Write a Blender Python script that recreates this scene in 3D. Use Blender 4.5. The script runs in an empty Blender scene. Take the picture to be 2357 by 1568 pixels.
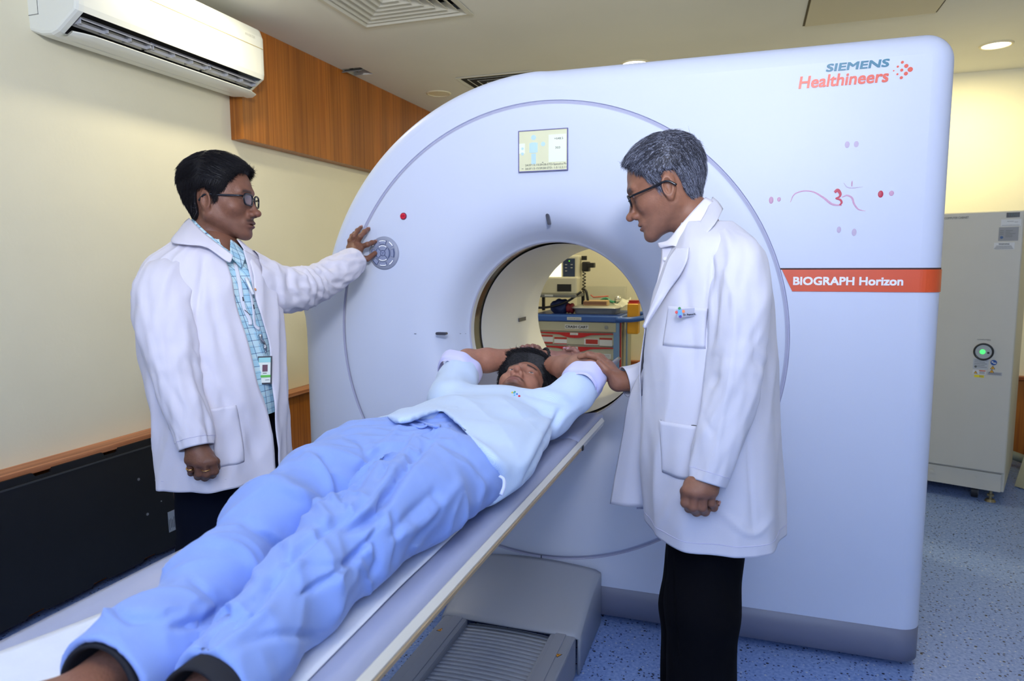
import bpy, bmesh, math, random
import numpy as np
from math import pi, sin, cos, radians
from mathutils import Vector, Matrix, noise
random.seed(7)
SC = bpy.context.scene
COL = SC.collection
V = Vector
# ---------------------------------------------------------------- camera
IW, IH, FPX = 2357.0, 1568.0, 1590.0
CAM = np.array([0.0, 0.0, 1.33])
_y, _p, _r = radians(18.69), radians(6.37), radians(-.255)
FW = np.array([-sin(_y)*cos(_p), cos(_y)*cos(_p), -sin(_p)])
_rr = np.array([cos(_y), sin(_y), 0.0])
_uu = np.cross(_rr, FW)
RT = _rr*cos(_r) + _uu*sin(_r)
UP = -_rr*sin(_r) + _uu*cos(_r)
cd = bpy.data.cameras.new('camera')
cd.sensor_width = 36.0
cd.lens = FPX/IW*36.0
cd.clip_start = .02
cam = bpy.data.objects.new('camera', cd)
COL.objects.link(cam)
cam.matrix_world = Matrix(((RT[0], UP[0], -FW[0], CAM[0]), (RT[1], UP[1], -FW[1], CAM[1]), (RT[2], UP[2], -FW[2], CAM[2]), (0, 0, 0, 1)))
cd.dof.use_dof = True
cd.dof.focus_distance = 1.95
cd.dof.aperture_fstop = 6.3
SC.camera = cam
# ---------------------------------------------------------------- world, exposure
SC.view_settings.view_transform = 'Standard'
SC.view_settings.look = 'None'
SC.view_settings.gamma = 1
SC.view_settings.exposure = -.42
wd = bpy.data.worlds.new('world'); SC.world = wd; wd.use_nodes = True
wd.node_tree.nodes['Background'].inputs[0].default_value = (.55, .6, .75, 1)
wd.node_tree.nodes['Background'].inputs[1].default_value = .12
def area_light(name, loc, aim, size, power, col, sy=None, spread=None):
    l = bpy.data.lights.new(name, 'AREA')
    l.energy = power; l.color = col; l.size = size
    if sy: l.shape = 'RECTANGLE'; l.size_y = sy
    if spread: l.spread = spread
    o = bpy.data.objects.new(name, l); COL.objects.link(o)
    o.location = loc
    o.rotation_euler = (V(aim)-V(loc)).to_track_quat('-Z', 'Y').to_euler()
    return o
# cool photographic light bounced off the ceiling over and behind the camera, daylight white panels over the table
area_light('bounced_light', (-.30, -.55, 2.50), (-.55, 2.3, 1.0), 2.0, 44, (.42, .58, 1.0), 1.3)
area_light('rear_bounced_light', (.5, -1.9, 2.1), (-.4, 2.4, 1.2), 1.8, 64, (.44, .60, 1.0), 1.2)
area_light('ceiling_fill', (.2, -.3, 2.12), (-.1, .45, 2.57), .3, 62, (.92, .90, .88), .3, spread=radians(135))  # unseen up-facing fill, added to brighten the ceiling
area_light('panel_light', (-.4, 1.1, 2.54), (-.4, 1.1, 0), .6, 4, (.48, .62, 1.0), .6)
area_light('right_cool_light', (2.2, -1.2, 1.6), (-.5, 1.6, 1.0), 1.2, 6, (.62, .70, 1.0), 1.0)  # unseen weak cool area light from the right; the walls have no window
# ---------------------------------------------------------------- helpers
def P(x, y, D):
    """world point seen at photo pixel x, y and D metres along the view axis"""
    d = RT*(x-IW/2)/FPX - UP*(y-IH/2)/FPX + FW
    return CAM + d*D
def s2l(c):
    c = c/255.0
    return c/12.92 if c <= .04045 else ((c+.055)/1.055)**2.4
def rgb(r, g, b):
    return (s2l(r), s2l(g), s2l(b), 1.0)
MATS = {}
def mat(name, col, rough=.5, metal=0, spec=.5, emit=None, es=0, noise_amt=0, noise_scale=40, bump=0, bump_scale=200, sheen=0, trans=0, alpha=1, coat=0, sss=0, attr=None):
    if name in MATS: return MATS[name]
    m = bpy.data.materials.new(name); m.use_nodes = True
    nt = m.node_tree; b = nt.nodes['Principled BSDF']
    b.inputs['Base Color'].default_value = col
    b.inputs['Roughness'].default_value = rough
    b.inputs['Metallic'].default_value = metal
    b.inputs['Specular IOR Level'].default_value = spec
    b.inputs['Sheen Weight'].default_value = sheen
    b.inputs['Transmission Weight'].default_value = trans
    b.inputs['Alpha'].default_value = alpha
    b.inputs['Coat Weight'].default_value = coat
    if sss:
        b.inputs['Subsurface Weight'].default_value = sss
        b.inputs['Subsurface Radius'].default_value = (.008, .003, .0015)
        b.inputs['Subsurface Scale'].default_value = 1
    if emit:
        b.inputs['Emission Color'].default_value = emit
        b.inputs['Emission Strength'].default_value = es
    tc = nt.nodes.new('ShaderNodeTexCoord')
    colsock = None
    if attr:
        a = nt.nodes.new('ShaderNodeAttribute'); a.attribute_name = attr
        colsock = a.outputs['Color']
        nt.links.new(colsock, b.inputs['Base Color'])
    if noise_amt:
        n = nt.nodes.new('ShaderNodeTexNoise'); n.inputs['Scale'].default_value = noise_scale
        n.inputs['Detail'].default_value = 5
        nt.links.new(tc.outputs['Object'], n.inputs['Vector'])
        mr = nt.nodes.new('ShaderNodeMapRange')
        mr.inputs['From Min'].default_value = .3; mr.inputs['From Max'].default_value = .7
        mr.inputs['To Min'].default_value = 1-noise_amt; mr.inputs['To Max'].default_value = 1+noise_amt*.6
        nt.links.new(n.outputs['Fac'], mr.inputs['Value'])
        vm = nt.nodes.new('ShaderNodeVectorMath'); vm.operation = 'SCALE'
        if colsock: nt.links.new(colsock, vm.inputs[0])
        else: vm.inputs[0].default_value = col[:3]
        nt.links.new(mr.outputs['Result'], vm.inputs['Scale'])
        nt.links.new(vm.outputs['Vector'], b.inputs['Base Color'])
    if bump:
        n2 = nt.nodes.new('ShaderNodeTexNoise'); n2.inputs['Scale'].default_value = bump_scale
        n2.inputs['Detail'].default_value = 4
        nt.links.new(tc.outputs['Object'], n2.inputs['Vector'])
        bp = nt.nodes.new('ShaderNodeBump'); bp.inputs['Strength'].default_value = bump
        bp.inputs['Distance'].default_value = .01
        nt.links.new(n2.outputs['Fac'], bp.inputs['Height'])
        nt.links.new(bp.outputs['Normal'], b.inputs['Normal'])
    MATS[name] = m
    return m
def me_from(name, vs, fs, smooth=True):
    me = bpy.data.meshes.new(name)
    me.from_pydata([tuple(v) for v in vs], [], fs)
    me.validate()
    if smooth: me.polygons.foreach_set('use_smooth', [True]*len(me.polygons))
    me.update()
    return me
def obj(name, me, m=None, parent=None, label=None):
    o = bpy.data.objects.new(name, me); COL.objects.link(o)
    if m is not None:
        for k in (m if isinstance(m, (list, tuple)) else [m]): me.materials.append(k)
    if parent is not None: o.parent = parent
    if label: o['label'] = label
    return o
def wmat(o):
    return (wmat(o.parent) @ o.matrix_parent_inverse if o.parent else Matrix.Identity(4)) @ o.matrix_basis
def wobj(name, me, m, parent, label=None):
    """part whose mesh is given in world coordinates"""
    o = obj(name, me, m, parent, label); o.matrix_parent_inverse = wmat(parent).inverted(); return o
def tag(o, label, cat, group=None, kind=None):
    o['label'] = label; o['category'] = cat
    if group: o['group'] = group
    if kind: o['kind'] = kind
    return o
def struct(o):
    o['kind'] = 'structure'; return o
def thing(name, label, cat, loc=(0, 0, 0), rotz=0, group=None):
    o = bpy.data.objects.new(name, None); COL.objects.link(o)
    o.empty_display_size = .1
    o.location = loc; o.rotation_euler = (0, 0, rotz)
    return tag(o, label, cat, group)
def bm_me(bm, name='m', smooth=False):
    bmesh.ops.recalc_face_normals(bm, faces=bm.faces[:])
    me = bpy.data.meshes.new(name); bm.to_mesh(me); bm.free()
    if smooth: me.polygons.foreach_set('use_smooth', [True]*len(me.polygons))
    return me
def add_box(bm, c, s, bev=0, seg=2, rot=None):
    t = bmesh.new()
    bmesh.ops.create_cube(t, size=1)
    for v in t.verts: v.co = V((v.co.x*s[0], v.co.y*s[1], v.co.z*s[2]))
    if bev: bmesh.ops.bevel(t, geom=t.edges[:], offset=bev, segments=seg, profile=.6, affect='EDGES')
    M = Matrix.Translation(V(c)) @ (rot.to_4x4() if rot is not None else Matrix.Identity(4))
    bmesh.ops.transform(t, matrix=M, verts=t.verts[:])
    tm = bpy.data.meshes.new('t'); t.to_mesh(tm); t.free(); bm.from_mesh(tm); bpy.data.meshes.remove(tm)
def box_me(c, s, bev=0, seg=2, rot=None, smooth=False):
    bm = bmesh.new(); add_box(bm, c, s, bev, seg, rot); return bm_me(bm, smooth=smooth)
def add_cyl(bm, a, b, r, r2=None, n=24, cap=True):
    a, b = V(a), V(b); d = b-a
    t = bmesh.new()
    bmesh.ops.create_cone(t, cap_ends=cap, segments=n, radius1=r, radius2=r if r2 is None else r2, depth=d.length)
    M = Matrix.Translation((a+b)/2) @ d.to_track_quat('Z', 'Y').to_matrix().to_4x4()
    bmesh.ops.transform(t, matrix=M, verts=t.verts[:])
    tm = bpy.data.meshes.new('t'); t.to_mesh(tm); t.free(); bm.from_mesh(tm); bpy.data.meshes.remove(tm)
def cyl_me(a, b, r, r2=None, n=24, smooth=False):
    bm = bmesh.new(); add_cyl(bm, a, b, r, r2, n); return bm_me(bm, smooth=smooth)
def catmull(pts, n):
    """n samples per span through the rows of pts"""
    p = np.array(pts, float); p = np.vstack([2*p[0]-p[1], p, 2*p[-1]-p[-2]])
    out = []
    for i in range(1, len(p)-2):
        for k in range(n):
            t = k/n
            out.append(.5*((2*p[i])+(-p[i-1]+p[i+1])*t+(2*p[i-1]-5*p[i]+4*p[i+1]-p[i+2])*t*t+(-p[i-1]+3*p[i]-3*p[i+1]+p[i+2])*t**3))
    out.append(p[-2])
    return np.array(out)
def tube_me(pts, r, n=8, closed=False, smooth=True, radii=None, flat=1.0):
    pts = [V(p) for p in pts]; vs = []; fs = []; N = len(pts)
    up = None
    for i, p in enumerate(pts):
        a = pts[(i-1) % N] if (closed or i > 0) else p
        b = pts[(i+1) % N] if (closed or i < N-1) else p
        t = (b-a).normalized()
        if up is None:
            up = V((0, 0, 1)) if abs(t.z) < .9 else V((1, 0, 0))
        s = t.cross(up).normalized(); up = s.cross(t).normalized()
        rr = radii[i] if radii is not None else r
        for k in range(n):
            an = 2*pi*k/n
            vs.append(p + s*cos(an)*rr + up*sin(an)*rr*flat)
    for i in range(N if closed else N-1):
        for k in range(n):
            fs.append((i*n+k, i*n+(k+1) % n, ((i+1) % N)*n+(k+1) % n, ((i+1) % N)*n+k))
    if not closed:
        fs.append(tuple(range(n))[::-1]); fs.append(tuple((N-1)*n+k for k in range(n)))
    return me_from('tube', vs, fs, smooth)
def grid_me(rows, closed_u=False, smooth=True):
    """rows: array (R, C, 3)"""
    R, Cn = len(rows), len(rows[0]); vs = [tuple(p) for r in rows for p in r]; fs = []
    for i in range(R-1):
        for k in range(Cn if closed_u else Cn-1):
            fs.append((i*Cn+k, i*Cn+(k+1) % Cn, (i+1)*Cn+(k+1) % Cn, (i+1)*Cn+k))
    return me_from('grid', vs, fs, smooth)
def join_me(mes):
    bm = bmesh.new()
    for m in mes: bm.from_mesh(m)
    me = bpy.data.meshes.new('j'); bm.to_mesh(me); bm.free()
    return me
def xf_me(me, M):
    me.transform(M); return me
def text_me(s, size, ext=.0006, bold=0.0, shear=0, align='LEFT', spacing=1.0, xs=1.0):
    cu = bpy.data.curves.new('t', 'FONT'); cu.body = s; cu.size = size; cu.extrude = ext
    cu.offset = bold; cu.shear = shear; cu.align_x = align; cu.space_character = spacing; cu.resolution_u = 3
    o = bpy.data.objects.new('t', cu); COL.objects.link(o)
    dg = bpy.context.evaluated_depsgraph_get(); dg.update()
    me = bpy.data.meshes.new_from_object(o.evaluated_get(dg))
    bpy.data.objects.remove(o); bpy.data.curves.remove(cu)
    if xs != 1: me.transform(Matrix.Diagonal((xs, 1, 1, 1)))
    return me
FRONT = Matrix(((1, 0, 0, 0), (0, 0, -1, 0), (0, 1, 0, 0), (0, 0, 0, 1)))   # text plane facing -Y
def at_front(me, x, y, z, rotz=0):
    me.transform(Matrix.Translation((x, y, z)) @ Matrix.Rotation(rotz, 4, 'Z') @ FRONT); return me
def poly_prism(pts2, y0, y1):
    """closed 2D polygon (x, z) extruded from y0 to y1"""
    bm = bmesh.new()
    a = [bm.verts.new((p[0], y0, p[1])) for p in pts2]; b = [bm.verts.new((p[0], y1, p[1])) for p in pts2]
    bm.faces.new(a); bm.faces.new(b[::-1]); n = len(a)
    for i in range(n): bm.faces.new((a[i], a[(i+1) % n], b[(i+1) % n], b[i]))
    return bm_me(bm)
# ---------------------------------------------------------------- distance-field modelling
def sn(f, lo, hi, h):
    """surface nets: mesh (verts, quads) of f < 0 inside the box lo..hi"""
    lo = np.array(lo, float); hi = np.array(hi, float)
    n = np.ceil((hi-lo)/h).astype(int)+1
    ax = [lo[i]+h*np.arange(n[i]) for i in range(3)]
    v = np.empty(n, np.float32)
    step = max(1, int(600000/(n[1]*n[2])))
    for i0 in range(0, n[0], step):
        i1 = min(n[0], i0+step)
        g = np.stack(np.meshgrid(ax[0][i0:i1], ax[1], ax[2], indexing='ij'), -1).reshape(-1, 3)
        v[i0:i1] = f(g).reshape(i1-i0, n[1], n[2])
    s = v < 0
    c = [(i, j, k) for i in (0, 1) for j in (0, 1) for k in (0, 1)]
    sl = lambda A, o: A[o[0]:n[0]-1+o[0], o[1]:n[1]-1+o[1], o[2]:n[2]-1+o[2]]
    cnt = np.zeros(n-1, np.float32); pos = np.zeros(tuple(n-1)+(3,), np.float32)
    for a in c:
        for d in range(3):
            if a[d]: continue
            b = list(a); b[d] = 1
            va, vb = sl(v, a), sl(v, b)
            m = sl(s, a) != sl(s, b)
            t = np.where(m, va/np.where(m, va-vb, 1), 0)
            cnt += m
            for e in range(3):
                pos[..., e] += m*(a[e]+(t if e == d else 0))
    act = cnt > 0
    idx = -np.ones(n-1, int); idx[act] = np.arange(act.sum())
    ii = np.argwhere(act)
    vs = lo + h*(ii + pos[act]/cnt[act][:, None])
    fs = []
    for d in range(3):
        e1, e2 = (d+1) % 3, (d+2) % 3
        a0 = [slice(None)]*3; a1 = [slice(None)]*3
        a0[d] = slice(0, n[d]-1); a1[d] = slice(1, n[d])
        for A in (a0, a1):
            A[e1] = slice(1, n[e1]-1); A[e2] = slice(1, n[e2]-1)
        m0, m1 = s[tuple(a0)], s[tuple(a1)]
        w = np.argwhere(m0 != m1); fl = m0[tuple(w.T)]
        w[:, e1] += 1; w[:, e2] += 1
        def cell(o1, o2):
            q = w.copy(); q[:, e1] -= o1; q[:, e2] -= o2
            return idx[tuple(q.T)]
        q = np.stack([cell(1, 1), cell(0, 1), cell(0, 0), cell(1, 0)], -1)
        q[~fl] = q[~fl][:, ::-1]
        fs.append(q)
    return vs, np.vstack(fs)
def np_me(vs, fs, name='sdf'):
    me = bpy.data.meshes.new(name)
    me.vertices.add(len(vs)); me.vertices.foreach_set('co', np.asarray(vs, np.float32).ravel())
    me.loops.add(len(fs)*4); me.loops.foreach_set('vertex_index', np.asarray(fs, np.int32).ravel())
    me.polygons.add(len(fs)); me.polygons.foreach_set('loop_start', np.arange(0, len(fs)*4, 4, dtype=np.int32))
    me.update(calc_edges=True); me.validate()
    me.polygons.foreach_set('use_smooth', [True]*len(me.polygons))
    return me
def relax(vs, fs, it=2, w=.5):
    vs = vs.copy()
    for _ in range(it):
        acc = np.zeros_like(vs); cn = np.zeros(len(vs))
        for a, b in ((0, 1), (1, 2), (2, 3), (3, 0)):
            np.add.at(acc, fs[:, a], vs[fs[:, b]]); np.add.at(cn, fs[:, a], 1)
            np.add.at(acc, fs[:, b], vs[fs[:, a]]); np.add.at(cn, fs[:, b], 1)
        vs += w*(acc/np.maximum(cn, 1)[:, None]-vs)
    return vs
def normals(vs, fs):
    n = np.cross(vs[fs[:, 2]]-vs[fs[:, 0]], vs[fs[:, 3]]-vs[fs[:, 1]])
    a = np.zeros_like(vs)
    for k in range(4): np.add.at(a, fs[:, k], n)
    return a/np.maximum(np.linalg.norm(a, axis=1), 1e-12)[:, None]
def smin(a, b, k):
    h = np.clip(.5+.5*(b-a)/k, 0, 1)
    return b+(a-b)*h-k*h*(1-h)
def smax(a, b, k): return -smin(-a, -b, k)
def cap(p, a, b, ra, rb):
    a = np.asarray(a, float); b = np.asarray(b, float); d = b-a
    t = np.clip(((p-a)@d)/(d@d), 0, 1)
    return np.linalg.norm(p-a-t[:, None]*d, axis=1)-(ra+(rb-ra)*t)
def ell(p, c, r, R=None):
    q = p-np.asarray(c, float)
    if R is not None: q = q@np.asarray(R)
    r = np.asarray(r, float)
    k0 = np.linalg.norm(q/r, axis=1); k1 = np.linalg.norm(q/(r*r), axis=1)
    return k0*(k0-1)/np.maximum(k1, 1e-9)
def chain(p, pts, rs, k=.01):
    d = None
    for i in range(len(pts)-1):
        c = cap(p, pts[i], pts[i+1], rs[i], rs[i+1])
        d = c if d is None else smin(d, c, k)
    return d
def nz(p, s=(1, 1, 1), off=0):
    return noise.noise(V((p[0]*s[0]+off, p[1]*s[1]+off*.7, p[2]*s[2]-off)))
def set_col(me, cols, name='col'):
    a = me.color_attributes.new(name, 'FLOAT_COLOR', 'POINT')
    c = np.ones((len(me.vertices), 4), np.float32); c[:, :3] = cols
    a.data.foreach_set('color', c.ravel())
# ================================================================ setting
def wood_mat(name, c1, c2, axis='z', rough=.35, sc=1.0):
    m = bpy.data.materials.new(name); m.use_nodes = True; nt = m.node_tree; b = nt.nodes['Principled BSDF']
    tc = nt.nodes.new('ShaderNodeTexCoord'); mp = nt.nodes.new('ShaderNodeMapping')
    s = {'z': (60, 60, 1.2), 'y': (60, 1.2, 60), 'x': (1.2, 60, 60)}[axis]
    mp.inputs['Scale'].default_value = tuple(k*sc for k in s)
    nt.links.new(tc.outputs['Object'], mp.inputs['Vector'])
    n = nt.nodes.new('ShaderNodeTexNoise'); n.inputs['Scale'].default_value = 1; n.inputs['Detail'].default_value = 6; n.inputs['Distortion'].default_value = .6
    nt.links.new(mp.outputs['Vector'], n.inputs['Vector'])
    r = nt.nodes.new('ShaderNodeValToRGB'); r.color_ramp.elements[0].position = .3; r.color_ramp.elements[0].color = c1
    r.color_ramp.elements[1].position = .62; r.color_ramp.elements[1].color = c2
    nt.links.new(n.outputs['Fac'], r.inputs['Fac'])
    # wide board to board change of tone
    mp2 = nt.nodes.new('ShaderNodeMapping'); mp2.inputs['Scale'].default_value = tuple(7 if k > 2 else .3 for k in s)
    n2 = nt.nodes.new('ShaderNodeTexNoise'); n2.inputs['Scale'].default_value = 1; n2.inputs['Detail'].default_value = 2
    nt.links.new(tc.outputs['Object'], mp2.inputs['Vector']); nt.links.new(mp2.outputs['Vector'], n2.inputs['Vector'])
    mr = nt.nodes.new('ShaderNodeMapRange'); mr.inputs['From Min'].default_value = .3; mr.inputs['From Max'].default_value = .7
    mr.inputs['To Min'].default_value = .75; mr.inputs['To Max'].default_value = 1.2
    nt.links.new(n2.outputs['Fac'], mr.inputs['Value'])
    vm = nt.nodes.new('ShaderNodeVectorMath'); vm.operation = 'SCALE'
    nt.links.new(r.outputs['Color'], vm.inputs[0]); nt.links.new(mr.outputs['Result'], vm.inputs['Scale'])
    nt.links.new(vm.outputs['Vector'], b.inputs['Base Color'])
    b.inputs['Roughness'].default_value = rough
    MATS[name] = m
    return m
M_wall = mat('cream_wall_paint', rgb(234, 228, 200), .75, noise_amt=.03, noise_scale=2.5, bump=.06, bump_scale=60)
M_ceil = mat('ceiling_paint', rgb(226, 225, 216), .85, noise_amt=.03, noise_scale=2)
M_wood = wood_mat('teak_veneer', rgb(142, 78, 22), rgb(178, 108, 38))
M_woodh = wood_mat('teak_rail', rgb(150, 88, 50), rgb(196, 132, 90), 'y', .45)
M_black = mat('matt_black', rgb(14, 15, 18), .45)
M_dark = mat('dark_void', rgb(8, 8, 8), .9)
# floor: flecked blue sheet vinyl
fm = bpy.data.materials.new('flecked_blue_vinyl'); fm.use_nodes = True; nt = fm.node_tree; b = nt.nodes['Principled BSDF']
tc = nt.nodes.new('ShaderNodeTexCoord')
base = nt.nodes.new('ShaderNodeTexNoise'); base.inputs['Scale'].default_value = 90; base.inputs['Detail'].default_value = 6
nt.links.new(tc.outputs['Object'], base.inputs['Vector'])
r0 = nt.nodes.new('ShaderNodeValToRGB'); r0.color_ramp.elements[0].position = .35; r0.color_ramp.elements[0].color = rgb(112, 142, 204)
r0.color_ramp.elements[1].position = .65; r0.color_ramp.elements[1].color = rgb(150, 174, 222)
nt.links.new(base.outputs['Fac'], r0.inputs['Fac'])
def fleck(scale, thr, col, prev, off):
    mp = nt.nodes.new('ShaderNodeMapping'); mp.inputs['Location'].default_value = (off, off*2, 0)
    nt.links.new(tc.outputs['Object'], mp.inputs['Vector'])
    vo = nt.nodes.new('ShaderNodeTexVoronoi'); vo.inputs['Scale'].default_value = scale
    nt.links.new(mp.outputs['Vector'], vo.inputs['Vector'])
    # only a share of the cells carries a fleck
    sp = nt.nodes.new('ShaderNodeSeparateColor'); nt.links.new(vo.outputs['Color'], sp.inputs['Color'])
    lt = nt.nodes.new('ShaderNodeMath'); lt.operation = 'MULTIPLY'; lt.inputs[1].default_value = thr
    nt.links.new(sp.outputs['Red'], lt.inputs[0])
    c = nt.nodes.new('ShaderNodeMath'); c.operation = 'LESS_THAN'
    nt.links.new(vo.outputs['Distance'], c.inputs[0]); nt.links.new(lt.outputs[0], c.inputs[1])
    mx = nt.nodes.new('ShaderNodeMix'); mx.data_type = 'RGBA'
    nt.links.new(c.outputs[0], mx.inputs['Factor']); nt.links.new(prev, mx.inputs['A']); mx.inputs['B'].default_value = col
    return mx.outputs['Result']
c_ = fleck(70, .30, rgb(40, 58, 110), r0.outputs['Color'], 0)
c_ = fleck(55, .22, rgb(190, 200, 214), c_, 3.3)
c_ = fleck(48, .24, rgb(22, 28, 52), c_, 7.1)
nt.links.new(c_, b.inputs['Base Color']); b.inputs['Roughness'].default_value = .38
XL, XR, YB, YF, ZC = -2.58, 2.9, 5.45, -2.4, 2.57
def slab(name, c, s, m): return struct(obj(name, box_me(c, s), m))
slab('floor', ((XL+XR)/2, (YB+YF)/2, -.05), (XR-XL+.2, YB-YF+.2, .1), fm)
slab('wall_left', (XL-.05, (YB+YF)/2, ZC/2), (.1, YB-YF, ZC), M_wall)
slab('wall_right', (XR+.05, (YB+YF)/2, ZC/2), (.1, YB-YF, ZC), M_wall)
slab('wall_back', ((XL+XR)/2, YB+.05, ZC/2), (XR-XL, .1, ZC), M_wall)
slab('wall_front', ((XL+XR)/2, YF-.05, ZC/2), (XR-XL, .1, ZC), M_wall)
# ceiling in pieces round the small hatch hole and the diffuser opening
DX0, DX1, DY0, DY1 = -1.92, -1.36, 2.72, 3.33     # diffuser
HX0, HX1, HY0, HY1 = -2.50, -2.36, 4.0, 4.16      # hole by the wood box
xs_ = sorted([XL-.1, HX0, HX1, DX0, DX1, XR+.1]); ys_ = sorted([YF-.1, DY0, DY1, HY0, HY1, YB+.1])
bm = bmesh.new()
for i in range(len(xs_)-1):
    for j in range(len(ys_)-1):
        x0, x1, y0, y1 = xs_[i], xs_[i+1], ys_[j], ys_[j+1]
        if (x0, x1) == (HX0, HX1) and (y0, y1) == (HY0, HY1): continue
        if (x0, x1) == (DX0, DX1) and (y0, y1) == (DY0, DY1): continue
        add_box(bm, ((x0+x1)/2, (y0+y1)/2, ZC+.04), (x1-x0, y1-y0, .08))
struct(obj('ceiling', bm_me(bm), M_ceil))
struct(obj('trim_1', box_me(((HX0+HX1)/2, (HY0+HY1)/2, ZC+.14), (HX1-HX0+.1, HY1-HY0+.1, .12)), M_dark))
bm = bmesh.new(); add_box(bm, (-2.44, 4.03, ZC-.004), (.16, .05, .006), rot=Matrix.Rotation(.5, 3, 'X')); add_box(bm, (-2.47, 4.06, ZC+.02), (.05, .12, .01), rot=Matrix.Rotation(.4, 3, 'Y'))
struct(obj('trim_2', bm_me(bm), mat('grey_plastic_flap', rgb(120, 118, 110), .6)))
# access panel in the ceiling behind the scanner, and a slot diffuser
bm = bmesh.new(); add_box(bm, (.55, 3.83, ZC-.004), (.60, .52, .012), .002)
struct(obj('trim_3', bm_me(bm), mat('grey_access_panel', rgb(206, 198, 172), .7)))
bm = bmesh.new(); add_box(bm, (.55, 3.83, ZC-.001), (.62, .54, .004))
struct(obj('trim_4', bm_me(bm), mat('panel_gap', rgb(90, 80, 60), .8)))
# wood clad beam along the top of the left wall
struct(obj('trim_5', box_me((-2.54, (3.05+YB)/2, 2.275), (.08, YB-3.05, .59), .002), M_wood))
# teak dado with a rail on top, left wall and back wall
struct(obj('trim_6', box_me((-2.565, (YF+YB)/2, .28), (.03, YB-YF, .56)), M_wood))
struct(obj('trim_7', box_me((-2.535, (YF+YB)/2, .572), (.09, YB-YF, .024), .003), M_woodh))
struct(obj('trim_8', box_me(((XL+XR)/2, YB-.015, .27), (XR-XL, .03, .54)), M_wood))
struct(obj('trim_9', box_me(((XL+XR)/2, YB-.035, .552), (XR-XL, .07, .024), .003), wood_mat('teak_rail_x', rgb(120, 62, 24), rgb(168, 96, 44), 'x', .45)))
# ---- ceiling lights
M_glow = mat('lamp_disc', (1, 1, 1, 1), .5, emit=(1, .93, .72, 1), es=14)
M_lrim = mat('lamp_rim', rgb(225, 215, 180), .4)
def downlight(x, y, r, lit, label, power=0, col=(1, .88, .62)):
    t = thing('ceiling_downlight', label, 'ceiling light', (x, y, ZC), group=None)
    pr = [(r+.016, 0), (r+.014, -.006), (r+.004, -.008), (r, -.004), (r, .0)]
    rows = [[(q[0]*cos(a), q[0]*sin(a), q[1]) for a in np.linspace(0, 2*pi, 48, endpoint=False)] for q in pr]
    obj('trim_ring', grid_me(rows, True), M_lrim, t)
    bm = bmesh.new(); bmesh.ops.create_circle(bm, cap_ends=True, segments=48, radius=r, matrix=Matrix.Translation((0, 0, -.003)))
    obj('lens', bm_me(bm), M_glow if lit else M_lrim, t)
    if power:
        l = bpy.data.lights.new('downlight_lamp', 'AREA'); l.shape = 'DISK'; l.size = r*2; l.energy = power; l.color = col
        o = bpy.data.objects.new('downlight_lamp', l); COL.objects.link(o); o.parent = t; o.location = (0, 0, -.012)
    return t
WARM = (1, .90, .66)
downlight(1.322, 4.82, .07, True, 'lit round ceiling downlight at the right behind the tall white scanner', 24, (1, .88, .50))
downlight(-2.175, 4.78, .075, False, 'unlit round ceiling disc beside the wood clad beam')
downlight(-2.05, 2.60, .075, True, 'lit round ceiling downlight in front of the air conditioner', 9, WARM)
downlight(-2.16, -1.3, .075, True, 'lit round ceiling downlight behind the camera on the left', 1.5, WARM)
downlight(-.7, 4.5, .075, True, 'lit round ceiling downlight above the crash cart', 22, (1, .88, .52))
# ---- square diffuser
t = thing('ceiling_diffuser', 'square louvred air diffuser in the ceiling, top centre left of the photo', 'air vent', ((DX0+DX1)/2, (DY0+DY1)/2, ZC))
M_dif = mat('diffuser_white', rgb(208, 206, 192), .5)
def sqring(a, b, z0, z1, th=.003):
    o = [(-a, -a*1.09), (a, -a*1.09), (a, a*1.09), (-a, a*1.09)]; i = [(-b, -b*1.09), (b, -b*1.09), (b, b*1.09), (-b, b*1.09)]
    rows = [[(x, y, z0) for x, y in o], [(x, y, z1) for x, y in i], [(x, y, z1+th) for x, y in i], [(x, y, z0+th) for x, y in o], [(x, y, z0) for x, y in o]]
    return grid_me(rows, True, False)
obj('frame', join_me([sqring(.31, .285, -.006, -.008), sqring(.285, .26, -.008, .012)]), M_dif, t)
for k in range(6):
    a = .255-.042*k
    obj('louvre', sqring(a, max(a-.050, .004), -.003, .030), M_dif, t)
obj('duct', box_me((0, 0, .10), (.62, .67, .1)), M_dark, t)
# second vent, mostly hidden behind the scanner's top
t = thing('slot_vent', 'white ceiling vent partly hidden behind the curved top of the scanner', 'air vent', (-1.62, 4.72, ZC))
obj('frame', sqring(.27, .23, -.006, .01), M_dif, t)
for k in range(4): obj('louvre', sqring(.21-.05*k, max(.16-.05*k, .01), -.004, .02), M_dif, t)
obj('duct', box_me((0, 0, -.001), (.5, .5, .002)), M_dark, t)
# welded joint between two sheets of vinyl
struct(obj('trim_10', box_me((1.45, 2.36, .0012), (1.9, .004, .0016)), mat('vinyl_joint', rgb(120, 128, 150), .5)))
# ================================================================ scanner
GX, GZ, GY = -.70, 1.06, 2.42
M_gan = mat('glossy_white_cover', rgb(206, 214, 234), .42, spec=.28)
M_gan2 = mat('bore_liner', rgb(238, 238, 234), .3)
M_skirt = mat('grey_skirt', rgb(114, 118, 140), .4)
M_orange = mat('orange_band', rgb(214, 82, 40), .3)
M_seam = mat('pale_seam', rgb(186, 189, 212), .5)  # pale lavender of the cover groove and the bore edge
M_glass = mat('smoked_scan_window', rgb(92, 84, 66), .12, spec=.8)
M_slot = mat('laser_window', rgb(70, 72, 84), .2)
G = thing('medical_scanner', 'large white ring-shaped scanner with an orange band and a grey base', 'scanner', (GX, GY, 0))
def gobj(name, me, m, label=None, parent=None):
    return wobj(name, me, m, parent or G, label)
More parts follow.
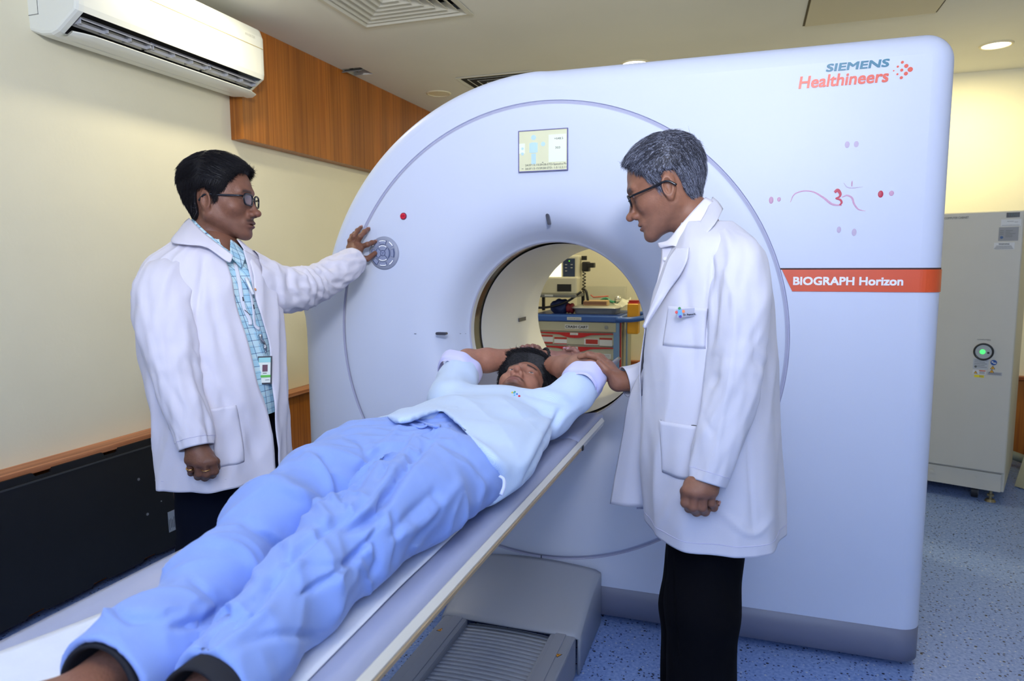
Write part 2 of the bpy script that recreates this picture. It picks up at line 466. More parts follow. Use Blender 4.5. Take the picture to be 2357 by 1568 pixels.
# outline of the housing (x, z), anticlockwise seen from the front, bottom edge left out
XLg, XRg, ZB, ZT = -1.775, .575, .14, 2.015
RA = ZT-GZ; zs = 1.305; xs = GX-math.sqrt(RA*RA-(zs-GZ)**2)
out = [(XLg, z) for z in np.linspace(ZB, zs-.012, 26)]
out += [(XLg+.012*(1-cos(a)), zs-.012+.012*sin(a)) for a in np.linspace(.4, pi/2, 4)]
out += [(x, zs) for x in np.linspace(XLg+.03, xs-.02, 5)]
a0 = math.atan2(zs-GZ, xs-GX)
out += [(GX+RA*cos(a), GZ+RA*sin(a)) for a in np.linspace(a0, pi/2, 70)]
rc = .085
out += [(x, ZT) for x in np.linspace(GX+.03, XRg-rc, 30)]
out += [(XRg-rc+rc*sin(a), ZT-rc+rc*cos(a)) for a in np.linspace(.15, pi/2, 12)]
out += [(XRg, z) for z in np.linspace(ZT-rc-.02, ZB, 50)]
out = np.array(out)
def nrm(o):
    d = np.gradient(o, axis=0); n = np.stack([-d[:, 1], d[:, 0]], 1); n /= np.linalg.norm(n, axis=1)[:, None]
    return n
on = nrm(out); on[0] = (-1, 0); on[-1] = (1, 0)
bev = np.full(len(out), .07)
for i, p in enumerate(out):
    if p[0] < -1.6 and p[1] < zs: bev[i] = .13
    elif p[0] < GX: bev[i] = .05
bev[:26] = np.minimum(bev[:26], np.maximum(zs-out[:26, 1], 0)*.6+.012); bev[24:36] = .012
for _ in range(2): bev[1:-1] = (bev[:-2]+bev[1:-1]*2+bev[2:])/4
GD = 1.22     # housing depth
prof = [(pi/2*k/10) for k in range(11)]
rows = []
for a in prof:   # a=0 front plane, a=90 side
    rows.append([(o[0]-n[0]*b*(1-sin(a)), GY+b*(1-cos(a)), o[1]-n[1]*b*(1-sin(a))) for o, n, b in zip(out, on, bev)])
rows.append([(o[0], GY+GD-.05, o[1]) for o in out])
rows.append([(o[0]-n[0]*.05, GY+GD, o[1]-n[1]*.05) for o, n in zip(out, on)])
gm = [grid_me(rows)]
# flat front between the bevel and the round cover
def ringfill(rows_in, rr, y):
    ins = [(p[0], p[2]) for p in rows_in]
    ex = [(x, ZB) for x in np.linspace(ins[-1][0], ins[0][0], 40)[1:-1]]
    poly = ins+ex
    o = [(p[0], y, p[1]) for p in poly]; c = []
    for p in poly:
        a = math.atan2(p[1]-GZ, p[0]-GX); c.append((GX+rr*cos(a), y, GZ+rr*sin(a)))
    return grid_me([o, c], True)
gm.append(ringfill(rows[0], .842, GY))
# rear face with its bore opening
gm.append(ringfill(rows[-1], .42, GY+GD))
shell = join_me(gm)
gobj('housing', shell, M_gan)
# groove round the round cover
gr = [(.842, 0), (.840, .006), (.8385, .010), (.837, .006), (.828, .0)]
TH = np.linspace(0, 2*pi, 240, endpoint=False)
gobj('seam', grid_me([[(GX+r*cos(a), GY+y, GZ+r*sin(a)) for a in TH] for r, y in gr], True), M_seam)
# round front cover running into the bore
pf = [(.828, .0), (.826, -.003), (.81, -.005), (.78, -.005), (.72, -.004), (.66, -.003), (.60, 0), (.54, .004), (.49, .014), (.45, .031), (.42, .054), (.395, .086), (.376, .120), (.362, .146), (.354, .158)]
pf = catmull(pf, 4)
gobj('front_cover', grid_me([[(GX+r*cos(a), GY+y, GZ+r*sin(a)) for a in TH] for r, y in pf], True), M_gan)
def cylband(r0, r1, y0, y1, name, m):
    gobj(name, grid_me([[(GX+r*cos(a), y, GZ+r*sin(a)) for a in TH] for r, y in ((r0, y0), (r1, y1))], True), m)
cylband(.354, .350, GY+.158, GY+.166, 'bore_edge', M_seam)
cylband(.350, .350, GY+.166, GY+.20, 'bore_lip', M_gan2)
cylband(.352, .352, GY+.20, GY+.275, 'scan_window', M_glass)
cylband(.347, .348, GY+.272, GY+.28, 'window_trim', M_gan)
cylband(.348, .350, GY+.28, GY+GD-.10, 'bore_liner', M_gan2)
cylband(.350, .42, GY+GD-.10, GY+GD, 'rear_flare', M_gan)
# laser windows inside the bore, left wall
gobj('laser_slot', join_me([box_me((GX-.345, y, GZ-.005), (.004, .11, .018)) for y in (3.25,)]), M_slot)
# base skirt: same footprint, rounded vertical corners
def footprint(ins=0):
    p = []
    x0, x1, y0, y1 = XLg+ins, XRg-ins, GY+ins, GY+GD-ins
    for cx, cy, r, a_ in ((x0, y0, .13, pi), (x1, y0, .07, 1.5*pi), (x1, y1, .05, 0), (x0, y1, .05, pi/2)):
        sx = 1 if cx == x0 else -1; sy = 1 if cy == y0 else -1
        for a in np.linspace(a_, a_+pi/2, 9): p.append((cx+sx*r+r*cos(a), cy+sy*r+r*sin(a)))
    return p
fp = footprint(0); fi = footprint(.006); fj = footprint(.03)
rows = [[(x, y, .142) for x, y in fi], [(x, y, .139) for x, y in fp], [(x, y, .03) for x, y in fp], [(x, y, .018) for x, y in fj], [(x, y, .018) for x, y in [(GX, GY+.5)]*len(fj)]]
gobj('base_skirt', grid_me(rows, True), M_skirt)
for x, y in ((-1.5, 2.65), (-1.5, 3.3), (.3, 3.3)): gobj('foot', box_me((x, y, .009), (.12, .12, .018)), mat('foot_grey', rgb(80, 80, 76), .7))
gobj('foot', box_me((.1, 2.60, .012), (.42, .2, .02)), MATS['foot_grey'])
# seam line below the round cover, and seam at the band
gobj('seam', box_me((GX-.005, GY-.0004, .185), (.003, .002, .085)), mat('dark_seam', rgb(66, 68, 80), .6))
# orange band
def band_rows(z0, z1, off, xl0, xl1):
    b = .07
    def path(xl):
        p = [(x, GY-off) for x in np.linspace(xl, XRg-b, 12)]
        p += [(XRg-b+(b+off)*sin(a), GY+b-(b+off)*cos(a)) for a in np.linspace(.1, pi/2, 12)]
        p += [(XRg+off, GY+.2), (XRg+off, GY+GD-.06)]
        return p
    pa, pb = path(xl0), path(xl1)
    return [[(x, y+off, z0) for x, y in pa], [(x, y, z0) for x, y in pa], [(x, y, z1) for x, y in pb], [(x, y+off, z1) for x, y in pb]]
def bandx(z): return GX+math.sqrt(.853**2-(z-GZ)**2)
gobj('band', grid_me(band_rows(1.236, 1.306, .003, bandx(1.236)+.008, bandx(1.306)-.008), smooth=False), M_orange, 'orange band wrapping round the right-hand side')
gobj('seam', grid_me(band_rows(1.306, 1.311, .0008, bandx(1.306)-.012, bandx(1.31)-.012), smooth=False), mat('dark_gap', rgb(60, 30, 30), .7))
# lettering
M_white = mat('white_print', rgb(240, 240, 245), .4)
M_teal = mat('teal_print', rgb(12, 108, 136), .35)
M_coral = mat('coral_print', rgb(214, 74, 44), .35)
def fit_text(s, x0, x1, z0, zcap, y, bold=0, shear=0, ext=.0006, sp=1.0):
    """lettering whose box runs x0..x1 and whose capitals run z0..zcap"""
    me = text_me(s, 1.0, 0, 0, shear, spacing=sp)
    cap_h = .73
    size = (zcap-z0)/cap_h
    if bold:
        k_ = bold*size; base_ = text_me(s, size, ext, 0, shear, spacing=sp); ms = []
        for i_, (dx_, dz_) in enumerate(((-k_, -k_), (k_, -k_), (-k_, k_), (k_, k_), (k_, 0), (-k_, 0), (0, 0))):
            c_ = base_.copy(); c_.transform(Matrix.Translation((dx_, dz_, i_*.00006))); ms.append(c_)
        me2 = join_me(ms)
    else: me2 = text_me(s, size, ext, 0, shear, spacing=sp)
    co = [v.co.x for v in me2.vertices]
    w = max(co)-min(co); k = (x1-x0)/w
    me2.transform(Matrix.Diagonal((k, 1, 1, 1)) @ Matrix.Translation((-min(co), 0, 0)))
    bpy.data.meshes.remove(me)
    return at_front(me2, x0, y, z0)
def gtext(s, px0, px1, py0, py1, m, name='lettering', **k):
    """place by the photo corners of the word on the housing's front plane"""
    a = CAM+(P(px0, py0, 1)-CAM)*((GY-CAM[1])/(P(px0, py0, 1)-CAM)[1]); b = CAM+(P(px1, py1, 1)-CAM)*((GY-CAM[1])/(P(px1, py1, 1)-CAM)[1])
    return a, b
def onG(px, py, y=GY):
    d = P(px, py, 1)-CAM; return CAM+d*((y-CAM[1])/d[1])
a = onG(1901, 165); b = onG(2048, 134)
gobj('lettering', fit_text('SIEMENS', a[0], b[0], a[2], b[2]-.001, GY-.001, bold=.028, shear=.10), M_teal, 'teal lettering, upper right corner')
a = onG(1838, 204); b = onG(2046, 166)
gobj('lettering', fit_text('Healthineers', a[0], b[0], a[2], a[2]+.037, GY-.001, bold=.022, shear=.12), M_coral, 'coral red lettering, upper right corner')
bm = bmesh.new()
for px, py, r in ((2095, 160, 5.2), (2086, 152, 4.2), (2085, 169.5, 4.0), (2077, 143.5, 3.0), (2075.5, 161.5, 3.2), (2074.5, 179, 3.2), (2066.5, 153.5, 2.3), (2065.5, 171, 2.2), (2057, 163, 1.5)):
    q = onG(px, py); add_cyl(bm, (q[0], GY-.0012, q[2]), (q[0], GY+.001, q[2]), r*.00137, n=20)
gobj('emblem', bm_me(bm), M_coral, 'coral dot emblem beside the lettering')
a = onG(1825, 660); b = onG(2079, 641)
gobj('lettering', fit_text('BIOGRAPH Horizon', a[0], b[0], 1.2575, 1.2835, GY-.0036, bold=.03), M_white, 'white lettering on the orange band')
# finger-painted red marks
def ribbon(pts, ws, y, n=8):
    pts = np.array([onG(*p) for p in pts]); pts = catmull(pts, n); ws = catmull([[w] for w in ws], n)[:, 0]
    d = np.gradient(pts, axis=0); s = np.stack([-d[:, 2], d[:, 0]], 1); s /= np.linalg.norm(s, axis=1)[:, None]+1e-9
    L = [(p[0]+q[0]*w, y, p[2]+q[1]*w) for p, q, w in zip(pts, s, ws)]; Rr = [(p[0]-q[0]*w, y, p[2]-q[1]*w) for p, q, w in zip(pts, s, ws)]
    M_ = [(p[0], y-.0004, p[2]) for p in pts]
    return grid_me([L, M_, Rr])
def redmix(name, c, al): return mat(name, c, .45, alpha=al)
M_red1 = redmix('red_paste_thick', rgb(186, 40, 70), 1); M_red2 = redmix('red_paste_thin', rgb(226, 140, 176), .45); M_red3 = redmix('red_paste_faint', rgb(214, 150, 190), .30)
Y_ = GY-.0008
gobj('painted_mark', ribbon([(1819, 466), (1828, 448), (1848, 440), (1872, 442), (1895, 455), (1915, 470), (1937, 473)], [.0008, .0018, .002, .0022, .003, .0035, .002], Y_), M_red2, 'faint sweeping stroke of red paste')
gobj('painted_mark', ribbon([(1921, 443), (1928, 438), (1934, 446), (1932, 453), (1924, 457), (1934, 460), (1937, 467), (1932, 472)], [.004, .005, .004, .003, .002, .003, .003, .002], Y_-.0003), M_red1, 'dark red curl of the sacred syllable')
gobj('painted_mark', ribbon([(1938, 454), (1950, 450), (1961, 456), (1966, 470), (1976, 482), (1992, 486)], [.0015, .0025, .003, .0028, .002, .0005], Y_), M_red2)
gobj('painted_mark', ribbon([(1942, 421), (1950, 431), (1964, 433), (1986, 430)], [.0008, .0016, .0018, .0005], Y_), M_red3)
def dab(px, py, w, h, m):
    q = onG(px, py); bm = bmesh.new(); bmesh.ops.create_uvsphere(bm, u_segments=16, v_segments=8, radius=1)
    bmesh.ops.transform(bm, matrix=Matrix.Translation((q[0], GY-.0002, q[2])) @ Matrix.Diagonal((w*.00068, .0012, h*.00068, 1)), verts=bm.verts[:])
    gobj('painted_mark', bm_me(bm, smooth=True), m)
for px, py, w, h, m in ((1775, 461, 10, 17, M_red2), (1793, 459, 8, 11, M_red2), (2027, 447, 11, 16, M_red1), (2052, 445, 10, 12, M_red2), (1950, 333, 10, 15, M_red3), (1971, 332, 10, 14, M_red3), (1931, 529, 9, 15, M_red3), (1966, 535, 10, 17, M_red3), (1961, 423, 3, 14, M_red2)):
    dab(px, py, w, h, m)
# display
a = onG(1196, 391); b = onG(1306, 300)
sx0, sx1, sz0, sz1 = a[0], b[0], a[2], b[2]-.006
sx0, sx1, sz0, sz1 = -.785, -.609, 1.658, 1.797
S = gobj('display', box_me(((sx0+sx1)/2, GY-.006, (sz0+sz1)/2), (sx1-sx0, .006, sz1-sz0)), mat('screen_glow', rgb(206, 208, 176), .3, emit=rgb(236, 236, 190), es=.2), 'pale yellow screen')
M_bez = mat('screen_bezel', rgb(110, 108, 150), .5)
w_, h_ = sx1-sx0, sz1-sz0
gobj('bezel', join_me([box_me(((sx0+sx1)/2, GY-.007, sz1+.0015), (w_+.006, .009, .003)), box_me((sx0-.0015, GY-.007, (sz0+sz1)/2), (.003, .009, h_)), box_me((sx1+.0015, GY-.007, (sz0+sz1)/2), (.003, .009, h_)), box_me(((sx0+sx1)/2, GY-.007, sz0-.0015), (w_+.006, .009, .003))]), M_bez)
def scr(u, v): return sx0+u*w_, sz0+(1-v)*h_      # u right, v down, 0..1
M_sb = mat('screen_blue', rgb(176, 206, 222), .4, emit=rgb(176, 208, 222), es=.25); M_sd = mat('screen_dark', rgb(84, 90, 84), .4)
M_sg = mat('screen_pane', rgb(214, 222, 204), .4, emit=rgb(220, 230, 208), es=.3); M_sn = mat('screen_navy', rgb(40, 90, 150), .4)
YS = GY-.0095
def sq(u0, v0, u1, v1, m, nm='screen_graphic'):
    x0, z0 = scr(u0, v1); x1, z1 = scr(u1, v0)
    o = wobj(nm, box_me(((x0+x1)/2, YS, (z0+z1)/2), (x1-x0, .0008, z1-z0)), m, S); return o
def stext(s, u0, u1, v0, v1, m):
    x0, z0 = scr(u0, v1); x1, z1 = scr(u1, v0)
    o = wobj('screen_text', fit_text(s, x0, x1, z0, z1, YS-.0006, ext=.0003), m, S)
sq(.62, .12, .98, .80, M_sg); sq(0, .30, .12, .55, M_sg)
xh, zh = scr(.305, .18)
fig = [box_me((scr(.305, .42)[0], YS-.0005, scr(0, .42)[1]), (.017, .0012, .036)), box_me((scr(.305, 0)[0], YS-.0003, scr(0, .42)[1]), (.030, .0008, .033)), box_me((scr(.285, 0)[0], YS-.0005, scr(0, .70)[1]), (.0085, .0012, .036)), box_me((scr(.33, 0)[0], YS-.0005, scr(0, .70)[1]), (.0085, .0012, .036)), cyl_me((xh, YS-.0008, zh+.002), (xh, YS+.0005, zh+.002), .0088, n=24)]
o = wobj('screen_figure', join_me(fig), M_sb, S)
for u_, v_, r_ in ((.505, .34, .0075), (.07, .56, .005), (.07, .43, .0045)):
    xq, zq = scr(u_, v_); wobj('screen_graphic', cyl_me((xq, YS-.0005, zq), (xq, YS+.0005, zq), r_, n=20), M_sb, S)
sq(.045, .53, .08, .575, M_sn); sq(.485, .79, .51, .805, M_sd); sq(.05, .93, .09, .94, M_sd)
stext('+648.5', .74, .92, .195, .25, M_sd); stext('303', .76, .86, .42, .475, M_sd)
stext('24.07.12-15:59:58-STD-Speed-a Pa', .13, .99, .825, .875, M_sd); stext('24.07.12-15:59:58-STD- 1-5 12.2.11', .13, .99, .915, .965, M_sd)
# control panel
cx, cz, pr_ = -1.343, 1.372, .0635
K = gobj('control_panel', None or grid_me([[(cx+r*cos(a), GY+y, cz+r*sin(a)) for a in np.linspace(0, 2*pi, 64, endpoint=False)] for r, y in ((.066, .0), (.0645, -.006), (.060, -.010), (.05, -.0115), (.001, -.012))], True), mat('panel_grey', rgb(150, 156, 176), .5), 'round grey button panel at the left')
M_btn = mat('panel_button', rgb(150, 158, 186), .3); M_bw = mat('button_white', rgb(245, 248, 252), .4, emit=(1, 1, 1, 1), es=.8); M_bn = mat('button_navy', rgb(60, 76, 120), .4)
def kobj(nm, me, m):
    o = wobj(nm, me, m, K); return o
def wedge(r0, r1, a0, a1, y, n=8):
    aa = np.linspace(radians(a0), radians(a1), n)
    p = [(cx+r1*cos(a), cz+r1*sin(a)) for a in aa]+[(cx+r0*cos(a), cz+r0*sin(a)) for a in aa[::-1]]
    return poly_prism(p, y-.0015, y+.002)
YP = GY-.0125
for a in (0, 90, 180, 270):
    lit = a in (90, 270)
    kobj('button_outline', wedge(.0108, .0312, a-41, a+41, YP), M_bn)
    kobj('button', wedge(.0118, .0302, a-38.5, a+38.5, YP-.0008), M_btn)
    kobj('button_mark', wedge(.0278, .0295, a-34, a+34, YP-.0016), M_bw if lit else M_bn)
    kobj('button_outline', wedge(.0345, .0505, a-20, a+20, YP), M_bn)
    kobj('button', wedge(.0355, .0495, a-18.5, a+18.5, YP-.0008), M_btn)
    kobj('button_mark', wedge(.047, .0487, a-17, a+17, YP-.0016), M_bw if lit else M_bn)
for a in (45, 135, 225, 315):
    kobj('button_outline', wedge(.0355, .0545, a-14, a+14, YP), M_bn if a in (225,) else M_btn)
    kobj('button', wedge(.0365, .0535, a-12.5, a+12.5, YP-.0008), M_btn)
    kobj('button_mark', wedge(.0505, .0525, a-11.5, a+11.5, YP-.0016), M_bn if a == 225 else M_bw)
kobj('button_outline', cyl_me((cx, YP-.0016, cz), (cx, YP+.001, cz), .0105, n=32), M_bn)
kobj('button', cyl_me((cx, YP-.0024, cz), (cx, YP+.001, cz), .0092, n=32), M_btn)
bm = bmesh.new()
for a in (30, 150, 270): add_cyl(bm, (cx+.0035*cos(radians(a)), YP-.003, cz+.0035*sin(radians(a))), (cx+.0035*cos(radians(a)), YP, cz+.0035*sin(radians(a))), .0017, n=12)
kobj('button_mark', bm_me(bm), M_bn)
# pictograms: head, gantry ring, arrows
for r, a, m in ((.0205, 90, M_bw), (.0205, 270, M_bw), (.0205, 0, M_bn), (.0205, 180, M_bn), (.042, 90, M_bw), (.042, 270, M_bw), (.042, 0, M_bn), (.043, 45, M_bw), (.043, 315, M_bw), (.043, 225, M_bn)):
    x, z = cx+r*cos(radians(a)), cz+r*sin(radians(a))
    bm = bmesh.new()
    if r < .03: add_cyl(bm, (x, YP-.002, z+.001), (x, YP, z+.001), .0034, n=14); add_box(bm, (x, YP-.001, z-.004), (.0022, .002, .005))
    elif a in (90, 270): add_box(bm, (x, YP-.001, z+.001), (.0085, .002, .003)); add_box(bm, (x+.0015, YP-.001, z-.002), (.0025, .002, .006)); add_box(bm, (x-.002, YP-.001, z-.001), (.0018, .002, .005))
    elif a == 0: add_box(bm, (x, YP-.001, z), (.0085, .002, .002), rot=Matrix.Rotation(-.8, 3, 'Y'))
    else:
        for s_ in (-1, 1): add_box(bm, (x+s_*.003*sin(radians(a)), YP-.001, z-s_*.003*cos(radians(a))), (.004, .002, .005), rot=Matrix.Rotation(.5*s_, 3, 'Y'))
    kobj('pictogram', bm_me(bm), m)
# red stop button
rx, rz = -1.255, 1.512
B = gobj('stop_button', join_me([cyl_me((rx, GY-.012, rz), (rx, GY+.004, rz), .0105, .012, 32)]), mat('stop_red', rgb(206, 24, 56), .35), 'small red stop button')
o = wobj('button_rim', grid_me([[(rx+r*cos(a), GY+y, rz+r*sin(a)) for a in np.linspace(0, 2*pi, 40, endpoint=False)] for r, y in ((.0108, -.002), (.0108, -.006), (.0138, -.005), (.0142, .001))], True), mat('stop_rim', rgb(120, 70, 96), .4), B)
o = wobj('button_text', fit_text('STOP', rx-.007, rx+.007, rz-.002, rz+.0025, GY-.0125, ext=.0003), mat('stop_dark', rgb(120, 10, 30), .5), B)
# laser slots on the front cover
def slot(px, py, L, W, ang, y):
    q = onG(px, py, y); p = []
    for s in (1, -1):
        for a in np.linspace(-pi/2, pi/2, 8): p.append(((L/2-W/2)*s + W/2*cos(a)*s, W/2*sin(a)*s))
    c_, s_ = cos(ang), sin(ang)
    pts = [(q[0]+u*c_-v*s_, q[2]+u*s_+v*c_) for u, v in p]
    gobj('laser_slot', poly_prism(pts, y-.006, y+.01), M_slot)
slot(1262, 505, .041, .011, radians(-79), GY+.028)
slot(1016, 768, .045, .011, 0, GY+.002)
for px, w in ((956, .008), (1060, .005), (1072, .003)):
    q = onG(px, 768); gobj('laser_mark', box_me((q[0], GY-.001, q[2]), (w, .003, .0012)), M_slot)
# ---- grey hood and slatted floor rail in front of the scanner
H = thing('floor_rail_unit', 'grey plastic hood and slatted floor rail under the table at the foot of the scanner', 'scanner rail', (-.71, 2.2, 0))
M_hood = mat('hood_grey', rgb(164, 168, 178), .38); M_rail = mat('rail_grey', rgb(142, 146, 156), .4); M_slat = mat('slat_silver', rgb(162, 168, 180), .35, metal=.15)
def hob(n, me, m, label=None, parent=None):
    return wobj(n, me, m, parent or H, label)
hx0, hx1 = -.955, -.470
def hood_top(u, v):   # u across 0..1, v front 0 .. back 1
    x = hx0+(hx1-hx0)*u; yb, yf = 2.40, 2.035
    z = .135+.072*(1-(1-v)**1.8) + .018*(1-(2*u-1)**2)*(.6+.4*v)
    y = yf+(yb-yf)*v + .02*(1-v)*(2*u-1)**2
    return x, y, z
rows = []
us = np.linspace(0, 1, 25)
for v in np.linspace(0, 1, 17):
    r = []
    x0, y0, z0 = hood_top(0, v); r.append((x0, y0, .008)); r.append((x0, y0, z0-.014)); r.append((x0+.002, y0, z0-.006)); 
    for u in us[1:-1]: r.append(hood_top(u, v))
    x1, y1, z1 = hood_top(1, v); r.append((x1-.002, y1, z1-.006)); r.append((x1, y1, z1-.014)); r.append((x1, y1, .008))
    rows.append(r)
hm = grid_me(rows); o = hob('hood', hm, M_hood); s = o.modifiers.new('solid', 'SOLIDIFY'); s.thickness = .008; s.offset = -1
L_ = 2.6; yc = 2.05-L_/2
for sx in (-1, 1):
    xc = -.71+sx*.187
    hob('side_rail', join_me([box_me((xc, yc, .074), (.085, L_, .13), .008), box_me((xc-sx*.008, yc, .139), (.035, L_, .006), .002)]), M_rail)
    # warning triangle
    yy = 1.95 if sx < 0 else 1.93
    tri = [(xc+.014*sx+.0135*cos(a), yy+.0135*sin(a)) for a in (radians(-30+60*(sx > 0)), radians(90+60*(sx > 0)), radians(210+60*(sx > 0)))]
    def prismz(pts, z0, z1):
        bm = bmesh.new(); a = [bm.verts.new((p[0], p[1], z0)) for p in pts]; b = [bm.verts.new((p[0], p[1], z1)) for p in pts]
        bm.faces.new(a); bm.faces.new(b)
        for i in range(len(a)): bm.faces.new((a[i], a[(i+1) % len(a)], b[(i+1) % len(a)], b[i]))
        return bm_me(bm)
    c0 = np.mean(tri, 0)
    hob('warning_sticker', prismz(tri, .139, .1398), mat('sticker_black', rgb(20, 18, 14), .5), 'black triangle edge')
    hob('warning_sticker', prismz([c0+(np.array(t_)-c0)*.78 for t_ in tri], .1396, .1402), mat('sticker_amber', rgb(240, 160, 30), .5), 'amber warning triangle')
    hob('sticker_symbol', prismz([c0+(np.array(t_)-c0)*.22 for t_ in tri], .140, .1406), MATS['sticker_black'])
# slats: one continuous corrugated cover
rows = []
y = 2.06
while y > .2:
    for dy, dz in ((0, .0004), (.0007, -.0014), (.0014, 0), (.0145, .0010)):
        rows.append([(x, y-dy, .116+dz+.006*(1-((x+.71)/.145)**2)) for x in np.linspace(-.855, -.565, 9)])
    y -= .0205
hob('slatted_cover', grid_me(rows), M_slat)
hob('rail_bed', box_me((-.71, yc, .055), (.3, L_, .09)), M_rail)
# ================================================================ patient table
T = thing('patient_table', 'long narrow white and grey padded table running into the scanner bore', 'table', (-.67, .3, 0))
M_pallet = mat('pallet_cream', rgb(222, 218, 206), .35); M_pad = mat('grey_vinyl_pad', rgb(160, 166, 192), .36, spec=.6)
M_rail2 = mat('lavender_rail', rgb(168, 172, 204), .4); M_sheet = mat('white_sheet', rgb(232, 234, 240), .8, noise_amt=.02, bump=.15, bump_scale=30)
tx, tz, y0t, y1t = -.672, .835, -1.55, 2.20
yj = 1.86
# cradle: shallow trough section swept along Y
def sweep(sec, ys):
    return [[(tx+x, y, z) for x, z in sec] for y in ys]
half = .248
sec = [(-half, tz-.028), (-half-.004, tz-.012), (-half+.004, tz-.002), (-half+.006, tz-.004), (-half+.010, tz-.012), (half-.010, tz-.012), (half-.007, tz-.004), (half-.004, tz-.002), (half+.004, tz-.012), (half, tz-.028), (half-.04, tz-.05), (0, tz-.06), (-half+.04, tz-.05)]
sec = sec+[sec[0]]
r = sweep(sec, [y0t, .5, 1.2, yj-.002, yj, 2.17])
wobj('pallet', grid_me(r, False, False), M_pallet, T, 'cream white pallet edge')
def padme(x0, x1, ya, yb, zt, drop, name, m, th=.03):
    xs_ = np.linspace(x0, x1, 25); rows = []
    def zprof(x):
        u = (x-(x0+x1)/2)/((x1-x0)/2)
        return zt-drop*(1-u*u)
    ends = [(0, -th), (.000, -.012), (.004, -.004), (.012, 0)]
    st = [(ya+d, dz) for d, dz in ends]+[(y, 0) for y in np.linspace(ya+.05, yb-.05, 30)]+[(yb-d, dz) for d, dz in ends[::-1]]
    for y, dz in st:
        row = [(x0-.002, y, zt-th)]+[(x0+.000, y, zt-.010+dz*.5)]
        row += [(x, y, zprof(x)+dz*(1 if dz > -.02 else 1)) for x in xs_[1:-1]]
        row += [(x1-.000, y, zt-.010+dz*.5), (x1+.002, y, zt-th)]
        rows.append(row)
    return wobj(name, grid_me(rows), m, T)
pd = padme(tx-.247, tx+.238, y0t+.05, yj-.008, tz+.012, .022, 'pad', M_pad)
pd['label'] = 'grey blue vinyl pad with raised edges'
pd = padme(tx-.247, tx+.238, yj+.008, 2.215, tz+.010, .022, 'head_end_pad', M_pad)
wobj('hinge', box_me((tx+half, yj, tz-.022), (.012, .014, .014), .002), M_black, T)
wobj('rail_strip', join_me([box_me((tx+s*(half+.004), (y0t+yj)/2, tz-.020), (.004, yj-y0t-.05, .006)) for s in (1,)]), mat('strip_tan', rgb(170, 150, 120), .5), T)
# cradle shell under the pallet end that runs on into the bore
sec2 = [(-.20, tz-.055), (-.20, tz-.075), (0, tz-.11), (.20, tz-.075), (.20, tz-.055)]
wobj('carrier', grid_me([[(tx+x, y, z) for x, z in sec2] for y in (y0t, 1.2, 1.25, 1.3)], False), M_pallet, T)
# pedestal behind the camera
bm = bmesh.new()
add_box(bm, (tx, -1.0, .07), (.56, 1.3, .13), .03, 3); add_box(bm, (tx, -1.05, .40), (.40, .8, .60), .05, 3); 
wobj('pedestal', bm_me(bm), M_skirt, T)
wobj('pedestal_top', box_me((tx, -.85, .74), (.46, 1.35, .10), .02), M_pallet, T)
# curved head rest shell reaching into the bore
rows = []
for y in np.linspace(1.80, 2.62, 20):
    row = []
    k = min(1, (y-1.80)/.25)
    for u in np.linspace(-1, 1, 25):
        a = u*radians(40+22*k)
        R_ = .245
        row.append((tx+R_*sin(a), y, tz+.008+.245*(1-cos(a))))
    rows.append(row)
hr = wobj('head_rest', grid_me(rows), M_pad, T, 'upturned grey shell under the head and elbows')
sm = hr.modifiers.new('s', 'SOLIDIFY'); sm.thickness = .012; sm.offset = -1
# sheet under the patient
sh = thing('bed_sheet', 'white disposable sheet lying under the patient on the table', 'sheet', (tx, .8, tz))
rows = []
for y in np.linspace(-.25, 1.72, 90):
    row = []
    xl_ = -.205+.075*min(1, max(0, (y-.5)/.4)); xr_ = .190+.018*min(1, max(0, (y-.6)/.4))-.06*min(1, max(0, (y-1.15)/.3))
    for x in np.linspace(xl_, xr_, 30):
        edge = .008*sin(y*9+x)*(.5 if x < 0 else 1)
        xx = x*(1+.05*sin(y*3.1+1))+ (.012*sin(y*4.3) if x > 0 else .01*sin(y*5+2))
        z = tz+.0155-.022*(1-(xx/.25)**2)*.9+.003*nz((x*3, y*2, 0), (3, 3, 1))+.002
        row.append((tx+xx, y, z))
    rows.append(row)
s1 = wobj('sheet', grid_me(rows), M_sheet, sh)
s1.modifiers.new('s', 'SOLIDIFY').thickness = .0012
# ================================================================ air conditioner
A = thing('air_conditioner', 'white wall-mounted split air conditioner above the left wall', 'air conditioner', (-2.58, 2.56, 2.2))
M_ac = mat('ac_white', rgb(236, 238, 228), .28, coat=.2); M_acd = mat('ac_dark', rgb(46, 48, 56), .6); M_acv = mat('ac_vane', rgb(176, 178, 184), .45)
ay0, ay1, az0 = 1.99, 3.04, 2.205
sec = [(0, 0), (.04, -.012), (.10, -.020), (.15, -.010)]                     # underside behind the outlet
top = [(.232, .085), (.238, .12), (.238, .19), (.236, .25), (.22, .29), (.19, .305), (.0, .305)]
# front lip and front panel
def swp(sec, ys, x0=-2.58, z0=az0): return grid_me([[(x0+x, y, z0+z) for x, z in sec] for y in ys], False)
ys_ = [ay0, ay0+.004, ay0+.02, ay1-.02, ay1-.004, ay1]
def shrink(sec, k):
    cx_, cz_ = .11, .14
    return [(cx_+(x-cx_)*k, cz_+(z-cz_)*k) for x, z in sec]
full = [(0, 0), (.05, -.018), (.10, -.022), (.135, -.012), (.235, .052), (.240, .075), (.240, .255), (.226, .292), (.195, .305), (0, .305)]
rows = []
for y, k in ((ay0, .90), (ay0+.003, .955), (ay0+.012, .985), (ay0+.03, 1), (ay1-.03, 1), (ay1-.012, .985), (ay1-.003, .955), (ay1, .90)):
    s_ = shrink(full, k); s_[0] = (0, s_[0][1]); s_[-1] = (0, s_[-1][1])
    rows.append([(-2.58+x, y, az0+z) for x, z in s_])
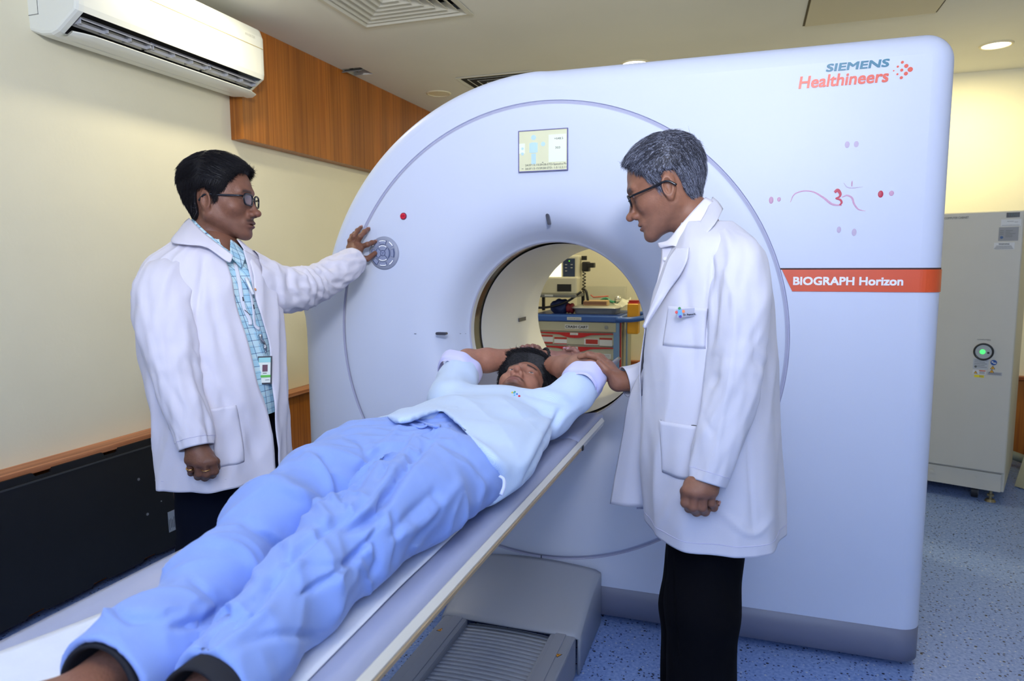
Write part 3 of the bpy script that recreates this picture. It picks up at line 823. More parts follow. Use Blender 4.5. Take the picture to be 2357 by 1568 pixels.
# leave the outlet face (index 3-4) open between the cheeks
vs = [p for r in rows for p in r]; n_ = len(full); fs = []
for i in range(len(rows)-1):
    for k in range(n_-1):
        if i == 3 and k == 3: continue
        fs.append((i*n_+k, i*n_+k+1, (i+1)*n_+k+1, (i+1)*n_+k))
fs.append(tuple(range(n_))[::-1]); fs.append(tuple((len(rows)-1)*n_+k for k in range(n_)))
wobj('casing', me_from('c', vs, fs, False), M_ac, A)
# outlet throat
oy0, oy1 = ay0+.03, ay1-.03
th = [(.135, -.012), (.08, .06), (.10, .12), (.20, .10), (.235, .052)]
wobj('outlet', swp(th, [oy0, oy1]), M_acd, A)
for i, (ya, yb) in enumerate(((oy0+.01, oy0+.33), (oy0+.345, oy0+.655), (oy0+.67, oy1-.01))):
    bm = bmesh.new()
    c_ = V((-2.58+.182, (ya+yb)/2, az0+.028))
    add_box(bm, (-2.58+.205, (ya+yb)/2, az0+.040), (.004, yb-ya, .03), rot=Matrix.Rotation(radians(-57), 3, 'Y'))
    add_box(bm, (-2.58+.188, (ya+yb)/2, az0+.022), (.003, yb-ya, .012))
    add_box(bm, (-2.58+.165, (ya+yb)/2, az0+.030), (.003, yb-ya, .03), rot=Matrix.Rotation(radians(40), 3, 'Y'))
    for y in (ya, ya+(yb-ya)/3*1.1, ya+(yb-ya)/3*2.1, yb): add_box(bm, (-2.58+.183, y, az0+.03), (.05, .003, .022))
    wobj('vane_block', bm_me(bm), M_acv, A)
rows = []
for y in np.linspace(oy0-.005, oy1+.03, 30):
    e = 1-.35*max(0, (y-(oy1-.05))/.08); e *= 1-.3*max(0, (oy0+.05-y)/.055)
    rows.append([(-2.58+.120+x*e, y, az0-.024+z) for x, z in ((0, .0), (.05, -.001), (.084, .010), (.088, .014), (.082, .016), (.05, .006), (0, .005))])
wobj('louvre', grid_me(rows, False), M_ac, A)
wobj('panel_seam', box_me((-2.58+.2405, (ay0+ay1)/2, az0+.20), (.002, ay1-ay0-.03, .0025)), mat('ac_seam', rgb(190, 170, 110), .6), A)
bm = bmesh.new(); add_box(bm, (-2.555, ay0-.0005, az0+.085), (.05, .003, .06), .0)
wobj('pipe_cover', bm_me(bm), M_ac, A)
bm = bmesh.new()
for c, s in (((-2.531, ay0-.001, az0+.085), (.0015, .004, .055)), ((-2.555, ay0-.001, az0+.115), (.05, .004, .0015)), ((-2.555, ay0-.001, az0+.057), (.05, .004, .0015))): add_box(bm, c, s)
wobj('cover_line', bm_me(bm), M_acd, A)
me = fit_text('INVERTER', 0, .07, 0, .012, 0, ext=.0003); me.transform(Matrix.Translation((-2.58+.2405, 2.90, az0+.235)) @ Matrix.Rotation(pi/2, 4, 'Z'))
wobj('lettering', me, mat('ac_print', rgb(198, 198, 186), .5), A)
# ================================================================ black panel leaning on the dado
Bp = thing('black_panel', 'large matt black equipment panel with notched edges standing against the left dado', 'panel', (-2.50, 1.6, 0))
pts = []
def notched(y0, y1, z, up, notches, d):
    p = [(y0, z)]
    for c in notches:
        p += [(c-.05, z), (c-.038, z-d*up), (c+.02, z-d*up), (c+.032, z)]
    p.append((y1, z)); return p
nt_ = [.35, .72, 1.05, 1.40, 1.83, 2.05, 2.30]
topn = notched(-.2, 2.95, .566, 1, [1.02, 1.42, 1.835, 2.13, 2.40], .016); bot = notched(-.2, 2.95, .034, -1, [.6, 1.0, 1.42, 1.76, 2.03, 2.28], .012)
pts = topn+bot[::-1]
bm = bmesh.new()
def lean(y, z, o): return (-2.468-.012*(z/.55)+o, y, z)
a_ = [bm.verts.new(lean(y, z, 0)) for y, z in pts]; b_ = [bm.verts.new(lean(y, z, -.010)) for y, z in pts]
bm.faces.new(a_); bm.faces.new(b_[::-1])
for i in range(len(a_)): bm.faces.new((a_[i], a_[(i+1) % len(a_)], b_[(i+1) % len(a_)], b_[i]))
wobj('board', bm_me(bm), mat('black_board', rgb(17, 19, 22), .5, noise_amt=.1, noise_scale=3), Bp)
bm = bmesh.new(); add_box(bm, (-2.477, 1.375, .534), (.006, 3.12, .006), rot=Matrix.Rotation(-.02, 3, 'Y'))
wobj('edge_fold', bm_me(bm), mat('fold_grey', rgb(58, 60, 62), .5), Bp)
for y in (.0, 1.2, 2.8): wobj('foot', box_me((-2.475, y, .015), (.02, .06, .03)), M_black, Bp)
def onP(px, py, x=-2.49):
    d = P(px, py, 1)-CAM; return CAM+d*((x-CAM[0])/d[0])
for px, py, r in ((314, 1103, .006), (333, 1183, .006), (353, 1105, .003), (365, 1153, .003)):
    q = onP(px, py, -2.488); q[0] = lean(q[1], q[2], 0)[0]
    wobj('screw', cyl_me((q[0]-.002, q[1], q[2]), (q[0]+.003, q[1], q[2]), r, n=16), mat('screw_metal', rgb(170, 172, 176), .3, metal=.8), Bp)
q = onP(389, 1198, -2.49); q[0] = lean(q[1], q[2], 0)[0]
wobj('rating_label', box_me((q[0]+.001, q[1]+.005, q[2]), (.002, .055, .095), rot=Matrix.Rotation(-.02, 3, 'Y')), mat('label_silver', rgb(160, 168, 176), .5), Bp)
bm = bmesh.new()
for k in range(5): add_box(bm, (q[0]+.0024, q[1]-.018+k*.009, q[2]-.012+.004*(k % 2)), (.001, .0022, .05-.006*(k % 3)), rot=Matrix.Rotation(-.02, 3, 'Y'))
wobj('label_print', bm_me(bm), mat('label_ink', rgb(60, 64, 72), .6), Bp)
wobj('recess', box_me((-2.49, 2.49, .37), (.012, .10, .12), .004), M_dark, Bp)
# ================================================================ computer cabinet
ca = radians(-20)
CB = thing('computer_cabinet', 'tall pale grey computer cabinet with a green lit button behind the scanner', 'cabinet', (1.36, 4.30, 0), ca)
M_cab = mat('cabinet_grey', rgb(196, 194, 182), .5, noise_amt=.02, noise_scale=5); M_lab = mat('label_white', rgb(206, 208, 206), .5)
wc, dc, hc = .72, .75, 1.595     # local: front face y = 0, right edge x = 0
obj('body', box_me((-wc/2, dc/2+.02, .075+(hc-.075)/2), (wc, dc, hc-.075), .004), M_cab, CB)
obj('door', box_me((-wc/2, .008, .185+(hc-.19)/2), (wc-.004, .024, hc-.19), .004), M_cab, CB)
obj('plinth', box_me((-wc/2-.004, .016, .125), (wc-.02, .02, .10), .003), M_cab, CB)
for x in (-.135, -.34): obj('bolt', cyl_me((x, .0, .135), (x, .012, .135), .012, n=20), M_cab, CB)
def crow(x, y): 
    w = obj('caster', cyl_me((x-.015, y, .036), (x+.015, y, .036), .036, n=28), mat('caster_rubber', rgb(36, 36, 38), .5), CB)
    obj('caster_hub', cyl_me((x-.017, y, .036), (x+.017, y, .036), .02, n=20), mat('caster_grey', rgb(120, 122, 126), .4), w)
    obj('caster_fork', box_me((x, y, .07), (.044, .05, .02)), MATS['caster_grey'], w)
crow(-.135, .10); crow(-.62, .10); crow(-.135, .68); crow(-.62, .68)
for x in (-.06,): obj('levelling_foot', join_me([cyl_me((x, .07, .012), (x, .07, .085), .008, n=12), cyl_me((x, .07, .0), (x, .07, .014), .028, .02, n=24), cyl_me((x, .07, .03), (x, .07, .042), .018, n=6)]), mat('brass_foot', rgb(150, 140, 110), .3, metal=.7), CB)
Yc = -.0045
def lab(x0, x1, z0, z1, m, nm='sticker', parent=None, th=.001):
    return obj(nm, box_me(((x0+x1)/2, Yc-th/2, (z0+z1)/2), (x1-x0, th, z1-z0)), m, parent or CB)
def ctext(s, x0, x1, z0, z1, m, y=None, bold=0, parent=None):
    return obj('lettering', fit_text(s, x0, x1, z0, z1, (Yc-.0012) if y is None else y, bold=bold, ext=.0003), m, parent or CB)
M_ink = mat('grey_ink', rgb(96, 98, 96), .6)
ctext('COMPUTER CABINET', -.355, -.243, 1.561, 1.573, M_ink)
lab(-.077, -.020, 1.558, 1.583, mat('teal_plate', rgb(8, 22, 26), .3), 'name_plate'); ctext('TEAL', -.070, -.026, 1.564, 1.579, mat('teal_dim', rgb(20, 70, 74), .4), Yc-.0016)
lab(-.098, -.012, 1.513, 1.549, M_lab); lab(-.072, -.044, 1.537, 1.5385, M_ink, 'label_print', th=.0016); lab(-.040, -.026, 1.533, 1.5345, M_ink, 'label_print', th=.0016); lab(-.094, -.018, 1.517, 1.5185, M_ink, 'label_print', th=.0016)
lab(-.105, -.020, 1.437, 1.508, mat('plate_grey', rgb(132, 134, 134), .4), 'rating_plate')
for k, w in enumerate((.03, .02, .042, .03, .03)): lab(-.075, -.075+w, 1.489-.008*k, 1.491-.008*k, M_ink, 'label_print', th=.0016)
for k in range(3): lab(-.100, -.084, 1.489-.009*k, 1.491-.009*k, M_ink, 'label_print', th=.0016)
obj('symbol', cyl_me((-.091, Yc-.0018, 1.455), (-.091, Yc, 1.455), .007, n=20), mat('symbol_blue', rgb(50, 84, 130), .5), CB)
lab(-.122, -.033, 1.392, 1.428, M_lab); ctext('WARNING', -.102, -.055, 1.417, 1.424, mat('black_ink', rgb(50, 52, 52), .6), bold=.02)
for k in range(4): lab(-.112-.003*k, -.046+.003*k, 1.410-.005*k, 1.4118-.005*k, M_ink, 'label_print', th=.0016)
ctext('COMPUTERS', -.166, -.106, .905, .911, M_ink)
bz = grid_me([[(-.134+r*cos(a), y, .842+r*sin(a)) for a in np.linspace(0, 2*pi, 48, endpoint=False)] for r, y in ((.047, -.004), (.046, -.012), (.039, -.012), (.037, -.006), (.001, -.006))], True)
bz = obj('power_button', bz, mat('button_bezel', rgb(24, 26, 28), .35), CB)
obj('button_plate', cyl_me((-.134, -.008, .842), (-.134, -.002, .842), .0375, n=40), mat('button_plate', rgb(170, 172, 172), .35, metal=.3), bz)
obj('green_lamp', cyl_me((-.138, -.014, .842), (-.138, -.006, .842), .0125, .0125, n=28), mat('green_lamp', rgb(60, 230, 90), .3, emit=rgb(80, 255, 120), es=1.6), bz)
obj('power_symbol', join_me([box_me((-.112, -.0085, .838), (.010, .001, .010), .002), box_me((-.112, -.0092, .838), (.002, .001, .007))]), M_black, bz)
lab(-.178, -.108, .745, .803, mat('plate_silver', rgb(178, 182, 184), .4), 'rating_plate')
for k in range(5): lab(-.172, -.114-.01*(k % 2), .793-.009*k, .795-.009*k, M_ink, 'label_print', th=.0016)
obj('symbol', cyl_me((-.165, Yc-.0016, .758), (-.165, Yc, .758), .006, n=16), M_ink, CB)
obj('mandatory_sign', cyl_me((-.085, Yc-.0016, .787), (-.085, Yc, .787), .0145, n=30), mat('sign_blue', rgb(28, 78, 150), .4), CB)
obj('sign_figure', join_me([cyl_me((-.091, Yc-.0024, .79), (-.091, Yc, .79), .0045, n=14), box_me((-.081, Yc-.001, .784), (.013, .002, .006))]), M_lab, CB)
def warn(x, z, s, m=mat('warn_amber', rgb(240, 176, 30), .5)):
    tri = [(x, z+s), (x-s*.95, z-s*.62), (x+s*.95, z-s*.62)]
    o = obj('warning_sign', poly_prism(tri, Yc-.0014, Yc), M_black, CB)
    obj('sign_face', poly_prism([(x, z+s*.72), (x-s*.68, z-s*.46), (x+s*.68, z-s*.46)], Yc-.0020, Yc), m, o)
    obj('sign_symbol', box_me((x, Yc-.0016, z), (s*.16, .002, s*.6)), M_black, o)
warn(-.088, .758, .012); warn(-.091, .738, .012)
lab(-.177, -.117, .717, .741, M_lab); warn(-.163, .726, .010); lab(-.148, -.119, .735, .740, mat('orange_ink', rgb(206, 90, 40), .5), 'label_print', th=.0016)
for k in range(3): lab(-.146, -.122, .722+.004*k, .7235+.004*k, M_ink, 'label_print', th=.0016)
lab(-.110, -.045, .718, .736, mat('plate_silver2', rgb(170, 172, 176), .5)); 
for k in range(3): lab(-.106, -.050, .722+.004*k, .7235+.004*k, M_ink, 'label_print', th=.0016)
lab(-.168, -.124, .700, .713, mat('yellow_label', rgb(232, 214, 30), .5)); 
for k in range(2): lab(-.146, -.128, .704+.004*k, .7055+.004*k, M_ink, 'label_print', th=.0016)
# ================================================================ leaning board and hose at the far right
L = thing('leaning_board', 'beige laminate board leaning at the far right edge of the photo', 'board', (1.75, 4.6, 0))
bm = bmesh.new(); q = [(1.555, 4.72, .0), (2.1, 4.05, .0), (2.25, 4.25, .75), (1.79, 4.95, .75)]
v_ = [V(p) for p in q]; nn = (v_[1]-v_[0]).cross(v_[3]-v_[0]).normalized()*.018
a_ = [bm.verts.new(p) for p in v_]; b_ = [bm.verts.new(p+nn) for p in v_]
bm.faces.new(a_); bm.faces.new(b_[::-1])
for i in range(4): bm.faces.new((a_[i], a_[(i+1) % 4], b_[(i+1) % 4], b_[i]))
wobj('board', bm_me(bm), mat('beige_laminate', rgb(196, 188, 148), .5), L)
hs = wobj('hose', tube_me(catmull([(1.30, 5.28, .05), (1.55, 5.25, .09), (1.72, 5.2, .06), (1.80, 5.0, .035), (1.75, 4.85, .03)], 8), .028, 14), mat('hose_grey', rgb(150, 160, 150), .45), tag(obj('corrugated_hose', None), 'grey green hose lying behind the tall cabinet on the floor', 'hose'))
# ================================================================ crash cart
cx0, cx1, cyf, cyb = -1.40, -.80, 4.62, 5.12
CC = thing('crash_cart', 'blue and beige crash cart with red drawer handles seen through the bore', 'cart', ((cx0+cx1)/2, (cyf+cyb)/2, 0))
M_cb = mat('cart_blue', rgb(52, 92, 168), .35); M_cl = mat('cart_pale_blue', rgb(112, 146, 186), .45); M_cd = mat('drawer_beige', rgb(176, 174, 150), .5); M_cr = mat('handle_red', rgb(176, 22, 26), .4)
zt = .975
wobj('body', box_me(((cx0+cx1)/2, (cyf+cyb)/2, .53), (cx1-cx0-.01, cyb-cyf-.01, .80), .004), M_cd, CC)
for x in (cx0+.02, cx1-.02):
    for y in (cyf+.012, cyb-.02): wobj('post', box_me((x, y, .53), (.044, .044, .82), .006), M_cl, CC)
wobj('trim_strip', box_me((cx1+.004, cyf+.030, .53), (.012, .03, .80)), M_cr, CC)
wobj('side_panel', box_me((cx1+.004, (cyf+cyb)/2+.06, .53), (.012, .3, .78)), M_cd, CC)
wobj('side_strip', box_me((cx1+.012, (cyf+cyb)/2+.0, .53), (.008, .05, .80)), M_cl, CC)
# tray top with push handle at the right
wobj('top', box_me(((cx0+cx1)/2, (cyf+cyb)/2, zt-.022), (cx1-cx0+.05, cyb-cyf+.05, .044), .012, 3), M_cb, CC)
wobj('top_tray', box_me(((cx0+cx1)/2, (cyf+cyb)/2, zt+.002), (cx1-cx0, cyb-cyf, .006)), mat('tray_blue', rgb(40, 70, 140), .4), CC)
hp = catmull([(cx1-.02, cyf-.018, zt-.022), (cx1+.08, cyf-.01, zt-.022), (cx1+.14, cyf+.03, zt-.015), (cx1+.155, cyf+.10, zt-.01), (cx1+.155, cyb-.1, zt-.01), (cx1+.12, cyb-.02, zt-.015), (cx1-.02, cyb, zt-.022)], 6)
wobj('push_handle', tube_me(hp, .018, 14), M_cb, CC)
drz = [(.862, .932), (.770, .858), (.672, .762), (.552, .664), (.42, .544), (.17, .41)]
for i, (z0, z1) in enumerate(drz):
    d = wobj('drawer', box_me(((cx0+cx1)/2-.0, cyf-.006, (z0+z1)/2), (cx1-cx0-.072 if i else cx1-cx0-.04, .018, z1-z0-.006), .004), M_cd, CC)
    if i:
        xm, w = (cx0+cx1)/2, (cx1-cx0-.074)/2
        p = [(xm-w, z1-.002), (xm+w, z1-.002), (xm+w, z1-.006)]
        for t_ in np.linspace(1, -1, 25):
            p.append((xm+w*t_, z1-.008-.012*(1-abs(t_))-.018*math.exp(-(t_/.33)**4)))
        p.append((xm-w, z1-.006))
        wobj('handle', poly_prism(p, cyf-.026, cyf-.012), M_cr, d)
        wobj('handle_label', box_me((xm-.005, cyf-.0275, z1-.010), (.055, .003, .014)), M_lab, d)
        wobj('label_text', fit_text('DRAWER-%d' % i, xm-.026, xm+.016, z1-.013, z1-.008, cyf-.0295, ext=.0003), M_ink, d)
    else:
        wobj('drawer_label', box_me(((cx0+cx1)/2+.01, cyf-.0155, .897), (.165, .002, .028)), M_lab, d)
        wobj('label_text', fit_text('CRASH CART', (cx0+cx1)/2-.068, (cx0+cx1)/2+.088, .8885, .905, cyf-.0172, bold=.025, ext=.0003), mat('black_letter', rgb(24, 24, 26), .5), d)
        wobj('lock', cyl_me((cx1-.085, cyf-.02, .897), (cx1-.085, cyf-.01, .897), .012, n=24), mat('lock_steel', rgb(140, 142, 140), .3, metal=.8), d)
M_rl = mat('label_red', rgb(168, 44, 28), .5)
for u0, u1, v0, v1, m in ((.03, .20, .25, .95, M_lab), (.22, .39, .4, 1, M_lab), (.62, .81, .45, .95, M_lab), (.82, .985, .35, 1, M_lab), (.03, .20, .25, .42, M_rl), (.03, .20, .8, .95, M_rl), (.22, .39, .4, .58, M_rl), (.22, .39, .88, .98, M_rl), (.64, .80, .5, .88, M_rl), (.82, .985, .35, .52, M_rl)):
    z0, z1 = drz[1]; x0, x1 = cx0+.036, cx1-.036
    wobj('drawer_label', box_me((x0+(x1-x0)*(u0+u1)/2, cyf-.0160-(.0006 if m is M_rl else 0), z1-(z1-z0)*(v0+v1)/2), ((x1-x0)*(u1-u0), .0012, (z1-z0)*(v1-v0)-.002)), m, CC)
for u0, u1, di, v0, v1 in ((.03, .17, 2, .3, .6), (.81, .97, 2, .5, .85), (.78, .97, 3, .5, .7)):
    z0, z1 = drz[di]; x0, x1 = cx0+.036, cx1-.036
    wobj('drawer_label', box_me((x0+(x1-x0)*(u0+u1)/2, cyf-.016, z1-(z1-z0)*(v0+v1)/2), ((x1-x0)*(u1-u0), .0012, (z1-z0)*(v1-v0))), M_lab, CC)
    for k in range(2): wobj('label_print', box_me((x0+(x1-x0)*(u0+u1)/2, cyf-.0168, z1-(z1-z0)*(v0+(v1-v0)*(.35+.3*k))), ((x1-x0)*(u1-u0)*.8, .0012, .002)), M_ink, CC)
wobj('drawer_label', box_me((cx0+.08, cyf-.0162, .70), (.08, .0012, .004)), mat('dark_red_ink', rgb(90, 20, 24), .5), CC)
wobj('top_label', box_me(((cx0+cx1)/2-.005, cyf-.0265, zt-.022), (.10, .002, .02)), M_lab, CC)
wobj('label_text', fit_text('COUNTER SHELF', (cx0+cx1)/2-.048, (cx0+cx1)/2+.038, zt-.027, zt-.018, cyf-.028, ext=.0003), M_ink, CC)
for x in (cx0+.06, cx1-.06):
    for y in (cyf+.06, cyb-.06): wobj('caster', cyl_me((x-.014, y, .06), (x+.014, y, .06), .06, n=24), MATS['caster_rubber'], CC)
# things on the cart
zt2 = zt+.005
ST = tag(obj('steel_tray', None), 'stainless steel instrument tray on the right of the crash cart top', 'tray')
M_st = mat('polished_steel', rgb(214, 214, 206), .30, metal=.7)
x0, x1, y0, y1 = -1.13, -.83, 4.66, 4.88
def rrect(x0, x1, y0, y1, r, z, n=6):
    p = []
    for cx_, cy_, a_ in ((x1-r, y1-r, 0), (x0+r, y1-r, pi/2), (x0+r, y0+r, pi), (x1-r, y0+r, 1.5*pi)):
        for a in np.linspace(a_, a_+pi/2, n): p.append((cx_+r*cos(a), cy_+r*sin(a), z))
    return p
rows = [rrect(x0-.012, x1+.012, y0-.012, y1+.012, .03, zt2+.040), rrect(x0-.012, x1+.012, y0-.012, y1+.012, .03, zt2+.046), rrect(x0, x1, y0, y1, .03, zt2+.046), rrect(x0+.008, x1-.008, y0+.008, y1-.008, .03, zt2+.006), rrect(x0+.012, x1-.012, y0+.012, y1-.012, .03, zt2), rrect(x0+.13, x1-.13, y0+.10, y1-.10, .005, zt2)]
o = wobj('tray', grid_me(rows, True), M_st, ST); o.modifiers.new('s', 'SOLIDIFY').thickness = .0015
lid = wobj('lid', grid_me([rrect(x0-.01, x1+.01, y0-.01, y1+.01, .03, zt2+.047), rrect(x0, x1, y0, y1, .03, zt2+.054), rrect(x0+.02, x1-.02, y0+.02, y1-.02, .02, zt2+.056), rrect(x0+.14, x1-.14, y0+.10, y1-.10, .005, zt2+.056)], True), M_st, ST)
wood = tag(obj('splint_box', box_me((-.985, 4.76, zt2+.074), (.165, .13, .034), .002, rot=Matrix.Rotation(.08, 3, 'Z')), mat('card_brown', rgb(190, 160, 116), .6)), 'flat brown card box lying on the lid of the steel tray', 'box')
fl = obj('flap_edge', box_me((-.985, 4.694, zt2+.074), (.16, .002, .022), rot=Matrix.Rotation(.08, 3, 'Z')), mat('card_dark', rgb(120, 84, 66), .7), wood)
SB = tag(obj('sharps_box', box_me((-.715, 4.69, .955), (.075, .09, .205), .01, 3), mat('sharps_yellow', rgb(222, 156, 6), .4)), 'yellow sharps box with a red lid hooked on the cart handle', 'sharps box')
obj('lid', join_me([cyl_me((-.715, 4.70, 1.05), (-.715, 4.70, 1.078), .036, n=28), box_me((-.715, 4.70, 1.06), (.07, .085, .01), .003)]), mat('sharps_red', rgb(170, 30, 26), .4), SB)
# defibrillator monitor
DF = tag(obj('defibrillator', None), 'defibrillator monitor with a bright screen above the cart left side', 'defibrillator')
M_df = mat('monitor_beige', rgb(206, 202, 180), .45); M_dn = mat('monitor_navy', rgb(34, 52, 86), .4)
dx, dz_, dy = -1.275, 1.19, 4.78
bm = bmesh.new(); add_box(bm, (dx, dy, dz_-.015), (.34, .22, .12), .012, 2); add_box(bm, (dx, dy+.03, dz_+.11), (.33, .13, .17), .014, 2)
wobj('casing', bm_me(bm), M_df, DF)
wobj('keypad', box_me((dx+.095, dy-.038, dz_+.105), (.085, .006, .135), .004), M_dn, DF)
wobj('screen', box_me((dx-.035, dy-.038, dz_+.095), (.15, .006, .12), .002), mat('monitor_screen', rgb(250, 250, 226), .3, emit=rgb(255, 252, 214), es=1.5), DF)
wobj('keypad_lamp', cyl_me((dx+.098, dy-.044, dz_+.155), (dx+.098, dy-.04, dz_+.155), .0035, n=12), mat('lamp_green', rgb(120, 240, 40), .4, emit=rgb(130, 255, 40), es=1.5), DF)
for i in range(5): wobj('key', box_me((dx+.075+.04*(i % 2), dy-.0425, dz_+.13-.022*(i//2)), (.014, .003, .004)), M_lab, DF)
for i, c in enumerate((rgb(40, 90, 110), rgb(60, 70, 150), rgb(180, 50, 40))): wobj('soft_key', box_me((dx-.03+.03*i, dy-.04, dz_+.030), (.022, .004, .007)), mat('softkey_%d' % i, c, .5), DF)
wobj('base_recess', box_me((dx+.08, dy-.1105, dz_-.03), (.10, .006, .05)), M_black, DF)
wobj('base_tray', box_me((dx-.01, dy-.02, dz_-.085), (.36, .26, .022), .005), mat('shelf_grey', rgb(110, 112, 112), .5), DF)
wobj('base_label', box_me((dx-.02, dy-.151, dz_-.083), (.06, .002, .012)), M_lab, DF)
wobj('stand', join_me([box_me((dx+.15, 4.95, zt+.078), (.02, .02, .145)), box_me((dx-.15, 4.95, zt+.078), (.02, .02, .145))]), M_black, DF)
wobj('paddle', join_me([box_me((dx+.205, dy+.02, dz_+.115), (.05, .07, .07), .01), box_me((dx+.245, dy, dz_+.125), (.05, .06, .035), .006), cyl_me((dx+.19, dy+.02, dz_+.16), (dx+.19, dy+.02, dz_+.19), .02, n=16)]), mat('paddle_black', rgb(24, 24, 22), .5), DF)
cv = [(dx+.2+.010*cos(t*14), dy-.02+.010*sin(t*14), dz_+.09-t*.05) for t in np.linspace(0, 3, 90)]
wobj('coiled_cable', tube_me(cv, .0035, 6), M_black, DF)
wobj('strap', tube_me(catmull([(dx+.19, dy-.03, dz_-.04), (dx+.225, dy-.06, dz_-.06), (dx+.25, dy-.07, zt+.02)], 6), .009, 8), M_black, DF)
wobj('lead', tube_me(catmull([(dx-.2, 4.66, zt+.06), (dx-.1, 4.65, zt+.045), (dx+.02, 4.655, zt+.06), (dx+.12, 4.66, zt+.10), (dx+.2, 4.68, zt+.16)], 6), .008, 8), M_black, DF)
# blue roll, maroon roll, mask, bulb, plastic box
def blob(name, c, r, m, label, cat, k=.25, fr=14, seed=0):
    bm = bmesh.new(); bmesh.ops.create_uvsphere(bm, u_segments=40, v_segments=24, radius=1)
    for v in bm.verts:
        d = 1+k*nz(v.co, (fr/8, fr/8, fr/8), seed)
        v.co = V((c[0]+v.co.x*r[0]*d, c[1]+v.co.y*r[1]*d, max(c[2]+v.co.z*r[2]*d, zt2)))
    return tag(obj(name, bm_me(bm, smooth=True), m), label, cat)
blob('cloth_bundle', (-1.235, 4.72, zt2+.045), (.07, .05, .055), mat('navy_cloth', rgb(28, 46, 100), .7), 'navy blue cloth bundle on the cart under the monitor', 'cloth')
MR = tag(obj('rolled_strap', join_me([grid_me([[(x, 4.70+r*cos(a), zt2+.037+r*sin(a)) for a in np.linspace(0, 2*pi, 24, endpoint=False)] for x, r in ((xx, rr) for xx, rr in ((-1.185+.0*1, .005), (-1.182, .030), (-1.170, .036), (-1.158, .031), (-1.157, .031), (-1.150, .037), (-1.138, .036), (-1.132, .028), (-1.131, .005)))], True)]), mat('maroon', rgb(120, 26, 40), .6)), 'maroon rolled cuff on the cart between bundle and steel tray', 'rolled cuff')
AM = tag(obj('steel_bulb', None), 'shiny round steel bulb and green tubing behind the steel tray', 'medical bulb')
bm = bmesh.new(); bmesh.ops.create_uvsphere(bm, u_segments=24, v_segments=16, radius=.026, matrix=Matrix.Translation((-.86, 4.90, 1.075)))
wobj('bulb', bm_me(bm, smooth=True), M_st, AM)
wobj('tubing', tube_me(catmull([(-.99, 4.93, 1.06), (-.95, 4.92, 1.075), (-.91, 4.91, 1.055), (-.88, 4.90, 1.05)], 6), .011, 10), mat('green_tube', rgb(70, 150, 116), .35), AM)
wobj('tube_stem', tube_me([(-.86, 4.9, 1.06), (-.86, 4.92, 1.0), (-.87, 4.93, zt2+.003)], .008, 8), MATS['green_tube'], AM)
CP = tag(obj('clear_bin', None), 'clear plastic organiser bin at the back of the cart top', 'bin')
M_cp = mat('clear_plastic', rgb(225, 228, 222), .12, trans=.85, alpha=.35)
for c, s in (((-1.0, 5.08, zt2+.09), (.34, .003, .18)), ((-1.0, 4.96, zt2+.09), (.34, .003, .18)), ((-1.17, 5.02, zt2+.09), (.003, .12, .18)), ((-.83, 5.02, zt2+.09), (.003, .12, .18))):
    wobj('wall_panel', box_me(c, s), M_cp, CP)
tag(obj('forceps', join_me([tube_me([(-1.06, 4.92, 1.10), (-1.04, 4.91, 1.085), (-.98, 4.90, 1.09), (-.93, 4.90, 1.095)], .005, 8)]), mat('coral_plastic', rgb(206, 110, 90), .4)), 'thin coral plastic tube lying across the clear bin', 'tube')
tag(obj('wrapped_pack', grid_me([[(-.88+.10*u+.01*sin(v*9), 4.80+.13*v, zt2+.05+.055*v*(.5+.5*u)+.010*sin(u*8+v*5)) for u in np.linspace(0, 1, 12)] for v in np.linspace(0, 1, 12)]), mat('paper_white', rgb(214, 214, 196), .6)), 'crumpled white paper pouch beside the yellow sharps box', 'pouch').modifiers.new('s', 'SOLIDIFY').thickness = .003
# ================================================================ people: heads, hands, cloth
def skin_mat(name, rough=.45):
    return mat(name, (.2, .1, .06, 1), rough, spec=.35, sss=.12, attr='col', noise_amt=.10, noise_scale=60, bump=.12, bump_scale=260)
def inpoly_sd(y, z, poly):
    """signed distance to a 2D polygon, negative inside"""
    poly = np.array(poly, float); n = len(poly)
    d = np.full(len(y), 1e9); s = np.zeros(len(y), bool)
    for i in range(n):
        a, b = poly[i], poly[(i+1) % n]; e = b-a
        wy, wz = y-a[0], z-a[1]
        t = np.clip((wy*e[0]+wz*e[1])/(e@e), 0, 1)
        d = np.minimum(d, (wy-e[0]*t)**2+(wz-e[1]*t)**2)
        c = ((a[1] > z) != (b[1] > z)) & (y < (b[0]-a[0])*(z-a[1])/((b[1]-a[1]) or 1e-9)+a[0])
        s ^= c
    d = np.sqrt(d); return np.where(s, -d, d)
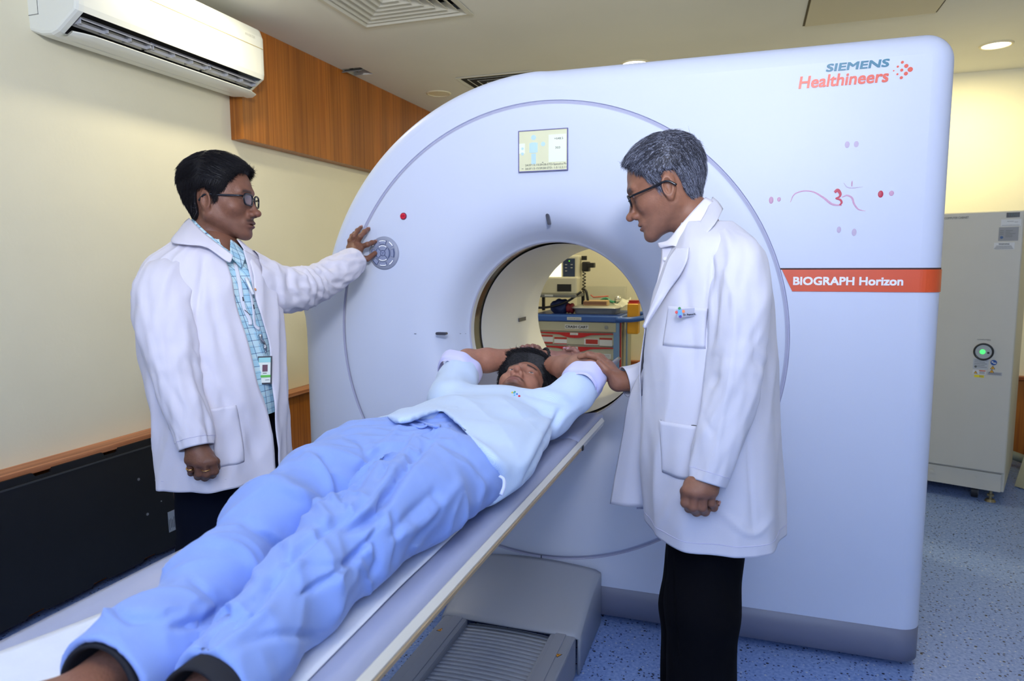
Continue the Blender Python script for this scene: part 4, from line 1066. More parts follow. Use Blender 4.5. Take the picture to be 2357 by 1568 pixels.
# head frame: x to the person's right, y forward, z up, origin between the eyes' centres of rotation (mid-head)
HEADS = {
 'A': dict(w=1.06, jaw=1.12, nose=.75, chin=0., cheek=1.15, belly=1.),
 'B': dict(w=.96, jaw=.92, nose=1.12, chin=.004, cheek=.85, belly=.9),
 'C': dict(w=.97, jaw=.95, nose=.95, chin=0., cheek=1.0, belly=.95)}
def head_sdf(k, neck):
    K = HEADS[k]; w = K['w']
    def f(p):
        q = p.copy(); ax = np.abs(q[:, 0]); m = np.stack([ax, q[:, 1], q[:, 2]], 1)
        d = ell(q, (0, -.010, .030), (.074*w, .099, .086))
        d = smin(d, ell(q, (0, .018, -.020), (.062*w, .070, .078)), .03)
        j = cap(m, (.052*w*K['jaw'], -.005, -.052), (.018, .066+K['chin'], -.098), .020, .017)
        d = smin(d, j, .030)
        d = smin(d, ell(q, (0, .045, -.070), (.040, .044, .040)), .02)
        d = smin(d, ell(m, (.040*w, .052, -.028), (.024*K['cheek'], .028, .024)), .018)
        d = smin(d, cap(m, (.010, .086, .019), (.040, .074, .020), .0085, .0075), .016)
        d = smin(d, ell(q, (0, .074+K['chin'], -.105), (.020, .018, .016)), .016)
        # sockets
        d = smax(d, -ell(m, (.031, .095, -.001), (.019, .015, .013)), .012)
        # lids
        e = ell(m, (.0315, .0705, -.001), (.0155, .0150, .0145))
        e = smax(e, -ell(m, (.0315, .0890, -.0015), (.0135, .0130, .0042)), .0015)
        d = smin(d, e, .006)
        # nose
        g = K['nose']
        n_ = cap(q, (0, .082, .008), (0, .098+.006*g, -.036), .0085, .0095)
        n_ = smin(n_, cap(q, (0, .076, -.008), (0, .084, -.046), .0115, .0150), .006)
        n_ = smin(n_, ell(q, (0, .104+.008*g, -.041), (.0115, .0115, .0105)), .008)
        n_ = smin(n_, ell(m, (.0130, .096, -.045), (.0082, .0115, .0085)), .006)
        d = smin(d, n_, .009)
        d = smax(d, -ell(m, (.0068, .1035, -.0535), (.0038, .0055, .0050)), .003)
        # mouth
        d = smin(d, ell(q, (0, .079, -.070), (.030, .017, .017)), .010)
        d = smin(d, ell(m, (.007, .0920, -.0695), (.0150, .0085, .0055)), .005)
        d = smin(d, ell(q, (0, .0915, -.0805), (.0185, .0090, .0062)), .005)
        d = smax(d, -ell(q, (0, .098, -.0752), (.0245, .0125, .0010)), .0035)
        # ears
        c, s = cos(.35), sin(.35)
        R = np.array([[c, 0, s], [0, 1, 0], [-s, 0, c]]) @ np.array([[1, 0, 0], [0, cos(.18), -sin(.18)], [0, sin(.18), cos(.18)]])
        R = np.array([[c, s, 0], [-s, c, 0], [0, 0, 1]]) @ np.array([[1, 0, 0], [0, cos(.2), -sin(.2)], [0, sin(.2), cos(.2)]])
        ec = np.array([.0760*w, -.012, -.012])
        er = ell(m, ec, (.0085, .0185, .0315), R)
        er = smax(er, -ell(m, ec+np.array([.0080, .003, -.001]), (.0075, .0110, .0210), R), .003)
        er = smin(er, ell(m, ec+np.array([-.002, .006, -.027]), (.0060, .0085, .0100)), .006)
        er = smin(er, cap(m, ec+np.array([.002, .010, -.006]), ec+np.array([.002, .009, -.014]), .003, .003), .003)
        d = smin(d, er, .005)
        # neck
        nk = chain(q, neck[0], neck[1], .02)
        d = smin(d, nk, .022)
        return d
    return f
def head_cols(vs, base, lip, style):
    x, y, z = vs.T; ax = np.abs(x)
    c = np.tile(np.array(base[:3]), (len(vs), 1))
    def mixin(wt, col):
        nonlocal c
        wt = np.clip(wt, 0, 1)[:, None]; c = c*(1-wt)+np.array(col[:3])*wt
    g = lambda a, b: np.exp(-((a/b)**2))
    front = np.clip((y-.05)/.02, 0, 1)
    lp = np.where(z > -.0752, g((z+.0705), .0055), g((z+.0812), .0070))*g(x, .021)*front
    mixin(lp*.85, lip)
    mixin(g(x, .03)*g(z+.043, .014)*front*.25, (base[0]*1.25, base[1]*.95, base[2]*.9))
    dark = (.012, .010, .010)
    hair = style.get('hair', dark)
    # brows
    bz = .0205-.35*np.maximum(ax-.034, 0)+.10*(ax-.02)
    bw = g(z-bz, .0052)*np.clip((ax-.011)/.004, 0, 1)*np.clip((.050-ax)/.008, 0, 1)*front
    mixin(bw*style.get('brow', .85), hair)
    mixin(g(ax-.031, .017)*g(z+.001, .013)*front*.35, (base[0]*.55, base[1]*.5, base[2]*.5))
    if style.get('moustache'):
        mw = g(z+.0615+.12*ax, .0062)*np.clip((.030-ax)/.006, 0, 1)*front
        mixin(mw*style['moustache'], hair)
    if style.get('beard'):
        bt = np.clip((-z-.062)/.03, 0, 1)*np.clip((.0-z-.03)/.02, 0, 1)*(y > -.03)*np.clip((z+.16)/.03, 0, 1)
        bt *= 1-lp
        mixin(bt*style['beard'], hair)
        gb = g(x, .020)*g(z+.100, .014)*np.clip((y-.04)/.02, 0, 1)
        mixin(gb*style['beard']*1.2, hair)
    if style.get('stub'):
        bt = np.clip((-z-.045)/.03, 0, 1)*(y > -.02)*np.clip((z+.15)/.03, 0, 1)
        mixin(bt*style['stub'], style.get('stubcol', (.08, .07, .07)))
    return c
def to_world(vs, M):
    M = np.array(M); return vs@M[:3, :3].T+M[:3, 3]
def head_frame(origin, right, fwd):
    f = np.array(fwd, float); f /= np.linalg.norm(f)
    r = np.array(right, float); r -= f*(r@f); r /= np.linalg.norm(r)
    u = np.cross(r, f)
    M = np.eye(4); M[:3, 0] = r; M[:3, 1] = f; M[:3, 2] = u; M[:3, 3] = origin
    return M
def build_head(kind, neck, base, lip, style, h=.0019, zlo=-.20):
    vs, fs = sn(head_sdf(kind, neck), (-.10, -.14, zlo), (.10, .13, .13), h)
    vs = relax(vs, fs, 2, .5)
    return vs, fs, head_cols(vs, base, lip, style)
def eyes_parts(M, parent, look=(0, 1, 0), iris=(.03, .015, .008, 1)):
    look = np.array(look, float); look /= np.linalg.norm(look)
    for s in (-1, 1):
        c = np.array([s*.0315, .0705, -.001])
        bm = bmesh.new(); bmesh.ops.create_uvsphere(bm, u_segments=28, v_segments=18, radius=.0132)
        e = bm_me(bm, smooth=True)
        co = np.array([v.co[:] for v in e.vertices]); dt = co@look/.0132
        cols = np.where((dt > .965)[:, None], (.004, .004, .004), np.where((dt > .86)[:, None], iris[:3], (.62, .58, .56)))
        set_col(e, cols)
        e.vertices.foreach_set('co', to_world(co+c, M).astype(np.float32).ravel())
        wobj('eye', e, mat('eye', (1, 1, 1, 1), .08, spec=.8, attr='col'), parent)
def hair_sdf(kind, poly, thick, top=0):
    K = HEADS[kind]; w = K['w']
    def f(p):
        q = p; z = q[:, 2]
        th = thick(q)
        d = ell(q, (0, -.010, .030), (.074*w, .099, .086))
        d = smin(d, ell(q, (0, .0, -.040), (.060*w, .070, .060)), .03)-th
        pd = inpoly_sd(q[:, 1]+.12*np.abs(q[:, 0]), z, poly)
        return smax(d, pd, .010)
    return f
def build_hair(kind, M, poly, thick, m, parent, flow, n=5000, L=.022, wid=.0006, cols=None, lift=.15, h=.0024, seed=1, zlo=-.11, messy=.16):
    f = hair_sdf(kind, poly, thick)
    vs, fs = sn(f, (-.11, -.14, zlo), (.11, .14, .155), h); vs = relax(vs, fs, 2, .5)
    nn = normals(vs, fs)
    rnd = np.random.RandomState(seed)
    # keep strands on the outside only
    head = ell(vs, (0, -.010, .030), (.074*HEADS[kind]['w'], .099, .086))
    okk = np.where(nn@np.array([0, 0, 0])+np.einsum('ij,ij->i', nn, vs-np.array([0, -.01, -.02])) > .02)[0]
    fac = okk[(nn[okk]@np.array([0, .9, -.35]) > .45) & (vs[okk, 1] > .015)]
    ids = np.concatenate([rnd.choice(okk, n), rnd.choice(fac, n//3) if len(fac) else []]).astype(int)
    sv = []; sf = []; sc = []
    for i in ids:
        p = vs[i]+rnd.normal(0, .0012, 3); no = nn[i]
        fz = no@np.array([0, .9, -.35]) > .45 and p[1] > .015
        d = np.array(flow(p), float); d += rnd.normal(0, .30 if fz else messy, 3); d -= no*(d@no)*.9; d /= np.linalg.norm(d)+1e-9
        side = np.cross(no, d); side /= np.linalg.norm(side)+1e-9
        l = L*rnd.uniform(.6, 1.25); b = len(sv)
        for t in (0, .35, .7, 1):
            c = p+no*(-.0015+(.30 if fz else lift)*l*t*(1-.5*t)+.001)+d*l*t*(.7 if fz else 1)
            wv = wid*(1-.8*t)
            sv += [c-side*wv, c+side*wv, c+no*wv*1.2]
        for a in range(3):
            o = b+a*3
            sf += [(o, o+3, o+5, o+2), (o+2, o+5, o+4, o+1), (o+1, o+4, o+3, o)]
        cc = cols(p, rnd) if cols else (.01, .009, .012)
        sc += [cc]*12
    base_c = np.array([cols(p, rnd) if cols else (.01, .009, .012) for p in vs])*(.75)
    V_ = np.vstack([vs, np.array(sv)]); F_ = np.vstack([fs, np.array(sf)+len(vs)])
    me = np_me(to_world(V_, M), F_); set_col(me, np.vstack([base_c, np.array(sc)]))
    return wobj('hair', me, m, parent)
M_hair = mat('hair', (.01, .01, .012, 1), .55, spec=.28, attr='col')
# ---- hands: every finger given as a list of joints in world space
def hand_mesh(wrist, fore, knuckles, fingers, thumb, r=.0092, h=.0021, palm_r=.0125, rw=.027):
    """wrist point, forearm point, four knuckle points, four lists of finger joints, thumb joints"""
    wrist = np.array(wrist); fore = np.array(fore)
    pts = [wrist, fore]+[np.array(k) for k in knuckles]+[np.array(q) for f_ in fingers for q in f_]+[np.array(q) for q in thumb]
    lo = np.min(pts, 0)-.045; hi = np.max(pts, 0)+.045
    rs = (1.0, 1.05, .98, .84)
    def f(p):
        d = cap(p, fore, wrist, rw*1.08, rw)
        hd = None
        for i, k in enumerate(knuckles):
            c = cap(p, wrist+(np.array(k)-wrist)*.12, k, palm_r*1.45, palm_r)
            hd = c if hd is None else smin(hd, c, .012)
        for i in range(3):
            mid = (np.array(knuckles[i])+np.array(knuckles[i+1]))/2
            hd = smin(hd, cap(p, wrist+(mid-wrist)*.2, mid-(mid-wrist)*.08, palm_r*1.1, palm_r*.95), .010)
        d = smin(d, hd, .018)
        tb = chain(p, [wrist+(np.array(thumb[0])-wrist)*.35]+list(thumb), [r*1.75, r*1.45]+[r*1.12, r*1.0, r*.82][:len(thumb)-1], .005)
        d = smin(d, tb, .012)
        for i, fg in enumerate(fingers):
            rr = r*rs[i]; ch = [knuckles[i]]+list(fg)
            rad = [rr*1.12, rr*1.04, rr*.95, rr*.80][:len(ch)]
            c = chain(p, ch, rad, .003)
            for q_ in fg[:-1]: c = smin(c, np.linalg.norm(p-np.array(q_), axis=1)-rr*1.08, .004)
            c0 = c
            d = smin(d, c0, .0035)
        return d
    vs, fs = sn(f, lo, hi, h)
    return relax(vs, fs, 1, .5), fs
def nails(fingers, normal_hint, m, parent, r=.0092):
    for fg, nh in zip(fingers, normal_hint):
        a, b = np.array(fg[-2]), np.array(fg[-1]); d = (b-a)/np.linalg.norm(b-a)
        n = np.array(nh, float); n -= d*(n@d); n /= np.linalg.norm(n); s = np.cross(d, n)
        rows = []
        for u in np.linspace(-.55, .75, 7):
            rows.append([b+d*r*u*.9+ (s*sin(t)*.62+n*cos(t)*.86)*r*(1-.16*max(u, 0)) for t in np.linspace(-.9, .9, 7)])
        o = wobj('fingernail', grid_me(rows), m, parent); o.modifiers.new('s', 'SOLIDIFY').thickness = .0006
M_nail = mat('fingernail', rgb(176, 128, 118), .3)
def body_mesh(pieces, m, parent, name='body'):
    """pieces: list of (vs, fs, cols); one mesh"""
    V_, F_, C_ = [], [], []; o = 0
    for vs, fs, c in pieces:
        V_.append(vs); F_.append(fs+o); C_.append(np.tile(np.array(c[:3]), (len(vs), 1)) if np.ndim(c) == 1 else c); o += len(vs)
    me = np_me(np.vstack(V_), np.vstack(F_)); set_col(me, np.vstack(C_))
    return wobj(name, me, m, parent)
# ---- cloth: bicubic patch through a grid of points
def patch_pts(g, n=6, m=6):
    g = np.array(g, float)
    a = np.stack([catmull(r, n) for r in g])                     # along columns
    b = np.stack([catmull(a[:, j], m) for j in range(a.shape[1])], 1)
    return b
def crease(pts, amp, sc=(9, 9, 9), seed=0, nrm_=None):
    """small irregular folds along the sheet normal"""
    R_, C_ = pts.shape[:2]
    du = np.gradient(pts, axis=1); dv = np.gradient(pts, axis=0); n = np.cross(du, dv); n /= np.linalg.norm(n, axis=2)[..., None]+1e-9
    out_ = pts.copy()
    for i in range(R_):
        for j in range(C_):
            p = pts[i, j]; v = nz(p, sc, seed)+.5*nz(p, (sc[0]*2.3, sc[1]*2.3, sc[2]*2.3), seed+5)
            out_[i, j] += n[i, j]*amp*v
    return out_
def cloth(name, pts, m, parent, th=.0018, label=None, off=0):
    o = wobj(name, grid_me(pts), m, parent, label)
    s = o.modifiers.new('thickness', 'SOLIDIFY'); s.thickness = th; s.offset = off
    return o
def ridge(x): return 1-abs(x)
def sleeve_pts(path, ra, rb, up, folds=None, nu=64, ns=14, seed=0, amp=.006, cuff=True, freq=(2.2, 26), elbow=None, ea=.008, power=1.0):
    """tube; path pts, ra/rb half sizes across 'up' and along 'up'; returns rows"""
    c = catmull(path, ns); A = catmull([[a, b] for a, b in zip(ra, rb)], ns)
    T_ = np.gradient(c, axis=0); T_ /= np.linalg.norm(T_, axis=1)[:, None]
    L = np.concatenate([[0], np.cumsum(np.linalg.norm(np.diff(c, axis=0), axis=1))]); rows = []
    up = np.array(up, float)
    for i in range(len(c)):
        u = up-T_[i]*(up@T_[i]); u /= np.linalg.norm(u); s = np.cross(T_[i], u)
        row = []
        for a in np.linspace(0, 2*pi, nu, endpoint=False):
            ca, sa = cos(a), sin(a)
            dn = s*ca*A[i, 0]+u*sa*A[i, 1]; r_ = np.linalg.norm(dn); dn = dn/r_
            # oblique drag folds: long in a spiral direction
            t = L[i]; q1 = noise.noise(V((ca*freq[0]+seed, sa*freq[0]+t*6, t*freq[1]*.55+ca*1.2+sa*.8)))
            q2 = noise.noise(V((ca*2.5*freq[0]+seed, sa*2.5*freq[0], t*freq[1]*1.3+4)))
            dd = amp*(ridge(q1*1.7)-.5)+amp*.45*q2
            if elbow is not None:
                e = math.exp(-((t-elbow)/.07)**2); dd += ea*e*sin(t*150+2.2*ca+seed)*(.6+.4*sa)
            if folds:
                for (ft, fa, fw, ft_w, fam) in folds:
                    da = (a-fa+pi) % (2*pi)-pi
                    dd += fam*math.exp(-(da/fw)**2-((t-ft)/ft_w)**2)
            ed = 1.0
            if cuff:
                ed = min(1, (L[-1]-t)/.02)*.8+.2
            row.append(c[i]+dn*(r_+dd*ed))
        rows.append(row)
    return np.array(rows)
def sleeve(name, rows, m, parent, cuff_in=.012, th=.0018):
    rows = list(rows)
    c = np.mean(rows[-1], 0); inner = c+(np.array(rows[-1])-c)*.93; d = np.mean(rows[-2], 0)-c
    d = d/np.linalg.norm(d)
    rows += [inner+d*.002, inner+d*.03]
    return wobj(name, grid_me(np.array(rows), True), m, parent)
class Rings:
    """garment swept through horizontal rings. ring = (z, cx, cy, front, back, side); a ring's local +y is the facing direction"""
    def __init__(s, rings, face, nu=160, nv=12, a0=0, a1=2*pi, opens=None, disp=None, pw=2.3):
        R = catmull(rings, nv); s.nu = nu
        f = np.array([face[0], face[1], 0.]); f /= np.linalg.norm(f); sd = np.cross(f, (0, 0, 1.))
        s.f, s.s = f, sd
        O = catmull([[o[0], o[1]] for o in opens], nv) if opens is not None else None
        rows = []; s.A = []
        for i, (z, cx_, cy_, fr, bk, si) in enumerate(R):
            lo_, hi_ = (a0, a1) if O is None else (O[i][0], 2*pi-O[i][1])
            row = []
            aa = np.linspace(lo_, hi_, nu+1) if O is not None else np.linspace(0, 2*pi, nu, endpoint=False)
            for a in aa:
                sa, ca = sin(a), cos(a)
                ex = math.copysign(abs(sa)**(2/pw), sa)*si; ey = math.copysign(abs(ca)**(2/pw), ca)*(fr if ca > 0 else bk)
                d = sd*ex+f*ey; r_ = np.linalg.norm(d)
                dd = disp(a, z, i/len(R)) if disp else 0
                row.append(np.array([cx_, cy_, z])+d*(1+dd/max(r_, .01)))
            rows.append(row)
        s.P = np.array(rows); s.R = R
    def mesh(s, closed=True): return grid_me(s.P, closed)
    def sub(s, i0, i1, j0, j1, off):
        p = s.P[i0:i1, j0:j1]; du = np.gradient(p, axis=1); dv = np.gradient(p, axis=0); n = np.cross(du, dv); n /= np.linalg.norm(n, axis=2)[..., None]+1e-9
        c = np.mean(s.P[i0:i1].reshape(-1, 3), 0)
        if np.mean(np.einsum('ijk,ijk->ij', n, p-c)) < 0: n = -n
        return p+n*off
def cloth_mat(name, col, rough=.85, stripe=None, bump=.10, weave=900):
    m = mat(name, col, rough, spec=.25, sheen=.15, noise_amt=.02, noise_scale=6, bump=bump, bump_scale=weave)
    return m
# ================================================================ projected sculpting strokes
def proj(vs):
    q = np.asarray(vs)-CAM; z = q@FW
    return np.stack([IW/2+FPX*(q@RT)/z, IH/2-FPX*(q@UP)/z], 1)
def PY(x, y, Y):
    d = P(x, y, 1)-CAM; return CAM+d*((Y-CAM[1])/d[1])
def PZ(x, y, Z):
    d = P(x, y, 1)-CAM; return CAM+d*((Z-CAM[2])/d[2])
def strokes(vs, nn, S, face=True):
    """fold lines: each (points, half width in photo pixels, height in metres) raises or sinks the cloth along a line"""
    px = proj(vs); dv = (CAM-vs); dv /= np.linalg.norm(dv, axis=1)[:, None]
    w = np.clip(np.einsum('ij,ij->i', nn, dv)*3+.3, 0, 1) if face else 1
    out_ = vs.copy()
    for pts, wd, amp in S:
        c = catmull(pts, 6) if len(pts) > 2 else np.array([np.array(pts[0])+(np.array(pts[1])-np.array(pts[0]))*t for t in np.linspace(0, 1, 7)], float)
        near = (px[:, 0] > c[:, 0].min()-3*wd) & (px[:, 0] < c[:, 0].max()+3*wd) & (px[:, 1] > c[:, 1].min()-3*wd) & (px[:, 1] < c[:, 1].max()+3*wd)
        ids = np.where(near)[0]
        if len(ids) == 0: continue
        q = px[ids]; best = np.full(len(ids), 1e9); tp = np.zeros(len(ids))
        for i in range(len(c)-1):
            a, b = c[i], c[i+1]; e = b-a; t = np.clip(((q-a)@e)/max(e@e, 1e-9), 0, 1)
            d = np.linalg.norm(q-a-t[:, None]*e, axis=1); m = d < best; best[m] = d[m]; tp[m] = ((i+t)/(len(c)-1))[m]
        taper = np.clip(np.sin(np.clip(tp, .0, 1)*pi), 0, 1)**.45
        ww = w[ids] if face else 1
        out_[ids] += nn[ids]*(amp*np.exp(-(best/wd)**2)*(.35+.65*taper)*ww)[:, None]
    return out_
def rows_strokes(P_, S):
    R_, C_ = P_.shape[:2]; du = np.gradient(P_, axis=1); dv = np.gradient(P_, axis=0); n = np.cross(du, dv); n /= np.linalg.norm(n, axis=2)[..., None]+1e-9
    c = P_.reshape(-1, 3).mean(0)
    if np.mean(np.einsum('ijk,ijk->ij', n, P_-c)) < 0: n = -n
    return strokes(P_.reshape(-1, 3), n.reshape(-1, 3), S).reshape(R_, C_, 3)
FH = np.array([FW[0], FW[1], 0]); FH /= np.linalg.norm(FH); RH = np.array([RT[0], RT[1], 0]); RH /= np.linalg.norm(RH); ZH = np.array([0, 0, 1.])
SKIN_L = rgb(122, 82, 64); SKIN_R = rgb(138, 95, 75); SKIN_P = rgb(162, 113, 92); M_skin = skin_mat('skin', .48)
M_coat = cloth_mat('white_coat_cotton', rgb(220, 216, 226), .8)
M_coat2 = cloth_mat('white_coat_polycotton', rgb(204, 204, 216), .75)
M_thread = mat('coat_seam', rgb(196, 192, 214), .9)
M_navy = mat('navy_trousers', rgb(13, 17, 30), .9, spec=.08, bump=.1, bump_scale=900); M_blk = mat('black_trousers', rgb(9, 9, 14), .9, spec=.08, bump=.1, bump_scale=900)
M_frame = mat('glasses_frame', rgb(12, 14, 22), .25)
M_lens = mat('glasses_lens', (.9, .92, 1, 1), .03, trans=.9, alpha=.22)
def plaid(name, base, line, line2, sc, M3=None, thin=.05):
    m = bpy.data.materials.new(name); m.use_nodes = True; nt = m.node_tree; b = nt.nodes['Principled BSDF']
    tc = nt.nodes.new('ShaderNodeTexCoord'); mp = nt.nodes.new('ShaderNodeMapping'); mp.inputs['Scale'].default_value = (sc, sc, sc)
    if M3: mp.inputs['Rotation'].default_value = M3
    nt.links.new(tc.outputs['Object'], mp.inputs['Vector']); sp = nt.nodes.new('ShaderNodeSeparateXYZ'); nt.links.new(mp.outputs['Vector'], sp.inputs[0])
    prev = None; col = base
    def lines(out_, off, w, c, prev, k=1):
        a = nt.nodes.new('ShaderNodeMath'); a.operation = 'MULTIPLY_ADD'; a.inputs[1].default_value = k; a.inputs[2].default_value = off; nt.links.new(out_, a.inputs[0])
        f = nt.nodes.new('ShaderNodeMath'); f.operation = 'FRACT'; nt.links.new(a.outputs[0], f.inputs[0])
        l = nt.nodes.new('ShaderNodeMath'); l.operation = 'LESS_THAN'; l.inputs[1].default_value = w; nt.links.new(f.outputs[0], l.inputs[0])
        mx = nt.nodes.new('ShaderNodeMix'); mx.data_type = 'RGBA'; nt.links.new(l.outputs[0], mx.inputs['Factor'])
        if prev is None: mx.inputs['A'].default_value = base
        else: nt.links.new(prev, mx.inputs['A'])
        mx.inputs['B'].default_value = c; return mx.outputs['Result']
    for o_ in ('X', 'Z'):
        prev = lines(sp.outputs[o_], .35, .30, line2, prev); 
    for o_ in ('X', 'Z'):
        prev = lines(sp.outputs[o_], 0, thin, line, prev); prev = lines(sp.outputs[o_], .5, thin*.6, line, prev)
    nt.links.new(prev, b.inputs['Base Color']); b.inputs['Roughness'].default_value = .85; MATS[name] = m
    return m
# ================================================================ doctor at the left
DL = thing('person', 'standing man in white lab coat over checked shirt pressing the scanner button panel', 'person', (-1.46, 1.67, 0))
hM = head_frame((-1.5002, 1.7155, 1.5257), (.323, -.946, .038), (.946, .324, -.03))
neckL = ([(0, -.015, -.06), (0, -.030, -.12), (0, -.045, -.21)], [.054, .060, .070])
vs, fs, hc_ = build_head('A', neckL, SKIN_L, rgb(92, 50, 46), dict(moustache=.75, brow=.85, stub=.12, stubcol=(.05, .045, .05)))
pieces = [(to_world(vs, hM), fs, hc_)]
# hands
rh = dict(wrist=P(455, 1040, 1.80), fore=P(448, 1005, 1.805), knuckles=[P(489, 1062, 1.785), P(472, 1065, 1.777), P(454, 1065, 1.777), P(436, 1060, 1.787)],
 fingers=[[P(494, 1085, 1.797), P(489, 1093, 1.83), P(484, 1080, 1.85)], [P(476, 1091, 1.79), P(472, 1099, 1.825), P(468, 1086, 1.85)], [P(458, 1090, 1.79), P(456, 1097, 1.825), P(453, 1084, 1.85)], [P(439, 1082, 1.80), P(440, 1089, 1.825), P(440, 1078, 1.845)]],
 thumb=[P(480, 1050, 1.805), P(496, 1063, 1.82), P(499, 1077, 1.84)])
v, f = hand_mesh(**rh, r=.0095, palm_r=.0125, rw=.027); pieces.append((v, f, np.array(SKIN_L[:3])*.85))
lh = dict(wrist=PY(813, 600, 2.31), fore=PY(790, 622, 2.25), knuckles=[PY(832, 568, 2.362), PY(821, 561, 2.36), PY(811, 562, 2.36), PY(804, 570, 2.365)],
 fingers=[[PY(846, 563, 2.355), PY(856, 559, 2.378), PY(864, 556, 2.402)], [PY(829, 545, 2.352), PY(839, 534, 2.375), PY(848, 527, 2.402)], [PY(815, 544, 2.352), PY(823, 531, 2.375), PY(831, 523, 2.402)], [PY(805, 554, 2.36), PY(810, 543, 2.38), PY(815, 536, 2.402)]],
 thumb=[PY(828, 594, 2.355), PY(846, 596, 2.37), PY(863, 583, 2.398)])
v, f = hand_mesh(**lh, r=.0092, palm_r=.0125, rw=.027); pieces.append((v, f, np.array(SKIN_L[:3])))
# torso, arms and legs under the clothes
def P3(a): return P(*a)
def bodyf(torso, arms, legs):
    def f(p):
        d = None
        for pts, rs in [torso]+arms+legs:
            c = chain(p, pts, rs, .04); d = c if d is None else smin(d, c, .04)
        return d
    return f
bl = bodyf(([(-1.52, 1.69, 1.36), (-1.50, 1.69, 1.20), (-1.49, 1.67, .95)], [.085, .125, .125]),
 [([P(400, 640, 1.93), P(395, 800, 1.86), P(440, 960, 1.82), P(453, 1035, 1.80)], [.055, .045, .036, .028]), ([P(590, 640, 2.15), P(665, 672, 2.24), PY(765, 640, 2.15), PY(812, 602, 2.30)], [.055, .046, .036, .028])],
 [([(-1.52, 1.60, .88), (-1.52, 1.58, .48), (-1.53, 1.56, .09), (-1.44, 1.57, .05)], [.085, .058, .045, .04]), ([(-1.44, 1.78, .88), (-1.43, 1.79, .48), (-1.44, 1.80, .09), (-1.35, 1.81, .05)], [.085, .058, .045, .04])])
v, f = sn(bl, (-1.75, 1.35, .0), (-1.05, 2.42, 1.48), .012); pieces.append((v, f, np.array(SKIN_L[:3])))
body_mesh(pieces, M_skin, DL)
nails([lh['fingers'][0], lh['fingers'][1], lh['fingers'][2], lh['thumb'], ], [-FW, -FW, -FW, -FW+RT*.4], M_nail, DL)
eyes_parts(hM, DL, look=(.1, 1, -.05))
POLY_L = [(.100, .170), (.088, .090), (.064, .066), (.056, .046), (.046, .022), (.034, .008), (.027, -.014), (.016, -.014), (.012, .012), (-.004, .024), (-.028, .016), (-.036, -.020), (-.036, -.052), (-.055, -.088), (-.15, -.088), (-.15, .170)]
def thL(q): return .008+.017*np.clip((q[:, 2]-.015)/.075, 0, 1)-.004*np.clip((q[:, 1]-.0)/.08, 0, 1)
def flL(p): return (1.2*p[0], .75 if p[1] > -.03 and p[2] > .05 else -.35, -.25 if p[2] > .05 else -1)
build_hair('A', hM, POLY_L, thL, M_hair, DL, flL, n=11000, L=.024, wid=.0007, lift=.03, messy=.07, cols=lambda p, r: (.006, .005, .007) if r.rand() > .04 or p[2] > 0 else (.10, .09, .10))
# glasses
def glasses(M, parent, w=.066, lz=-.004, hw=.0255, hh=.0165, yl=.098, rims=True, th=.0019, dark=False, tilt=0):
    th = .0026
    def W(p): return to_world(np.array([p]), M)[0]
    for s in (-1, 1):
        cx_ = s*.034; pts = []; inn = []
        for a in np.linspace(0, 2*pi, 36, endpoint=False):
            x = math.copysign(abs(cos(a))**.62, cos(a))*hw; z = math.copysign(abs(sin(a))**.62, sin(a))*hh
            if z < 0: x *= .92
            y = yl-.28*max(0, abs(cx_+x)-.02)**1.4*2
            pts.append(W((cx_+x, y+tilt*z, lz+z)))
        wobj('rim', tube_me(pts, th, 8, closed=True), M_frame, parent)
        c = np.mean(pts, 0); me = me_from('lens', [tuple(c)]+[tuple(p) for p in pts], [(0, i+1, (i+1) % 36+1) for i in range(36)])
        wobj('lens', me, M_lens, parent)
        xe = s*(w+.004); side = [W((s*.0585, yl-.010, lz+.008)), W((s*.068, yl-.020, lz+.008)), W((s*.076, .03, lz+.007)), W((s*.081, .0, lz+.008)), W((s*.083, -.016, lz+.004)), W((s*.082, -.030, lz-.012))]
        wobj('temple', tube_me(catmull(side, 5), .0020, 8, flat=1.5), M_frame, parent)
    wobj('bridge', tube_me([W((-.0095, yl+.001, lz+.005)), W((0, yl+.004, lz+.008)), W((.0095, yl+.001, lz+.005))], .0016, 8), M_frame, parent)
gl = wobj('glasses', None, None, DL); glasses(hM, gl)
# shirt
faceL = RH*.90-FH*.43
def zc(y, x=490, D=2.05): return P(x, y, D)[2]
def ringsL(rows, D=2.05, grow=0):
    o = []
    for y, x, fr, bk, si in rows:
        p = P(x, y, D); o.append((p[2], p[0], p[1], fr+grow, bk+grow, si+grow))
    return o
RL = [(552, 478, .078, .078, .085), (572, 480, .088, .098, .125), (598, 483, .105, .118, .178), (635, 486, .135, .132, .208), (700, 490, .150, .142, .215), (790, 493, .165, .150, .215), (870, 500, .170, .132, .205), (950, 505, .168, .118, .200), (1030, 510, .168, .108, .198), (1085, 515, .168, .104, .198)]
sr = Rings(ringsL(RL[:8], grow=-.016), faceL, nu=120, nv=8)
sr.P = rows_strokes(sr.P, [([(560, 600), (575, 700), (600, 800), (608, 880)], 3, .003), ([(580, 760), (610, 790)], 4, -.003), ([(590, 840), (618, 870)], 4, .003)])
M_plaid = plaid('checked_shirt', rgb(176, 218, 236), rgb(70, 88, 128), rgb(204, 232, 240), 27, (0, 0, .95), .035)
wobj('shirt', sr.mesh(), M_plaid, DL, 'pale blue checked shirt')
